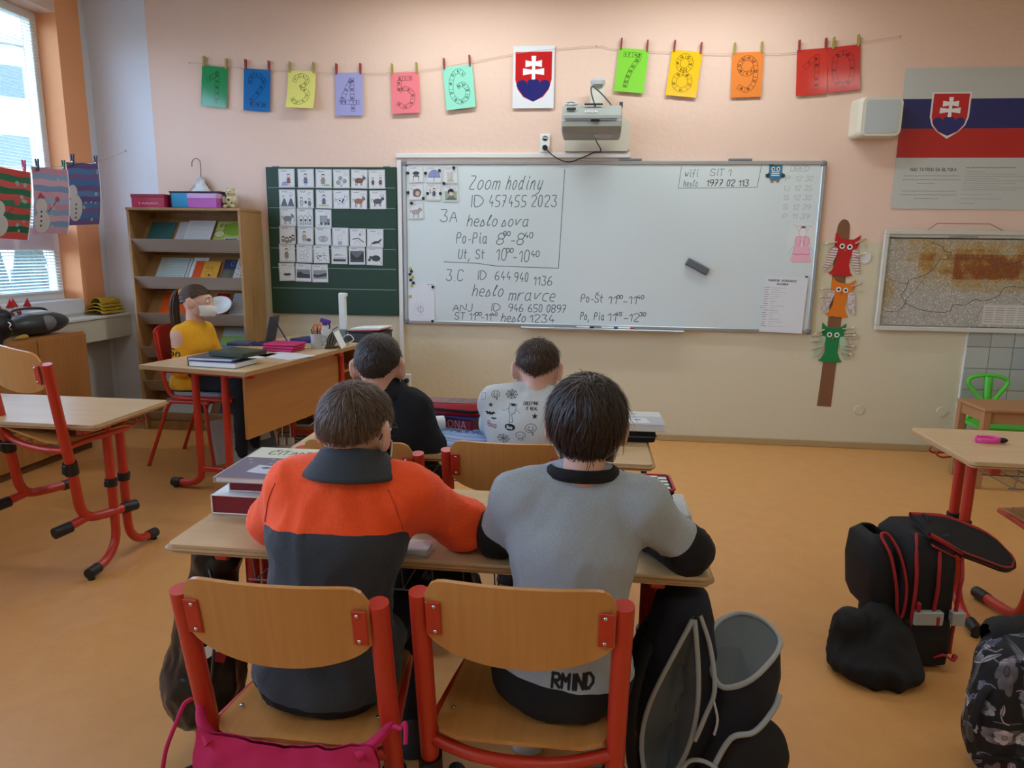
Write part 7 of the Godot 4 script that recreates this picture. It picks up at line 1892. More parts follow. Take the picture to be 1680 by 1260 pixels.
func floral_backpack():
	var I := Ink.new(512, 512, rgb(14, 14, 18))
	rng.seed = 15
	for i in 26:
		var p := Vector2(rng.randf() * 512, rng.randf() * 512)
		var s := rng.randf_range(22, 46)
		var c: Color = [rgb(214, 210, 214), rgb(176, 166, 178), rgb(132, 138, 166), rgb(196, 180, 184)][i % 4]
		var a0 := rng.randf() * TAU
		if i % 3 == 0:
			for q in 6:
				var a := a0 + TAU * q / 6
				I.fill(I.oval(p + Vector2(cos(a), sin(a)) * s * 0.55, s * 0.42, s * 0.34), c.darkened(0.08 * (q % 3)))
			I.disc(p, s * 0.35, c.darkened(0.25)).ring(p, s * 0.22, 3, rgb(80, 70, 84))
		else:
			var e := Vector2(cos(a0), sin(a0))
			var n := Vector2(-e.y, e.x)
			I.fill(curve([p - e * s, p + n * s * 0.35, p + e * s * 1.2, p - n * s * 0.3], 5, true), c)
			I.line([p - e * s, p + e * s], 2.5, rgb(50, 50, 60))
			I.line(curve([p - e * s, p - e * s * 1.8 + n * s * 0.5, p - e * s * 2.0 + n * s * 1.4], 4), 5, c)
	var fm := tex_mat("floral_print", I, 0.8)
	fm.uv1_triplanar = true
	fm.uv1_scale = Vector3.ONE * 3.4
	var t := thing("backpack", "black backpack printed with pale flowers at the right edge", "backpack", V(2.625, 0, 3.44), 0.0, "school backpacks")
	var m := lump(V(-0.3, -0.06, -0.25), V(0.35, 0.55, 0.28), 0.011, 65.0, [[V(0.02, 0.12, 0), V(0.155, 0.13, 0.13)], [V(0.01, 0.25, 0), V(0.15, 0.14, 0.12)], [V(-0.02, 0.35, 0.01), V(0.12, 0.085, 0.10)], [V(-0.12, 0.22, 0.06), V(0.05, 0.14, 0.06)]], 0.008, 8.0, 8)
	obj("body", Soft.done(m), fm, t)
	obj("back_pad", Soft.done(lump(V(-0.12, 0.2, -0.15), V(0.36, 0.55, 0.15), 0.011, 70.0, [[V(-0.07, 0.40, -0.03), V(0.05, 0.05, 0.05)], [V(0.03, 0.39, -0.05), V(0.09, 0.06, 0.05), rz(-0.35)], [V(0.14, 0.36, -0.05), V(0.09, 0.06, 0.05), rz(-0.35)]], 0.003, 9.0, 2)), M.bag_black, t)
	obj("side_strap", Geo.new().tube(curve([V(-0.10, 0.36, 0.07), V(-0.165, 0.31, 0.09), V(-0.185, 0.25, 0.10), V(-0.19, 0.215, 0.10)], 5), 0.012, 8, true, false, 0.4), M.bag_black, t)
	obj("zip", Geo.new().tube(curve([V(-0.09, 0.40, 0.09), V(0.0, 0.33, 0.135), V(0.06, 0.2, 0.15), V(0.10, 0.05, 0.145)], 5), 0.007, 7), M.bag_black, t)
	obj("zip", Geo.new().tube(curve([V(-0.165, 0.12, 0.09), V(-0.10, 0.15, 0.13), V(-0.02, 0.10, 0.145), V(0.0, 0.02, 0.14)], 5), 0.006, 7), M.bag_black, t)
	obj("buckle", Geo.new().box(V(-0.192, 0.20, 0.10), V(0.012, 0.05, 0.02), 0.003, rz(0.2)), M.dark_grey, t)

# ------------------------------------------------------------------ rounded bodies: smooth unions of tapered bones, meshed as surface nets
class Field:
	var h: float
	var o: Vector3
	var nx: int
	var ny: int
	var nz: int
	var k: float
	var acc := PackedFloat32Array()
	func _init(lo: Vector3, hi: Vector3, cell: float, sharp: float):
		h = cell
		o = lo
		k = sharp
		nx = int(ceil((hi.x - lo.x) / h)) + 1
		ny = int(ceil((hi.y - lo.y) / h)) + 1
		nz = int(ceil((hi.z - lo.z) / h)) + 1
		acc.resize(nx * ny * nz)
	func bone(a: Vector3, b: Vector3, ra: float, rb: float, side := Vector3.RIGHT, fa := 1.0, fb := -1.0) -> Field:
		# a capsule from a to b, radii ra and rb along side, times fa and fb across it
		if fb < 0: fb = fa
		var m := maxf(maxf(ra, rb), maxf(ra * fa, rb * fb)) + 5.0 / k
		var ab := b - a
		var l2 := maxf(ab.length_squared(), 1e-9)
		var ax := ab / sqrt(l2) if l2 > 1e-8 else Vector3.UP
		var sd := (side - ax * side.dot(ax)).normalized()
		var fw := ax.cross(sd)
		var x0 := maxi(0, int((minf(a.x, b.x) - m - o.x) / h))
		var x1 := mini(nx - 1, int((maxf(a.x, b.x) + m - o.x) / h) + 1)
		var y0 := maxi(0, int((minf(a.y, b.y) - m - o.y) / h))
		var y1 := mini(ny - 1, int((maxf(a.y, b.y) + m - o.y) / h) + 1)
		var z0 := maxi(0, int((minf(a.z, b.z) - m - o.z) / h))
		var z1 := mini(nz - 1, int((maxf(a.z, b.z) + m - o.z) / h) + 1)
		var plain := is_equal_approx(fa, 1.0) and is_equal_approx(fb, 1.0)
		var far := 6.0 / k
		for z in range(z0, z1 + 1):
			for y in range(y0, y1 + 1):
				var at := (z * ny + y) * nx
				for x in range(x0, x1 + 1):
					var p := Vector3(o.x + x * h, o.y + y * h, o.z + z * h) - a
					var t := clampf(p.dot(ab) / l2, 0.0, 1.0)
					var q := p - ab * t
					var d: float
					var r := ra + (rb - ra) * t
					if plain: d = q.length() - r
					else:
						var f := r * (fa + (fb - fa) * t)
						var lo := minf(r, f)
						var u := q.dot(sd) / r
						var v := q.dot(fw) / f
						var w := q.dot(ax) / lo
						d = (sqrt(u * u + v * v + w * w) - 1.0) * lo
					if d < far: acc[at + x] += exp(-k * d)
		return self
	func ball(c: Vector3, r: Vector3, bs := Basis()) -> Field:
		var m := maxf(r.x, maxf(r.y, r.z)) + 5.0 / k
		var lo := minf(r.x, minf(r.y, r.z))
		var inv := bs.inverse()
		var x0 := maxi(0, int((c.x - m - o.x) / h))
		var x1 := mini(nx - 1, int((c.x + m - o.x) / h) + 1)
		var y0 := maxi(0, int((c.y - m - o.y) / h))
		var y1 := mini(ny - 1, int((c.y + m - o.y) / h) + 1)
		var z0 := maxi(0, int((c.z - m - o.z) / h))
		var z1 := mini(nz - 1, int((c.z + m - o.z) / h) + 1)
		for z in range(z0, z1 + 1):
			for y in range(y0, y1 + 1):
				var at := (z * ny + y) * nx
				for x in range(x0, x1 + 1):
					var p := inv * (Vector3(o.x + x * h, o.y + y * h, o.z + z * h) - c) / r
					var d := (p.length() - 1.0) * lo
					if d * k < 6.0: acc[at + x] += exp(-k * d)
		return self
	func mesh() -> Dictionary:
		# vertices v, normals n, triangles i; the surface is where acc = 1
		var id := PackedInt32Array()
		id.resize(acc.size())
		id.fill(-1)
		var V := PackedVector3Array()
		var I := PackedInt32Array()
		var sy := nx
		var sz := nx * ny
		var corner := [0, 1, sy, sy + 1, sz, sz + 1, sz + sy, sz + sy + 1]
		var off := [Vector3(0, 0, 0), Vector3(1, 0, 0), Vector3(0, 1, 0), Vector3(1, 1, 0), Vector3(0, 0, 1), Vector3(1, 0, 1), Vector3(0, 1, 1), Vector3(1, 1, 1)]
		var edges := [[0, 1], [2, 3], [4, 5], [6, 7], [0, 2], [1, 3], [4, 6], [5, 7], [0, 4], [1, 5], [2, 6], [3, 7]]
		for z in nz - 1:
			for y in ny - 1:
				var at := (z * ny + y) * nx
				for x in nx - 1:
					var c := at + x
					if acc[c] == 0.0 and acc[c + sz + sy + 1] == 0.0: continue
					var inside := 0
					for e in 8:
						if acc[c + corner[e]] > 1.0: inside += 1
					if inside == 0 or inside == 8: continue
					var p := Vector3.ZERO
					var m := 0
					for e in edges:
						var a := acc[c + corner[e[0]]]
						var b := acc[c + corner[e[1]]]
						if (a > 1.0) == (b > 1.0): continue
						var da := -log(maxf(a, 1e-9))
						var db := -log(maxf(b, 1e-9))
						p += (off[e[0]] as Vector3).lerp(off[e[1]], da / (da - db))
						m += 1
					id[c] = V.size()
					V.append(o + (Vector3(x, y, z) + p / m) * h)
		for z in range(1, nz - 1):
			for y in range(1, ny - 1):
				var at := (z * ny + y) * nx
				for x in range(1, nx - 1):
					var c := at + x
					if id[c] < 0: continue
					var s := acc[c] > 1.0
					for ax in 3:
						var st: int = [1, sy, sz][ax]
						var u: int = [sy, sz, 1][ax]
						var w: int = [sz, 1, sy][ax]
						if (acc[c + st] > 1.0) == s: continue
						var q0 := id[c - u - w]
						var q1 := id[c - w]
						var q2 := id[c]
						var q3 := id[c - u]
						if q0 < 0 or q1 < 0 or q2 < 0 or q3 < 0: continue
						if s: I.append_array(PackedInt32Array([q0, q2, q1, q0, q3, q2]))
						else: I.append_array(PackedInt32Array([q0, q1, q2, q0, q2, q3]))
		var m := {"v": V, "i": I}
		Soft.normals(m)
		return m

class Soft:
	static func normals(m: Dictionary):
		var V: PackedVector3Array = m.v
		var I: PackedInt32Array = m.i
		var N := PackedVector3Array()
		N.resize(V.size())
		for t in range(0, I.size(), 3):
			var c := (V[I[t + 2]] - V[I[t]]).cross(V[I[t + 1]] - V[I[t]])
			N[I[t]] += c
			N[I[t + 1]] += c
			N[I[t + 2]] += c
		for i in N.size(): N[i] = N[i].normalized()
		m.n = N
	static func push(m: Dictionary, f: Callable) -> Dictionary:
		# moves each vertex along its normal
		var V: PackedVector3Array = m.v
		for i in V.size(): V[i] += m.n[i] * f.call(V[i], m.n[i])
		m.v = V
		normals(m)
		return m
	static func split(m: Dictionary, f: Callable) -> Array:
		# [where f < 0, where f >= 0], cut along f = 0
		var V: PackedVector3Array = m.v
		var N: PackedVector3Array = m.n
		var F := PackedFloat32Array()
		F.resize(V.size())
		for i in V.size(): F[i] = f.call(V[i])
		var out := []
		for s in 2: out.append({"v": PackedVector3Array(), "n": PackedVector3Array(), "i": PackedInt32Array()})
		var maps := [{}, {}]
		var I: PackedInt32Array = m.i
		for t in range(0, I.size(), 3):
			var poly := [[], []]
			for e in 3:
				var a := I[t + e]
				var b := I[t + (e + 1) % 3]
				var sa := 1 if F[a] >= 0 else 0
				var sb := 1 if F[b] >= 0 else 0
				poly[sa].append([a, -1, 0.0])
				if sa != sb:
					var q := F[a] / (F[a] - F[b])
					var cut := [a, b, q] if a < b else [b, a, 1.0 - q]
					poly[0].append(cut)
					poly[1].append(cut)
			for s in 2:
				var ids := []
				for c in poly[s]:
					var key := Vector2i(c[0], c[1])
					if not maps[s].has(key):
						maps[s][key] = out[s].v.size()
						out[s].v.append(V[c[0]] if c[1] < 0 else V[c[0]].lerp(V[c[1]], c[2]))
						out[s].n.append(N[c[0]] if c[1] < 0 else N[c[0]].lerp(N[c[1]], c[2]).normalized())
					ids.append(maps[s][key])
				for j in range(1, ids.size() - 1): out[s].i.append_array(PackedInt32Array([ids[0], ids[j], ids[j + 1]]))
		return out
	static func join(list: Array) -> Dictionary:
		# a list of [mesh, transform]
		var r := {"v": PackedVector3Array(), "n": PackedVector3Array(), "i": PackedInt32Array()}
		for e in list:
			var m: Dictionary = e[0]
			var t: Transform3D = e[1]
			var base: int = r.v.size()
			var nb := t.basis.inverse().transposed()
			var flip := t.basis.determinant() < 0
			for i in m.v.size():
				r.v.append(t * (m.v[i] as Vector3))
				r.n.append((nb * (m.n[i] as Vector3)).normalized())
			for i in range(0, m.i.size(), 3):
				r.i.append(base + m.i[i])
				r.i.append(base + m.i[i + (2 if flip else 1)])
				r.i.append(base + m.i[i + (1 if flip else 2)])
		return r
	static func done(m: Dictionary, base := Vector3.ZERO, uv = null) -> ArrayMesh:
		var a := []
		a.resize(Mesh.ARRAY_MAX)
		var V := PackedVector3Array()
		V.resize(m.v.size())
		for i in V.size(): V[i] = m.v[i] - base
		a[Mesh.ARRAY_VERTEX] = V
		a[Mesh.ARRAY_NORMAL] = m.n
		a[Mesh.ARRAY_INDEX] = m.i
		if uv != null:
			var U := PackedVector2Array()
			U.resize(V.size())
			for i in V.size(): U[i] = uv.call(m.v[i], m.n[i])
			a[Mesh.ARRAY_TEX_UV] = U
		if m.has("c"): a[Mesh.ARRAY_COLOR] = m.c
		var am := ArrayMesh.new()
		am.add_surface_from_arrays(Mesh.PRIMITIVE_TRIANGLES, a)
		return am

var HEAD := {}
var HAND := {}
var SHOE := {}

func head_field(neck: Vector3) -> Dictionary:
	var f := Field.new(V(-0.12, minf(-0.16, neck.y - 0.09), minf(-0.15, neck.z - 0.1)), V(0.12, 0.14, maxf(0.14, neck.z + 0.1)), 0.0058, 130.0)
	f.ball(V(0, 0.022, 0.012), V(0.070, 0.080, 0.089))
	f.bone(V(0, 0.0, -0.04), V(0, -0.035, -0.045), 0.05, 0.046)
	f.bone(V(0, -0.04, -0.04), V(0, -0.085, -0.062), 0.04, 0.02, Vector3.RIGHT, 0.8)
	f.bone(V(-0.045, -0.05, -0.01), V(-0.016, -0.086, -0.055), 0.018, 0.014)
	f.bone(V(0.045, -0.05, -0.01), V(0.016, -0.086, -0.055), 0.018, 0.014)
	f.bone(V(0, 0.004, -0.088), V(0, -0.026, -0.1), 0.006, 0.009)
	f.bone(V(-0.008, -0.028, -0.094), V(0.008, -0.028, -0.094), 0.006, 0.006)
	f.bone(V(-0.034, 0.022, -0.078), V(0.034, 0.022, -0.078), 0.008, 0.008)
	f.bone(V(-0.012, -0.053, -0.086), V(0.012, -0.053, -0.086), 0.006, 0.006)
	for s in [-1.0, 1.0]:
		f.ball(V(s * 0.082, -0.006, 0.016), V(0.0045, 0.024, 0.014), ry(s * 0.55) * rx(-0.15))
		f.bone(V(s * 0.086, 0.01, 0.026), V(s * 0.079, -0.024, 0.013), 0.004, 0.004)
		f.bone(V(s * 0.072, -0.005, 0.006), V(s * 0.074, -0.012, 0.01), 0.008, 0.008)
	f.bone(V(0, -0.04, 0.028), V(0, -0.085, 0.034).lerp(neck, 0.4), 0.044, 0.042)
	f.bone(V(0, -0.085, 0.034).lerp(neck, 0.3), neck, 0.042, 0.046)
	f.bone(neck, neck * 1.08, 0.05, 0.06)
	return f.mesh()

func make_shapes():
	HEAD = head_field(V(0, -0.085, 0.032))
	var f: Field
	f = Field.new(V(-0.075, -0.05, -0.14), V(0.06, 0.035, 0.03), 0.004, 230.0)
	f.ball(V(0, 0, -0.036), V(0.03, 0.012, 0.038))
	f.bone(V(0, 0, 0.02), V(0, 0, -0.01), 0.021, 0.021, Vector3.RIGHT, 0.75)
	var fx := [-0.024, -0.008, 0.008, 0.023]
	var fl := [0.050, 0.058, 0.054, 0.042]
	for i in 4:
		var a := V(fx[i] * 0.9, 0.002, -0.062)
		var b := a + V(fx[i] * 0.12, 0.003, -fl[i] * 0.45)
		var c := b + V(fx[i] * 0.05, -0.012, -fl[i] * 0.33)
		var d := c + V(0, -0.013, -fl[i] * 0.14)
		f.bone(a, b, 0.0074, 0.0068)
		f.bone(b, c, 0.0068, 0.0062)
		f.bone(c, d, 0.0062, 0.0055)
	f.bone(V(-0.022, -0.002, -0.018), V(-0.042, -0.006, -0.045), 0.010, 0.0085)
	f.bone(V(-0.042, -0.006, -0.045), V(-0.046, -0.012, -0.068), 0.0082, 0.0065)
	HAND = f.mesh()
	f = Field.new(V(-0.07, -0.03, -0.2), V(0.07, 0.14, 0.1), 0.007, 110.0)
	f.bone(V(0, 0.03, 0.03), V(0, 0.026, -0.11), 0.032, 0.036, Vector3.RIGHT, 0.75, 0.55)
	f.bone(V(0, 0.01, 0.04), V(0, 0.01, -0.12), 0.034, 0.04, Vector3.RIGHT, 0.32)
	f.bone(V(0, 0.05, 0.02), V(0, 0.09, 0.015), 0.032, 0.034)
	SHOE = f.mesh()

func hairline(d: Vector3, nape: float, brow: float, tp := 0.0) -> float:
	# how far a direction from the middle of the head lies above the edge of the hair
	var a := atan2(absf(d.x), d.z)
	var pts := [[0.0, nape], [0.6, nape + 0.03 + tp], [0.95, nape + 0.2 + tp * 1.3], [1.25, maxf(-0.22, nape + 0.3)], [1.45, 0.0], [1.75, 0.02], [1.95, 0.12], [2.2, brow - 0.06], [3.2, brow]]
	for i in pts.size() - 1:
		if a <= pts[i + 1][0]: return d.y - lerpf(pts[i][1], pts[i + 1][1], (a - pts[i][0]) / (pts[i + 1][0] - pts[i][0]))
	return d.y - brow

func hair_mesh(o: Dictionary) -> Dictionary:
	# o: col, col2 (linear), n strands, len, lift, nape, brow, crown, puff, side (short below that height), seed
	var c0 := V(0, 0.022, 0.012)
	var R := V(0.0728, 0.0828, 0.0915)
	var puff: float = o.get("puff", 0.004)
	var sh: Dictionary = Soft.split(HEAD, func(p: Vector3): return hairline(((p - c0) / R).normalized(), o.nape, o.brow, o.get("taper", 0.0)))[1]
	# ears stay bare
	sh = Soft.split(sh, func(p: Vector3): return 0.0765 - absf(p.x))[1]
	sh = Soft.push(sh, func(p: Vector3, n: Vector3): return puff * clampf(hairline(((p - c0) / R).normalized(), o.nape, o.brow, o.get("taper", 0.0)) * 7.0 + 0.25, 0.1, 1.0))
	var Vx: PackedVector3Array = sh.v
	var Nx: PackedVector3Array = sh.n
	var Ix: PackedInt32Array = sh.i
	var Cx := PackedColorArray()
	var c1: Color = o.col
	var c2: Color = o.col2
	for i in Vx.size(): Cx.append(c1)
	var g := RandomNumberGenerator.new()
	g.seed = o.get("seed", 1)
	var crown: Vector3 = (o.crown as Vector3).normalized()
	var made := 0
	var tries := 0
	while made < o.n and tries < o.n * 6:
		tries += 1
		var y := g.randf_range(-0.75, 1.0)
		var a := g.randf() * TAU
		var q := sqrt(1.0 - y * y)
		var d := Vector3(cos(a) * q, y, sin(a) * q)
		var hl := hairline(d, o.nape, o.brow, o.get("taper", 0.0))
		if hl < 0.0: continue
		made += 1
		var L: float = o.len * g.randf_range(0.7, 1.15)
		if o.has("side"): L *= clampf((d.y - o.side) * 3.0, 0.25, 1.0)
		var top: float = o.get("top", 1.0)
		if d.y > 0.55: L *= top
		if absf(d.x) > 0.7 and d.z < 0.45: L *= 0.55
		var lift: float = o.lift
		var w: float = g.randf_range(0.0008, 0.0015) * o.get("wide", 1.0)
		var col := c1.lerp(c2, g.randf())
		var p := d
		var hgt := 0.0
		var steps: int = o.get("steps", 4)
		var prev := -1
		var wind: Vector3 = Vector3(g.randf_range(-1, 1), g.randf_range(-1, 1), g.randf_range(-1, 1)) * o.get("mess", 0.25)
		var layer := g.randf_range(0.0, 1.0) * puff * 0.9
		var shag: float = o.get("shag", 0.0) * g.randf() * g.randf() * (3.0 if g.randf() < 0.06 else 1.0)
		var roll := g.randf_range(-0.7, 0.7)
		for s in steps + 1:
			var t := float(s) / steps
			var nrm := (p / R).normalized()
			var flow: Vector3 = (p - crown * 0.9 + Vector3.DOWN * o.get("fall", 0.5) + wind)
			if o.has("comb"): flow += o.comb
			flow = (flow - nrm * flow.dot(nrm)).normalized()
			var pos := c0 + p * R + nrm * (puff * 0.85 + layer + hgt + shag * t)
			var sidev: Vector3 = nrm.cross(flow).normalized() * w * (1.0 - 0.75 * t)
			var b := Vx.size()
			Vx.append(pos - sidev)
			Vx.append(pos + sidev)
			var nn := (nrm + nrm.cross(flow).normalized() * roll).normalized()
			Nx.append(nn)
			Nx.append(nn)
			Cx.append(col)
			Cx.append(col)
			if s > 0: Ix.append_array(PackedInt32Array([prev, prev + 1, b, prev + 1, b + 1, b]))
			prev = b
			p = (p + flow * (L / steps / 0.088))
			if p.length() > 0.01 and hairline(p.normalized(), o.nape, o.brow, o.get("taper", 0.0)) > -0.35 or not o.get("hang", false): p = p.normalized()
			hgt += lift * L / steps
	return {"v": Vx, "n": Nx, "i": Ix, "c": Cx}

func lin(r: int, g: int, b: int) -> Color:
	return Color8(r, g, b).srgb_to_linear()

func add_head(t: Node3D, skin: Array, pos: Vector3, bs: Basis, s: float, hair: Dictionary, mask: bool, base: Vector3, neck: Vector3, glasses := false):
	var xf := Transform3D(bs.scaled(Vector3.ONE * s), pos)
	skin.append([head_field(xf.affine_inverse() * neck), xf])
	var hm := obj("hair", hair_done(hair_mesh(hair), xf, base), M.hair, t)
	var L := Transform3D(xf.basis, xf.origin - base)
	for e in [-1.0, 1.0]:
		var ey := obj("eye", Geo.new().at(L).ball(V(e * 0.031, 0.004, -0.0795), V(0.0125, 0.0105, 0.0105), 8), M.eye_white, t)
		obj("iris", Geo.new().at(L).ball(V(e * 0.031, 0.004, -0.0868), V(0.0058, 0.0058, 0.004), 6), M.iris, ey)
		obj("eyebrow", Geo.new().at(L).tube(curve([V(e * 0.014, 0.024, -0.091), V(e * 0.032, 0.03, -0.088), V(e * 0.05, 0.022, -0.074)], 3), [0.002, 0.0024, 0.0026, 0.0026, 0.0022, 0.0018, 0.001], 6), M.brow, t)
	obj("lips", Geo.new().at(L).ball(V(0, -0.053, -0.0905), V(0.018, 0.006, 0.006), 8), M.lips, t)
	if mask:
		var mk := obj("face_mask", Geo.new().at(L).slab(18, 10, func(u: float, v: float) -> Vector3:
			var a := (0.5 - u) * 2.35
			var y := lerpf(-0.094, -0.02, v)
			var mid := sin(PI * clampf(v, 0, 1))
			var r := 0.09 + 0.02 * mid + 0.014 * exp(-a * a * 6.0)
			return V(-sin(a) * (0.064 + 0.008 * v) * 1.08, y * (1.0 - 0.18 * absf(u - 0.5)), -cos(a) * r * (0.86 + 0.14 * cos(a)) - 0.002), 0.0012), M.mask_cloth, t)
		for e in [-1.0, 1.0]: obj("ear_loop", Geo.new().at(L).tube(curve([V(e * 0.066, -0.022, -0.028), V(e * 0.079, 0.018, 0.0), V(e * 0.081, 0.026, 0.02), V(e * 0.08, 0.0, 0.033), V(e * 0.077, -0.03, 0.022), V(e * 0.064, -0.075, -0.018)], 4), 0.0016, 6), M.paper, mk)
	if glasses:
		var gl := obj("glasses", Geo.new().at(L).tube(curve([V(-0.006, 0.004, -0.108), V(0.006, 0.004, -0.108)], 2), 0.0016, 6), M.black_plastic, t)
		for e in [-1.0, 1.0]:
			obj("rim", Geo.new().at(L).tube(rounded(0.044, 0.032, 0.012).map(func(q): return V(e * 0.03 + q.x, 0.002 + q.y, -0.104 + absf(e * 0.03 + q.x) * 0.22)), 0.0018, 6, false, true), M.black_plastic, gl)
			obj("temple", Geo.new().at(L).tube([V(e * 0.052, 0.008, -0.092), V(e * 0.08, 0.016, -0.01), V(e * 0.083, 0.008, 0.03), V(e * 0.082, -0.012, 0.042)], 0.0018, 6), M.black_plastic, gl)

func hair_done(m: Dictionary, xf: Transform3D, base: Vector3) -> ArrayMesh:
	var r := Soft.join([[m, xf]])
	r.c = m.c
	return Soft.done(r, base)

func hand_at(t: Node3D, wrist: Vector3, towards: Vector3, right: bool, s: float):
	var z := -towards.normalized()
	var x := Vector3.UP.cross(z).normalized()
	var y := z.cross(x)
	obj("hand", Soft.done(Soft.join([[HAND, Transform3D(Basis(x * s * (1.0 if right else -1.0), y * s, z * s), wrist)]]), t.position), M.skin, t)

func seg_dist(p: Vector3, a: Vector3, b: Vector3) -> float:
	var t := clampf((p - a).dot(b - a) / (b - a).length_squared(), 0.0, 1.0)
	return p.distance_to(a.lerp(b, t))

func body_field(c: Dictionary) -> Dictionary:
	# c: joints of a seated child, radii and puff of the clothes
	var pf: float = c.get("puff", 0.0)
	var lo: Vector3 = c.pelvis
	var hi: Vector3 = c.pelvis
	for j in ["neck", "sl", "sr", "el", "er", "wl", "wr", "kl", "kr", "al", "ar", "chest"]:
		lo = lo.min(c[j])
		hi = hi.max(c[j])
	var f := Field.new(lo - Vector3.ONE * 0.17, hi + Vector3.ONE * 0.17, 0.0115, 62.0)
	var sd: Vector3 = c.side
	var w: float = c.get("wide", 1.0)
	f.ball(c.pelvis, V(0.128, 0.085, 0.105) * w + Vector3.ONE * pf, Basis(sd, Vector3.UP, sd.cross(Vector3.UP)))
	f.ball((c.pelvis as Vector3) + V(0, -0.025, 0.02), V(0.125, 0.06, 0.10) * w, Basis(sd, Vector3.UP, sd.cross(Vector3.UP)))
	f.bone(c.pelvis, c.waist, 0.118 * w + pf, 0.112 * w + pf, sd, 0.8, 0.76)
	f.bone(c.waist, c.chest, 0.112 * w + pf, 0.130 * w + pf, sd, 0.76, 0.70)
	f.bone(c.chest, (c.chest as Vector3).lerp(c.neck, 0.6), 0.130 * w + pf, 0.105 * w + pf, sd, 0.70, 0.62)
	f.bone((c.chest as Vector3).lerp(c.neck, 0.5), c.neck, 0.085 * w + pf * 0.6, 0.046 + pf * 0.5, sd, 0.7, 0.9)
	for e in ["l", "r"]:
		f.bone((c["s" + e] as Vector3).lerp(c.neck, 0.65), c["s" + e], 0.042 + pf, 0.046 + pf)
		f.bone(c["s" + e], c["e" + e], 0.046 + pf, 0.037 + pf * 1.1)
		f.bone(c["e" + e], c["w" + e], 0.038 + pf * 1.1, 0.025 + pf * 0.7)
		f.bone((c.pelvis as Vector3) + sd * (0.07 if e == "r" else -0.07), c["k" + e], 0.072, 0.052)
		f.bone(c["k" + e], c["a" + e], 0.052, 0.036)
	return f.mesh()

func heather(n: String, a: Color, b: Color, fr: float, scale: float, sheen := 0.0) -> StandardMaterial3D:
	var m := mat(n, Color.WHITE, 0.92)
	var im := seamless(fr, n.hash() % 1000, 256, 2)
	var s := im.duplicate()
	s.resize(256, 64)
	s.resize(256, 256)
	var fine := seamless(0.25, 17, 256, 2)
	grain(m, 256, 256, func(x, y): return a.lerp(b, clampf((im.get_pixel(x, y * 3 % 256).r * 0.6 + fine.get_pixel(x, y).r * 0.6) * 1.5 - 0.4, 0, 1)), Vector3.ONE * scale)
	nmap(m, fine, 3.0, 0.5)
	if sheen > 0.0:
		m.rim_enabled = true
		m.rim = sheen
		m.rim_tint = 0.6
	return m

func folds(sd: int, fr: float, amp: float) -> Callable:
	var n := FastNoiseLite.new()
	n.seed = sd
	n.frequency = fr
	n.fractal_octaves = 2
	n.fractal_type = FastNoiseLite.FRACTAL_RIDGED
	return func(p: Vector3, _n: Vector3) -> float: return amp * n.get_noise_3d(p.x * 1.0, p.y * 0.55, p.z * 1.0)

func people_materials():
	var hm := mat("hair", Color.WHITE, 0.5)
	hm.vertex_color_use_as_albedo = true
	mat("eye_white", rgb(226, 224, 220), 0.2)
	mat("iris", rgb(60, 44, 34), 0.15)
	mat("brow", rgb(64, 46, 34), 0.8)
	mat("lips", rgb(196, 116, 104), 0.5)
	var mk := Ink.new(128, 128, rgb(214, 214, 212))
	rng.seed = 2
	for i in 26: mk.disc(Vector2(rng.randf() * 128, rng.randf() * 128), rng.randf_range(3, 9), [rgb(150, 160, 166), rgb(90, 96, 104), rgb(206, 170, 170)][i % 3])
	tex_mat("mask_cloth", mk, 0.9)
	heather("orange_fleece", rgb(255, 80, 22), rgb(255, 90, 28), 0.05, 3.0, 0.3)
	heather("charcoal_fleece", rgb(42, 46, 50), rgb(66, 71, 76), 0.12, 5.0, 0.25)
	heather("grey_tee", rgb(132, 136, 138), rgb(166, 170, 170), 0.12, 5.0)
	heather("navy_jacket", rgb(13, 16, 24), rgb(22, 26, 36), 0.1, 5.0)
	heather("yellow_knit", rgb(226, 158, 22), rgb(240, 176, 36), 0.1, 5.0)
	heather("black_jersey", rgb(9, 9, 11), rgb(17, 17, 19), 0.1, 6.0)
	heather("dark_denim", rgb(24, 28, 36), rgb(40, 46, 56), 0.15, 6.0)
	mat("shoe_grey", rgb(176, 176, 174), 0.7)
	mat("shoe_dark", rgb(44, 46, 54), 0.6)

func finish(t: Node3D, c: Dictionary, skin: Array, shoe: Material):
	var base: Vector3 = t.position
	obj("body", Soft.done(Soft.join(skin), base), M.skin, t)
	for e in ["l", "r"]:
		var a: Vector3 = c["a" + e]
		var dirn: Vector3 = c.get("toe", Vector3.FORWARD)
		var z := -dirn
		var x := Vector3.UP.cross(z)
		obj("shoe", Soft.done(Soft.join([[SHOE, Transform3D(Basis(x, Vector3.UP, z), a - Vector3.UP * (a.y - 0.004))]]), base), shoe, t)

func build_people():
	people_materials()
	make_shapes()
	boy_orange()
	boy_grey()
	boy_navy()
	boy_print()
	girl()

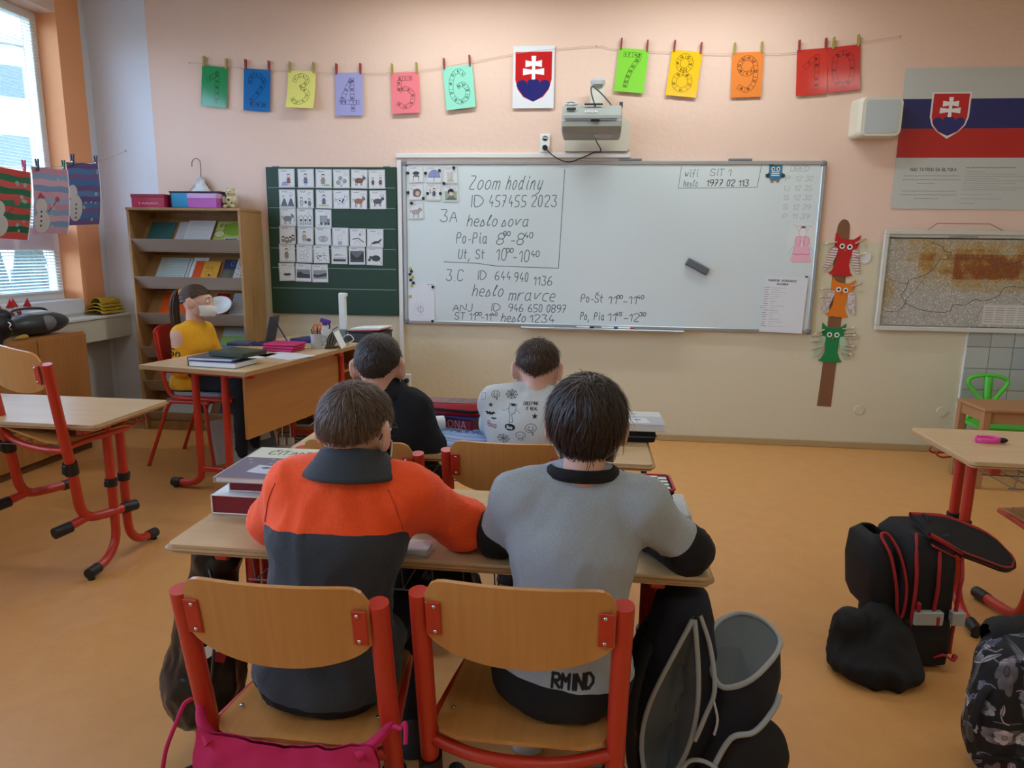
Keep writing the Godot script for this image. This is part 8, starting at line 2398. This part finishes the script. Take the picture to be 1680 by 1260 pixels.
func seated(x: float, z: float, o: Dictionary) -> Dictionary:
	# joints of a child facing -z at a desk, hips over (x, z)
	var c := {"side": Vector3.RIGHT, "pelvis": V(x, 0.49, z), "waist": V(x, 0.61, z - 0.01), "chest": V(x, 0.75, z - 0.04), "neck": V(x, 0.885, z - 0.06),
		"sl": V(x - 0.13, 0.845, z - 0.06), "sr": V(x + 0.13, 0.845, z - 0.06), "el": V(x - 0.22, 0.74, z - 0.16), "er": V(x + 0.22, 0.74, z - 0.16), "wl": V(x - 0.1, 0.722, z - 0.33), "wr": V(x + 0.08, 0.722, z - 0.34),
		"kl": V(x - 0.1, 0.475, z - 0.38), "kr": V(x + 0.1, 0.475, z - 0.38), "al": V(x - 0.1, 0.09, z - 0.36), "ar": V(x + 0.1, 0.09, z - 0.34)}
	for k in o: c[k] = o[k]
	return c

func surf_z(m: Dictionary, x: float, y: float) -> float:
	# how far back (+z) the mesh reaches near (x, y)
	var z := 0.0
	var w := 0.0
	var top := -1.0
	for p in m.v:
		if absf(p.x - x) < 0.012 and absf(p.y - y) < 0.012: top = maxf(top, p.z)
	for p in m.v:
		if absf(p.x - x) < 0.014 and absf(p.y - y) < 0.014 and p.z > top - 0.03:
			var q := 1.0 / (0.0005 + absf(p.x - x) + absf(p.y - y))
			z += p.z * q
			w += q
	return z / w if w > 0.0 else -1.0

func hem(p: Vector3, y: float, zf: float, ytop: float) -> float:
	# above the hem at the back and sides, or above the lap in front
	return minf(p.y - y, maxf(p.z - zf, p.y - ytop))

func boy_orange():
	var c := seated(0.855, 3.885, {"chest": V(0.868, 0.76, 3.84), "neck": V(0.895, 0.90, 3.80), "sl": V(0.762, 0.862, 3.80), "sr": V(1.022, 0.862, 3.80), "el": V(0.665, 0.748, 3.72), "er": V(1.135, 0.752, 3.70), "wl": V(0.70, 0.73, 3.52), "wr": V(0.99, 0.728, 3.52), "puff": 0.013, "wide": 1.0})
	var t := thing("person", "boy in an orange and charcoal fleece bent over the near desk", "person", V(0.86, 0, 3.8))
	var m := body_field(c)
	Soft.push(m, folds(3, 9.0, 0.007))
	var a := Soft.split(m, func(p): return hem(p, 0.452 - (p.x - 0.855) * 0.1, 3.76, 0.575))
	obj("trousers", Soft.done(a[0], t.position), M.black_jersey, t)
	var b := Soft.split(a[1], func(p): return minf(0.795 + 0.016 * (1.0 - pow((p.x - 0.868) / 0.16, 2)) - p.y, 0.168 - absf(p.x - 0.868)))
	var fl := obj("fleece_yoke", Soft.done(b[0], t.position), M.orange_fleece, t)
	obj("fleece_body", Soft.done(b[1], t.position), M.charcoal_fleece, t)
	# turned-down collar
	var nk: Vector3 = V(0.902, 0.945, 3.805)
	var rings := []
	for q in [[0.060, 0.0], [0.064, 0.018], [0.072, 0.014], [0.088, -0.01], [0.112, -0.034], [0.115, -0.041], [0.108, -0.046], [0.07, -0.02]]:
		var r := []
		for k in 28:
			var an := TAU * k / 28
			var back := 0.5 + 0.5 * sin(an)
			r.append(nk + V(cos(an) * q[0] * 1.04, q[1] * (0.75 + 0.35 * back) + 0.018 * back - 0.02 * (1 - back), sin(an) * q[0] * 0.92) - t.position)
		r.reverse()
		rings.append(r)
	rings.reverse()
	obj("collar", Geo.new().loft(rings, false), M.charcoal_fleece, t)
	for e in [-1.0, 1.0]:
		var seam := []
		for k in 12:
			var yy := 0.80 + k * 0.0085
			var xx: float = 0.87 + e * (0.158 - 0.03 * pow(k / 11.0, 2))
			var zz := surf_z(b[0], xx, yy)
			if zz > 3.5: seam.append(V(xx, yy, zz + 0.0008) - t.position)
		if seam.size() > 3: obj("sleeve_seam", Geo.new().tube(curve(seam, 3), 0.0016, 6), mat("orange_thread", rgb(206, 70, 20), 0.9), fl)
	var skin := []
	hand_at(t, c.wl, V(0.1, -0.05, -1), false, 1.0)
	hand_at(t, c.wr, V(-0.3, -0.05, -1), true, 1.0)
	add_head(t, skin, V(0.905, 1.0, 3.785), ry(-0.22) * rx(-0.2), 0.99, {"col": lin(62, 45, 34), "col2": lin(120, 94, 72), "n": 6500, "len": 0.022, "lift": 0.22, "shag": 0.003, "nape": -0.60, "brow": 0.42, "crown": V(0.1, 0.8, 0.6), "puff": 0.005, "side": -0.55, "top": 1.3, "steps": 3, "seed": 3, "fall": 0.6}, true, t.position, c.neck, true)
	finish(t, c, skin, M.shoe_dark)

func boy_grey():
	var c := seated(1.385, 3.845, {"waist": V(1.395, 0.61, 3.84), "chest": V(1.40, 0.755, 3.81), "neck": V(1.415, 0.905, 3.785), "sl": V(1.275, 0.862, 3.79), "sr": V(1.545, 0.862, 3.79), "el": V(1.222, 0.742, 3.72), "er": V(1.665, 0.735, 3.74), "wl": V(1.30, 0.722, 3.53), "wr": V(1.50, 0.722, 3.54), "puff": 0.007, "wide": 0.93})
	var t := thing("person", "dark-haired boy in a plain grey shirt with black sleeves", "person", V(1.4, 0, 3.8))
	var m := body_field(c)
	Soft.push(m, folds(7, 9.0, 0.006))
	var a := Soft.split(m, func(p): return hem(p, 0.508 - (p.x - 1.39) * 0.1, 3.74, 0.58))
	obj("trousers", Soft.done(a[0], t.position), M.black_jersey, t)
	var b := Soft.split(a[1], func(p):
		var best := -1.0
		for e in ["l", "r"]:
			var s: Vector3 = c["s" + e]
			var el: Vector3 = c["e" + e]
			var dirn := (el - s).normalized()
			best = maxf(best, minf((p - s.lerp(el, 0.72)).dot(dirn), 0.082 - minf(seg_dist(p, s.lerp(el, 0.7), el), seg_dist(p, el, c["w" + e]))))
		return best)
	var sh := Ink.new(512, 512, Color.WHITE)
	var hn := seamless(0.12, 33, 256, 2)
	var fine := seamless(0.3, 34, 256, 2)
	for y in 512:
		for x in 512: sh.im.set_pixel(x, y, rgb(152, 158, 161).lerp(rgb(170, 176, 178), clampf((hn.get_pixel(x % 256, y * 3 % 256).r * 0.6 + fine.get_pixel(x % 256, y % 256).r * 0.6) * 1.5 - 0.4, 0, 1)))
	sh.text("RMIND", 222, 434, 24, 5.6, rgb(26, 26, 28), 0, 0.05, 0.85)
	var sm := tex_mat("tee_print", sh, 0.92)
	obj("shirt", Soft.done(b[0], t.position, func(p: Vector3, n: Vector3): return Vector2((p.x - 1.13) / 0.55, 1.0 - (p.y - 0.43) / 0.55) if n.z > 0.1 else Vector2((p.x + p.z) * 1.2, p.y * 0.6 - 0.3)), sm, t)
	obj("undershirt_sleeves", Soft.done(b[1], t.position), M.black_jersey, t)
	obj("neck_band", Geo.new().tube(range(28).map(func(k): return V(1.416 + cos(TAU * k / 28) * 0.07, 0.930 + 0.008 * sin(TAU * k / 28), 3.788 + sin(TAU * k / 28) * 0.068) - t.position), 0.012, 8, false, true, 1.2), M.black_jersey, t)
	var skin := []
	hand_at(t, c.wl, V(0.2, -0.05, -1), false, 1.0)
	hand_at(t, c.wr, V(-0.35, -0.05, -1), true, 1.0)
	add_head(t, skin, V(1.422, 1.03, 3.775), rx(-0.16) * ry(-0.04), 0.96, {"col": lin(26, 18, 15), "col2": lin(66, 47, 38), "n": 7500, "len": 0.07, "lift": 0.03, "taper": 0.2, "nape": -0.78, "brow": 0.35, "crown": V(0.12, 0.8, 0.6), "puff": 0.011, "steps": 7, "seed": 5, "fall": 0.9, "mess": 0.6, "wide": 1.5, "shag": 0.014}, true, t.position, c.neck)
	finish(t, c, skin, M.shoe_grey)

func boy_navy():
	var c := seated(0.68, 2.915, {"neck": V(0.685, 0.90, 2.90), "chest": V(0.68, 0.76, 2.90), "waist": V(0.68, 0.61, 2.92), "sl": V(0.56, 0.842, 2.89), "sr": V(0.80, 0.842, 2.89), "el": V(0.49, 0.72, 2.86), "er": V(0.852, 0.70, 2.86), "wl": V(0.58, 0.725, 2.66), "wr": V(0.76, 0.725, 2.66), "puff": 0.014, "wide": 1.0})
	var t := thing("person", "short-cropped boy in a dark navy jacket at the front desk", "person", V(0.70, 0, 2.88))
	var m := body_field(c)
	Soft.push(m, folds(9, 9.0, 0.006))
	var a := Soft.split(m, func(p): return hem(p, 0.43, 2.79, 0.57))
	obj("trousers", Soft.done(a[0], t.position), M.dark_denim, t)
	obj("jacket", Soft.done(a[1], t.position), M.navy_jacket, t)
	var rings := []
	for q in [[0.058, 0.03], [0.064, 0.045], [0.074, 0.03], [0.098, -0.01], [0.11, -0.03], [0.104, -0.036], [0.08, -0.02]]:
		var r := []
		for k in 26:
			var an := TAU * k / 26
			r.append(V(0.688 + cos(an) * q[0], 0.925 + q[1], 2.895 + sin(an) * q[0] * 0.85) - t.position)
		r.reverse()
		rings.append(r)
	rings.reverse()
	obj("collar", Geo.new().loft(rings, false), M.navy_jacket, t)
	var skin := []
	hand_at(t, c.wl, V(0.1, -0.05, -1), false, 0.95)
	hand_at(t, c.wr, V(-0.1, -0.05, -1), true, 0.95)
	add_head(t, skin, V(0.685, 0.995, 2.90), rx(-0.12) * rz(0.03), 1.06, {"col": lin(44, 36, 32), "col2": lin(76, 64, 56), "n": 4200, "len": 0.012, "lift": 0.35, "nape": -0.66, "brow": 0.42, "crown": V(0.1, 0.8, 0.6), "puff": 0.003, "side": -0.4, "top": 1.8, "steps": 2, "seed": 8, "fall": 0.4}, true, t.position, c.neck)
	finish(t, c, skin, M.shoe_dark)

func boy_print():
	var c := seated(1.20, 2.83, {"waist": V(1.205, 0.62, 2.83), "chest": V(1.21, 0.77, 2.80), "neck": V(1.228, 0.88, 2.755), "sl": V(1.085, 0.85, 2.765), "sr": V(1.355, 0.845, 2.765), "el": V(1.06, 0.738, 2.63), "er": V(1.40, 0.735, 2.68), "wl": V(1.12, 0.725, 2.50), "wr": V(1.28, 0.725, 2.52), "puff": 0.01, "wide": 1.05})
	var t := thing("person", "boy in a pale grey printed shirt bending low over the front desk", "person", V(1.21, 0, 2.78))
	var m := body_field(c)
	Soft.push(m, folds(12, 9.0, 0.005))
	var a := Soft.split(m, func(p): return hem(p, 0.45, 2.72, 0.57))
	obj("trousers", Soft.done(a[0], t.position), M.dark_denim, t)
	var I := Ink.new(1024, 1024, rgb(196, 200, 198))
	var k := rgb(34, 36, 38)
	var g := rgb(120, 126, 126)
	var fine := seamless(0.3, 34, 256, 2)
	for y in 1024:
		for x in 1024: I.im.set_pixel(x, y, rgb(186, 190, 188).lerp(rgb(206, 209, 207), fine.get_pixel(x % 256, y % 256).r))
	var smile := func(p: Vector2, r: float):
		I.ring(p, r, 4, k, r * 0.85).disc(p + Vector2(-r * 0.35, -r * 0.2), 5, k).disc(p + Vector2(r * 0.35, -r * 0.2), 5, k)
		I.line(curve([p + Vector2(-r * 0.55, r * 0.15), p + Vector2(0, r * 0.55), p + Vector2(r * 0.55, r * 0.15)], 5), 6, k)
		I.line([p + Vector2(r * 0.2, r * 0.8), p + Vector2(r * 0.4, r * 1.4), p + Vector2(r * 0.5, r * 0.7)], 4, k)
	var web := func(p: Vector2, r: float):
		for q in 8: I.line([p, p + Vector2(cos(TAU * q / 8), sin(TAU * q / 8) * 0.75) * r], 4, k)
		for s in [0.35, 0.65, 0.95]:
			for q in 8: I.line([p + Vector2(cos(TAU * q / 8), sin(TAU * q / 8) * 0.75) * r * s, p + Vector2(cos(TAU * (q + 1) / 8), sin(TAU * (q + 1) / 8) * 0.75) * r * s], 4, k)
	var star := func(p: Vector2, r: float):
		var s := []
		for q in 10: s.append(p + Vector2(sin(TAU * q / 10), -cos(TAU * q / 10)) * (r if q % 2 == 0 else r * 0.42))
		I.fill(s, k)
	var bat := func(p: Vector2, s: float): I.fill(pvec([[-50, 0], [-30, -16], [-12, -6], [-6, -16], [0, -10], [6, -16], [12, -6], [30, -18], [52, -2], [30, 2], [22, 16], [8, 8], [0, 20], [-10, 8], [-26, 16], [-34, 4]]).map(func(q): return p + q * s), k)
	var skull := func(p: Vector2): I.ring(p, 44, 4, k, 34).disc(p + Vector2(-14, 6), 5, k).disc(p + Vector2(20, 10), 5, k).line([p + Vector2(-18, 34), p + Vector2(-18, 50), p + Vector2(22, 50), p + Vector2(24, 32)], 4, k)
	for oy in [0, 560]:
		smile.call(Vector2(330, 190 + oy), 38)
		web.call(Vector2(480, 180 + oy), 56)
		star.call(Vector2(290, 290 + oy), 26)
		bat.call(Vector2(290, 370 + oy), 1.1)
		bat.call(Vector2(330, 412 + oy), 0.6)
		I.text("Boo", 270, 500 + oy, 50, 7, rgb(110, 70, 66), 1)
		I.fill(I.oval(Vector2(490, 470 + oy), 50, 34), k)
		I.text("Boo", 462, 486 + oy, 28, 6, rgb(206, 208, 206), 0)
		# a wrapped-up walking figure
		I.line(pvec([[470, 260 + oy], [540, 262 + oy], [528, 340 + oy], [500, 350 + oy], [512, 420 + oy], [480, 424 + oy], [484, 350 + oy], [466, 330 + oy]]), 4, k, true)
		for q in 4: I.line([Vector2(472, 285 + q * 16 + oy), Vector2(532, 290 + q * 16 + oy)], 3, g)
		I.disc(Vector2(506, 272 + oy), 26, k, 10)
		I.line(pvec([[470, 300 + oy], [420, 330 + oy], [396, 318 + oy]]), 4, g).line(pvec([[532, 300 + oy], [580, 340 + oy]]), 4, g)
		fit(I, "CREEPING", 600, 730, 262 + oy, 26, 5, k, 0)
		fit(I, "IT REAL", 625, 730, 306 + oy, 26, 5, k, 0)
		star.call(Vector2(710, 360 + oy), 30)
		smile.call(Vector2(680, 470 + oy), 50)
		skull.call(Vector2(590, 540 + oy))
		web.call(Vector2(430, 590 + oy), 60)
		I.line(pvec([[190, 200 + oy], [230, 180 + oy], [236, 240 + oy], [196, 260 + oy]]), 4, g, true)
	var pm := tex_mat("print_tee", I, 0.92)
	obj("shirt", Soft.done(a[1], t.position, func(p: Vector3, n: Vector3): return Vector2((p.x - 0.961) / 0.40, 0.186 + (0.895 - p.y) / 0.36)), pm, t)
	var skin := []
	hand_at(t, c.wl, V(0.2, -0.05, -1), false, 0.95)
	hand_at(t, c.wr, V(-0.2, -0.05, -1), true, 0.95)
	add_head(t, skin, V(1.232, 0.972, 2.72), rx(-0.36), 1.0, {"col": lin(56, 42, 32), "col2": lin(92, 70, 54), "n": 5200, "len": 0.024, "lift": 0.3, "nape": -0.72, "taper": 0.1, "brow": 0.42, "crown": V(-0.1, 0.8, 0.6), "puff": 0.005, "side": -0.3, "top": 1.9, "steps": 3, "seed": 12, "fall": 0.4, "mess": 0.5}, true, t.position, c.neck)
	finish(t, c, skin, M.shoe_dark)

func girl():
	# sits sideways, facing +x, hips over (-1.18, 1.0)
	var q := V(-1.18, 0, 1.0)
	var c := {"side": V(0, 0, 1), "pelvis": q + V(0, 0.54, 0), "waist": q + V(0.01, 0.65, 0), "chest": q + V(0.035, 0.77, 0), "neck": q + V(0.05, 0.90, 0), "sl": q + V(0.04, 0.855, -0.125), "sr": q + V(0.02, 0.855, 0.125), "el": q + V(0.10, 0.66, -0.17), "er": q + V(0.03, 0.64, 0.17), "wl": q + V(0.27, 0.615, -0.10), "wr": q + V(0.24, 0.615, 0.11), "kl": q + V(0.38, 0.53, -0.09), "kr": q + V(0.38, 0.53, 0.09), "al": q + V(0.36, 0.09, -0.09), "ar": q + V(0.38, 0.09, 0.12), "puff": 0.004, "wide": 0.94, "toe": Vector3.RIGHT}
	var t := thing("person", "girl with a ponytail and face mask in a yellow top", "person", V(-1.12, 0, 1.0))
	var m := body_field(c)
	Soft.push(m, folds(15, 9.0, 0.004))
	var a := Soft.split(m, func(p): return minf(p.y - 0.50, maxf(-0.05 - (p.x - q.x) + 0.14, p.y - 0.635)))
	obj("trousers", Soft.done(a[0], t.position), M.dark_denim, t)
	# bare shoulder patches
	var holes := Soft.split(a[1], func(p):
		var best := -1.0
		for e in ["l", "r"]:
			var s: Vector3 = (c["s" + e] as Vector3).lerp(c["e" + e], 0.10)
			var out: float = 1.0 if e == "r" else -1.0
			var d: Vector3 = p - s
			best = maxf(best, minf(1.0 - sqrt(pow(d.x / 0.044, 2) + pow(d.y / 0.056, 2)), out * d.z * 20.0 - 0.2))
		return best)
	var top := obj("yellow_top", Soft.done(holes[0], t.position), M.yellow_knit, t)
	for half in Soft.split(holes[1], func(p): return p.z - 1.0): obj("bare_shoulder", Soft.done(half, t.position), M.skin, t)
	var skin := []
	hand_at(t, c.wl, V(1, -0.1, 0.1), false, 0.95)
	hand_at(t, c.wr, V(1, -0.1, -0.1), true, 0.95)
	var tm := MeshInstance3D.new()
	tm.mesh = lettering("So", 0.05, 0.003)
	tm.material_override = M.black
	tm.name = "sleeve_print"
	top.add_child(tm)
	tm.position = V(q.x + 0.02, 0.745, maxf(1.17, surf_z(holes[0], q.x + 0.02, 0.745)) + 0.002) - t.position
	tm.rotation.z = -0.25
	var hp := q + V(0.075, 1.055, 0.0)
	var bs := ry(-PI / 2 + 0.12)
	add_head(t, skin, hp, bs, 1.0, {"col": lin(58, 40, 30), "col2": lin(96, 68, 50), "n": 3600, "len": 0.06, "lift": 0.0, "nape": -0.45, "brow": 0.34, "crown": V(0, 0.5, -0.9), "puff": 0.005, "steps": 6, "seed": 14, "fall": 0.0, "mess": 0.05, "comb": V(0, 0.2, 0.8), "wide": 1.4}, true, t.position, c.neck)
	# ponytail
	var pt := hp + V(-0.095, 0.055, 0.01)
	var g := RandomNumberGenerator.new()
	g.seed = 4
	var tail := Geo.new()
	for i in 90:
		var an := g.randf() * TAU
		var rr := sqrt(g.randf())
		var sx := cos(an) * rr
		var sz := sin(an) * rr
		var L := g.randf_range(0.85, 1.05)
		var pts := [pt + V(sx, sz, 0) * 0.01 + V(0, 0, sz * 0.01), pt + V(-0.03 + sx * 0.018, 0.01, sz * 0.02), pt + V(-0.055 + sx * 0.026, -0.06 * L, sz * 0.03), pt + V(-0.06 + sx * 0.028, -0.15 * L, sz * 0.032), pt + V(-0.05 + sx * 0.024, -0.24 * L, sz * 0.026), pt + V(-0.04 + sx * 0.01, -0.32 * L, sz * 0.012)]
		tail.tube(curve(pts, 3).map(func(e): return e - t.position), range(16).map(func(e): return 0.0042 * (1.0 - pow(e / 15.0, 3) * 0.85)), 5, false)
	obj("ponytail", tail, mat("ponytail_hair", rgb(72, 50, 38), 0.5), t)
	obj("hair_band", Geo.new().tube(range(12).map(func(e): return pt + V(-0.008 + 0.004 * (e % 2), cos(TAU * e / 12) * 0.018, sin(TAU * e / 12) * 0.018) - t.position), 0.008, 8, false, true), mat("hair_band", rgb(226, 150, 30), 0.6), t)
	finish(t, c, skin, M.shoe_grey)
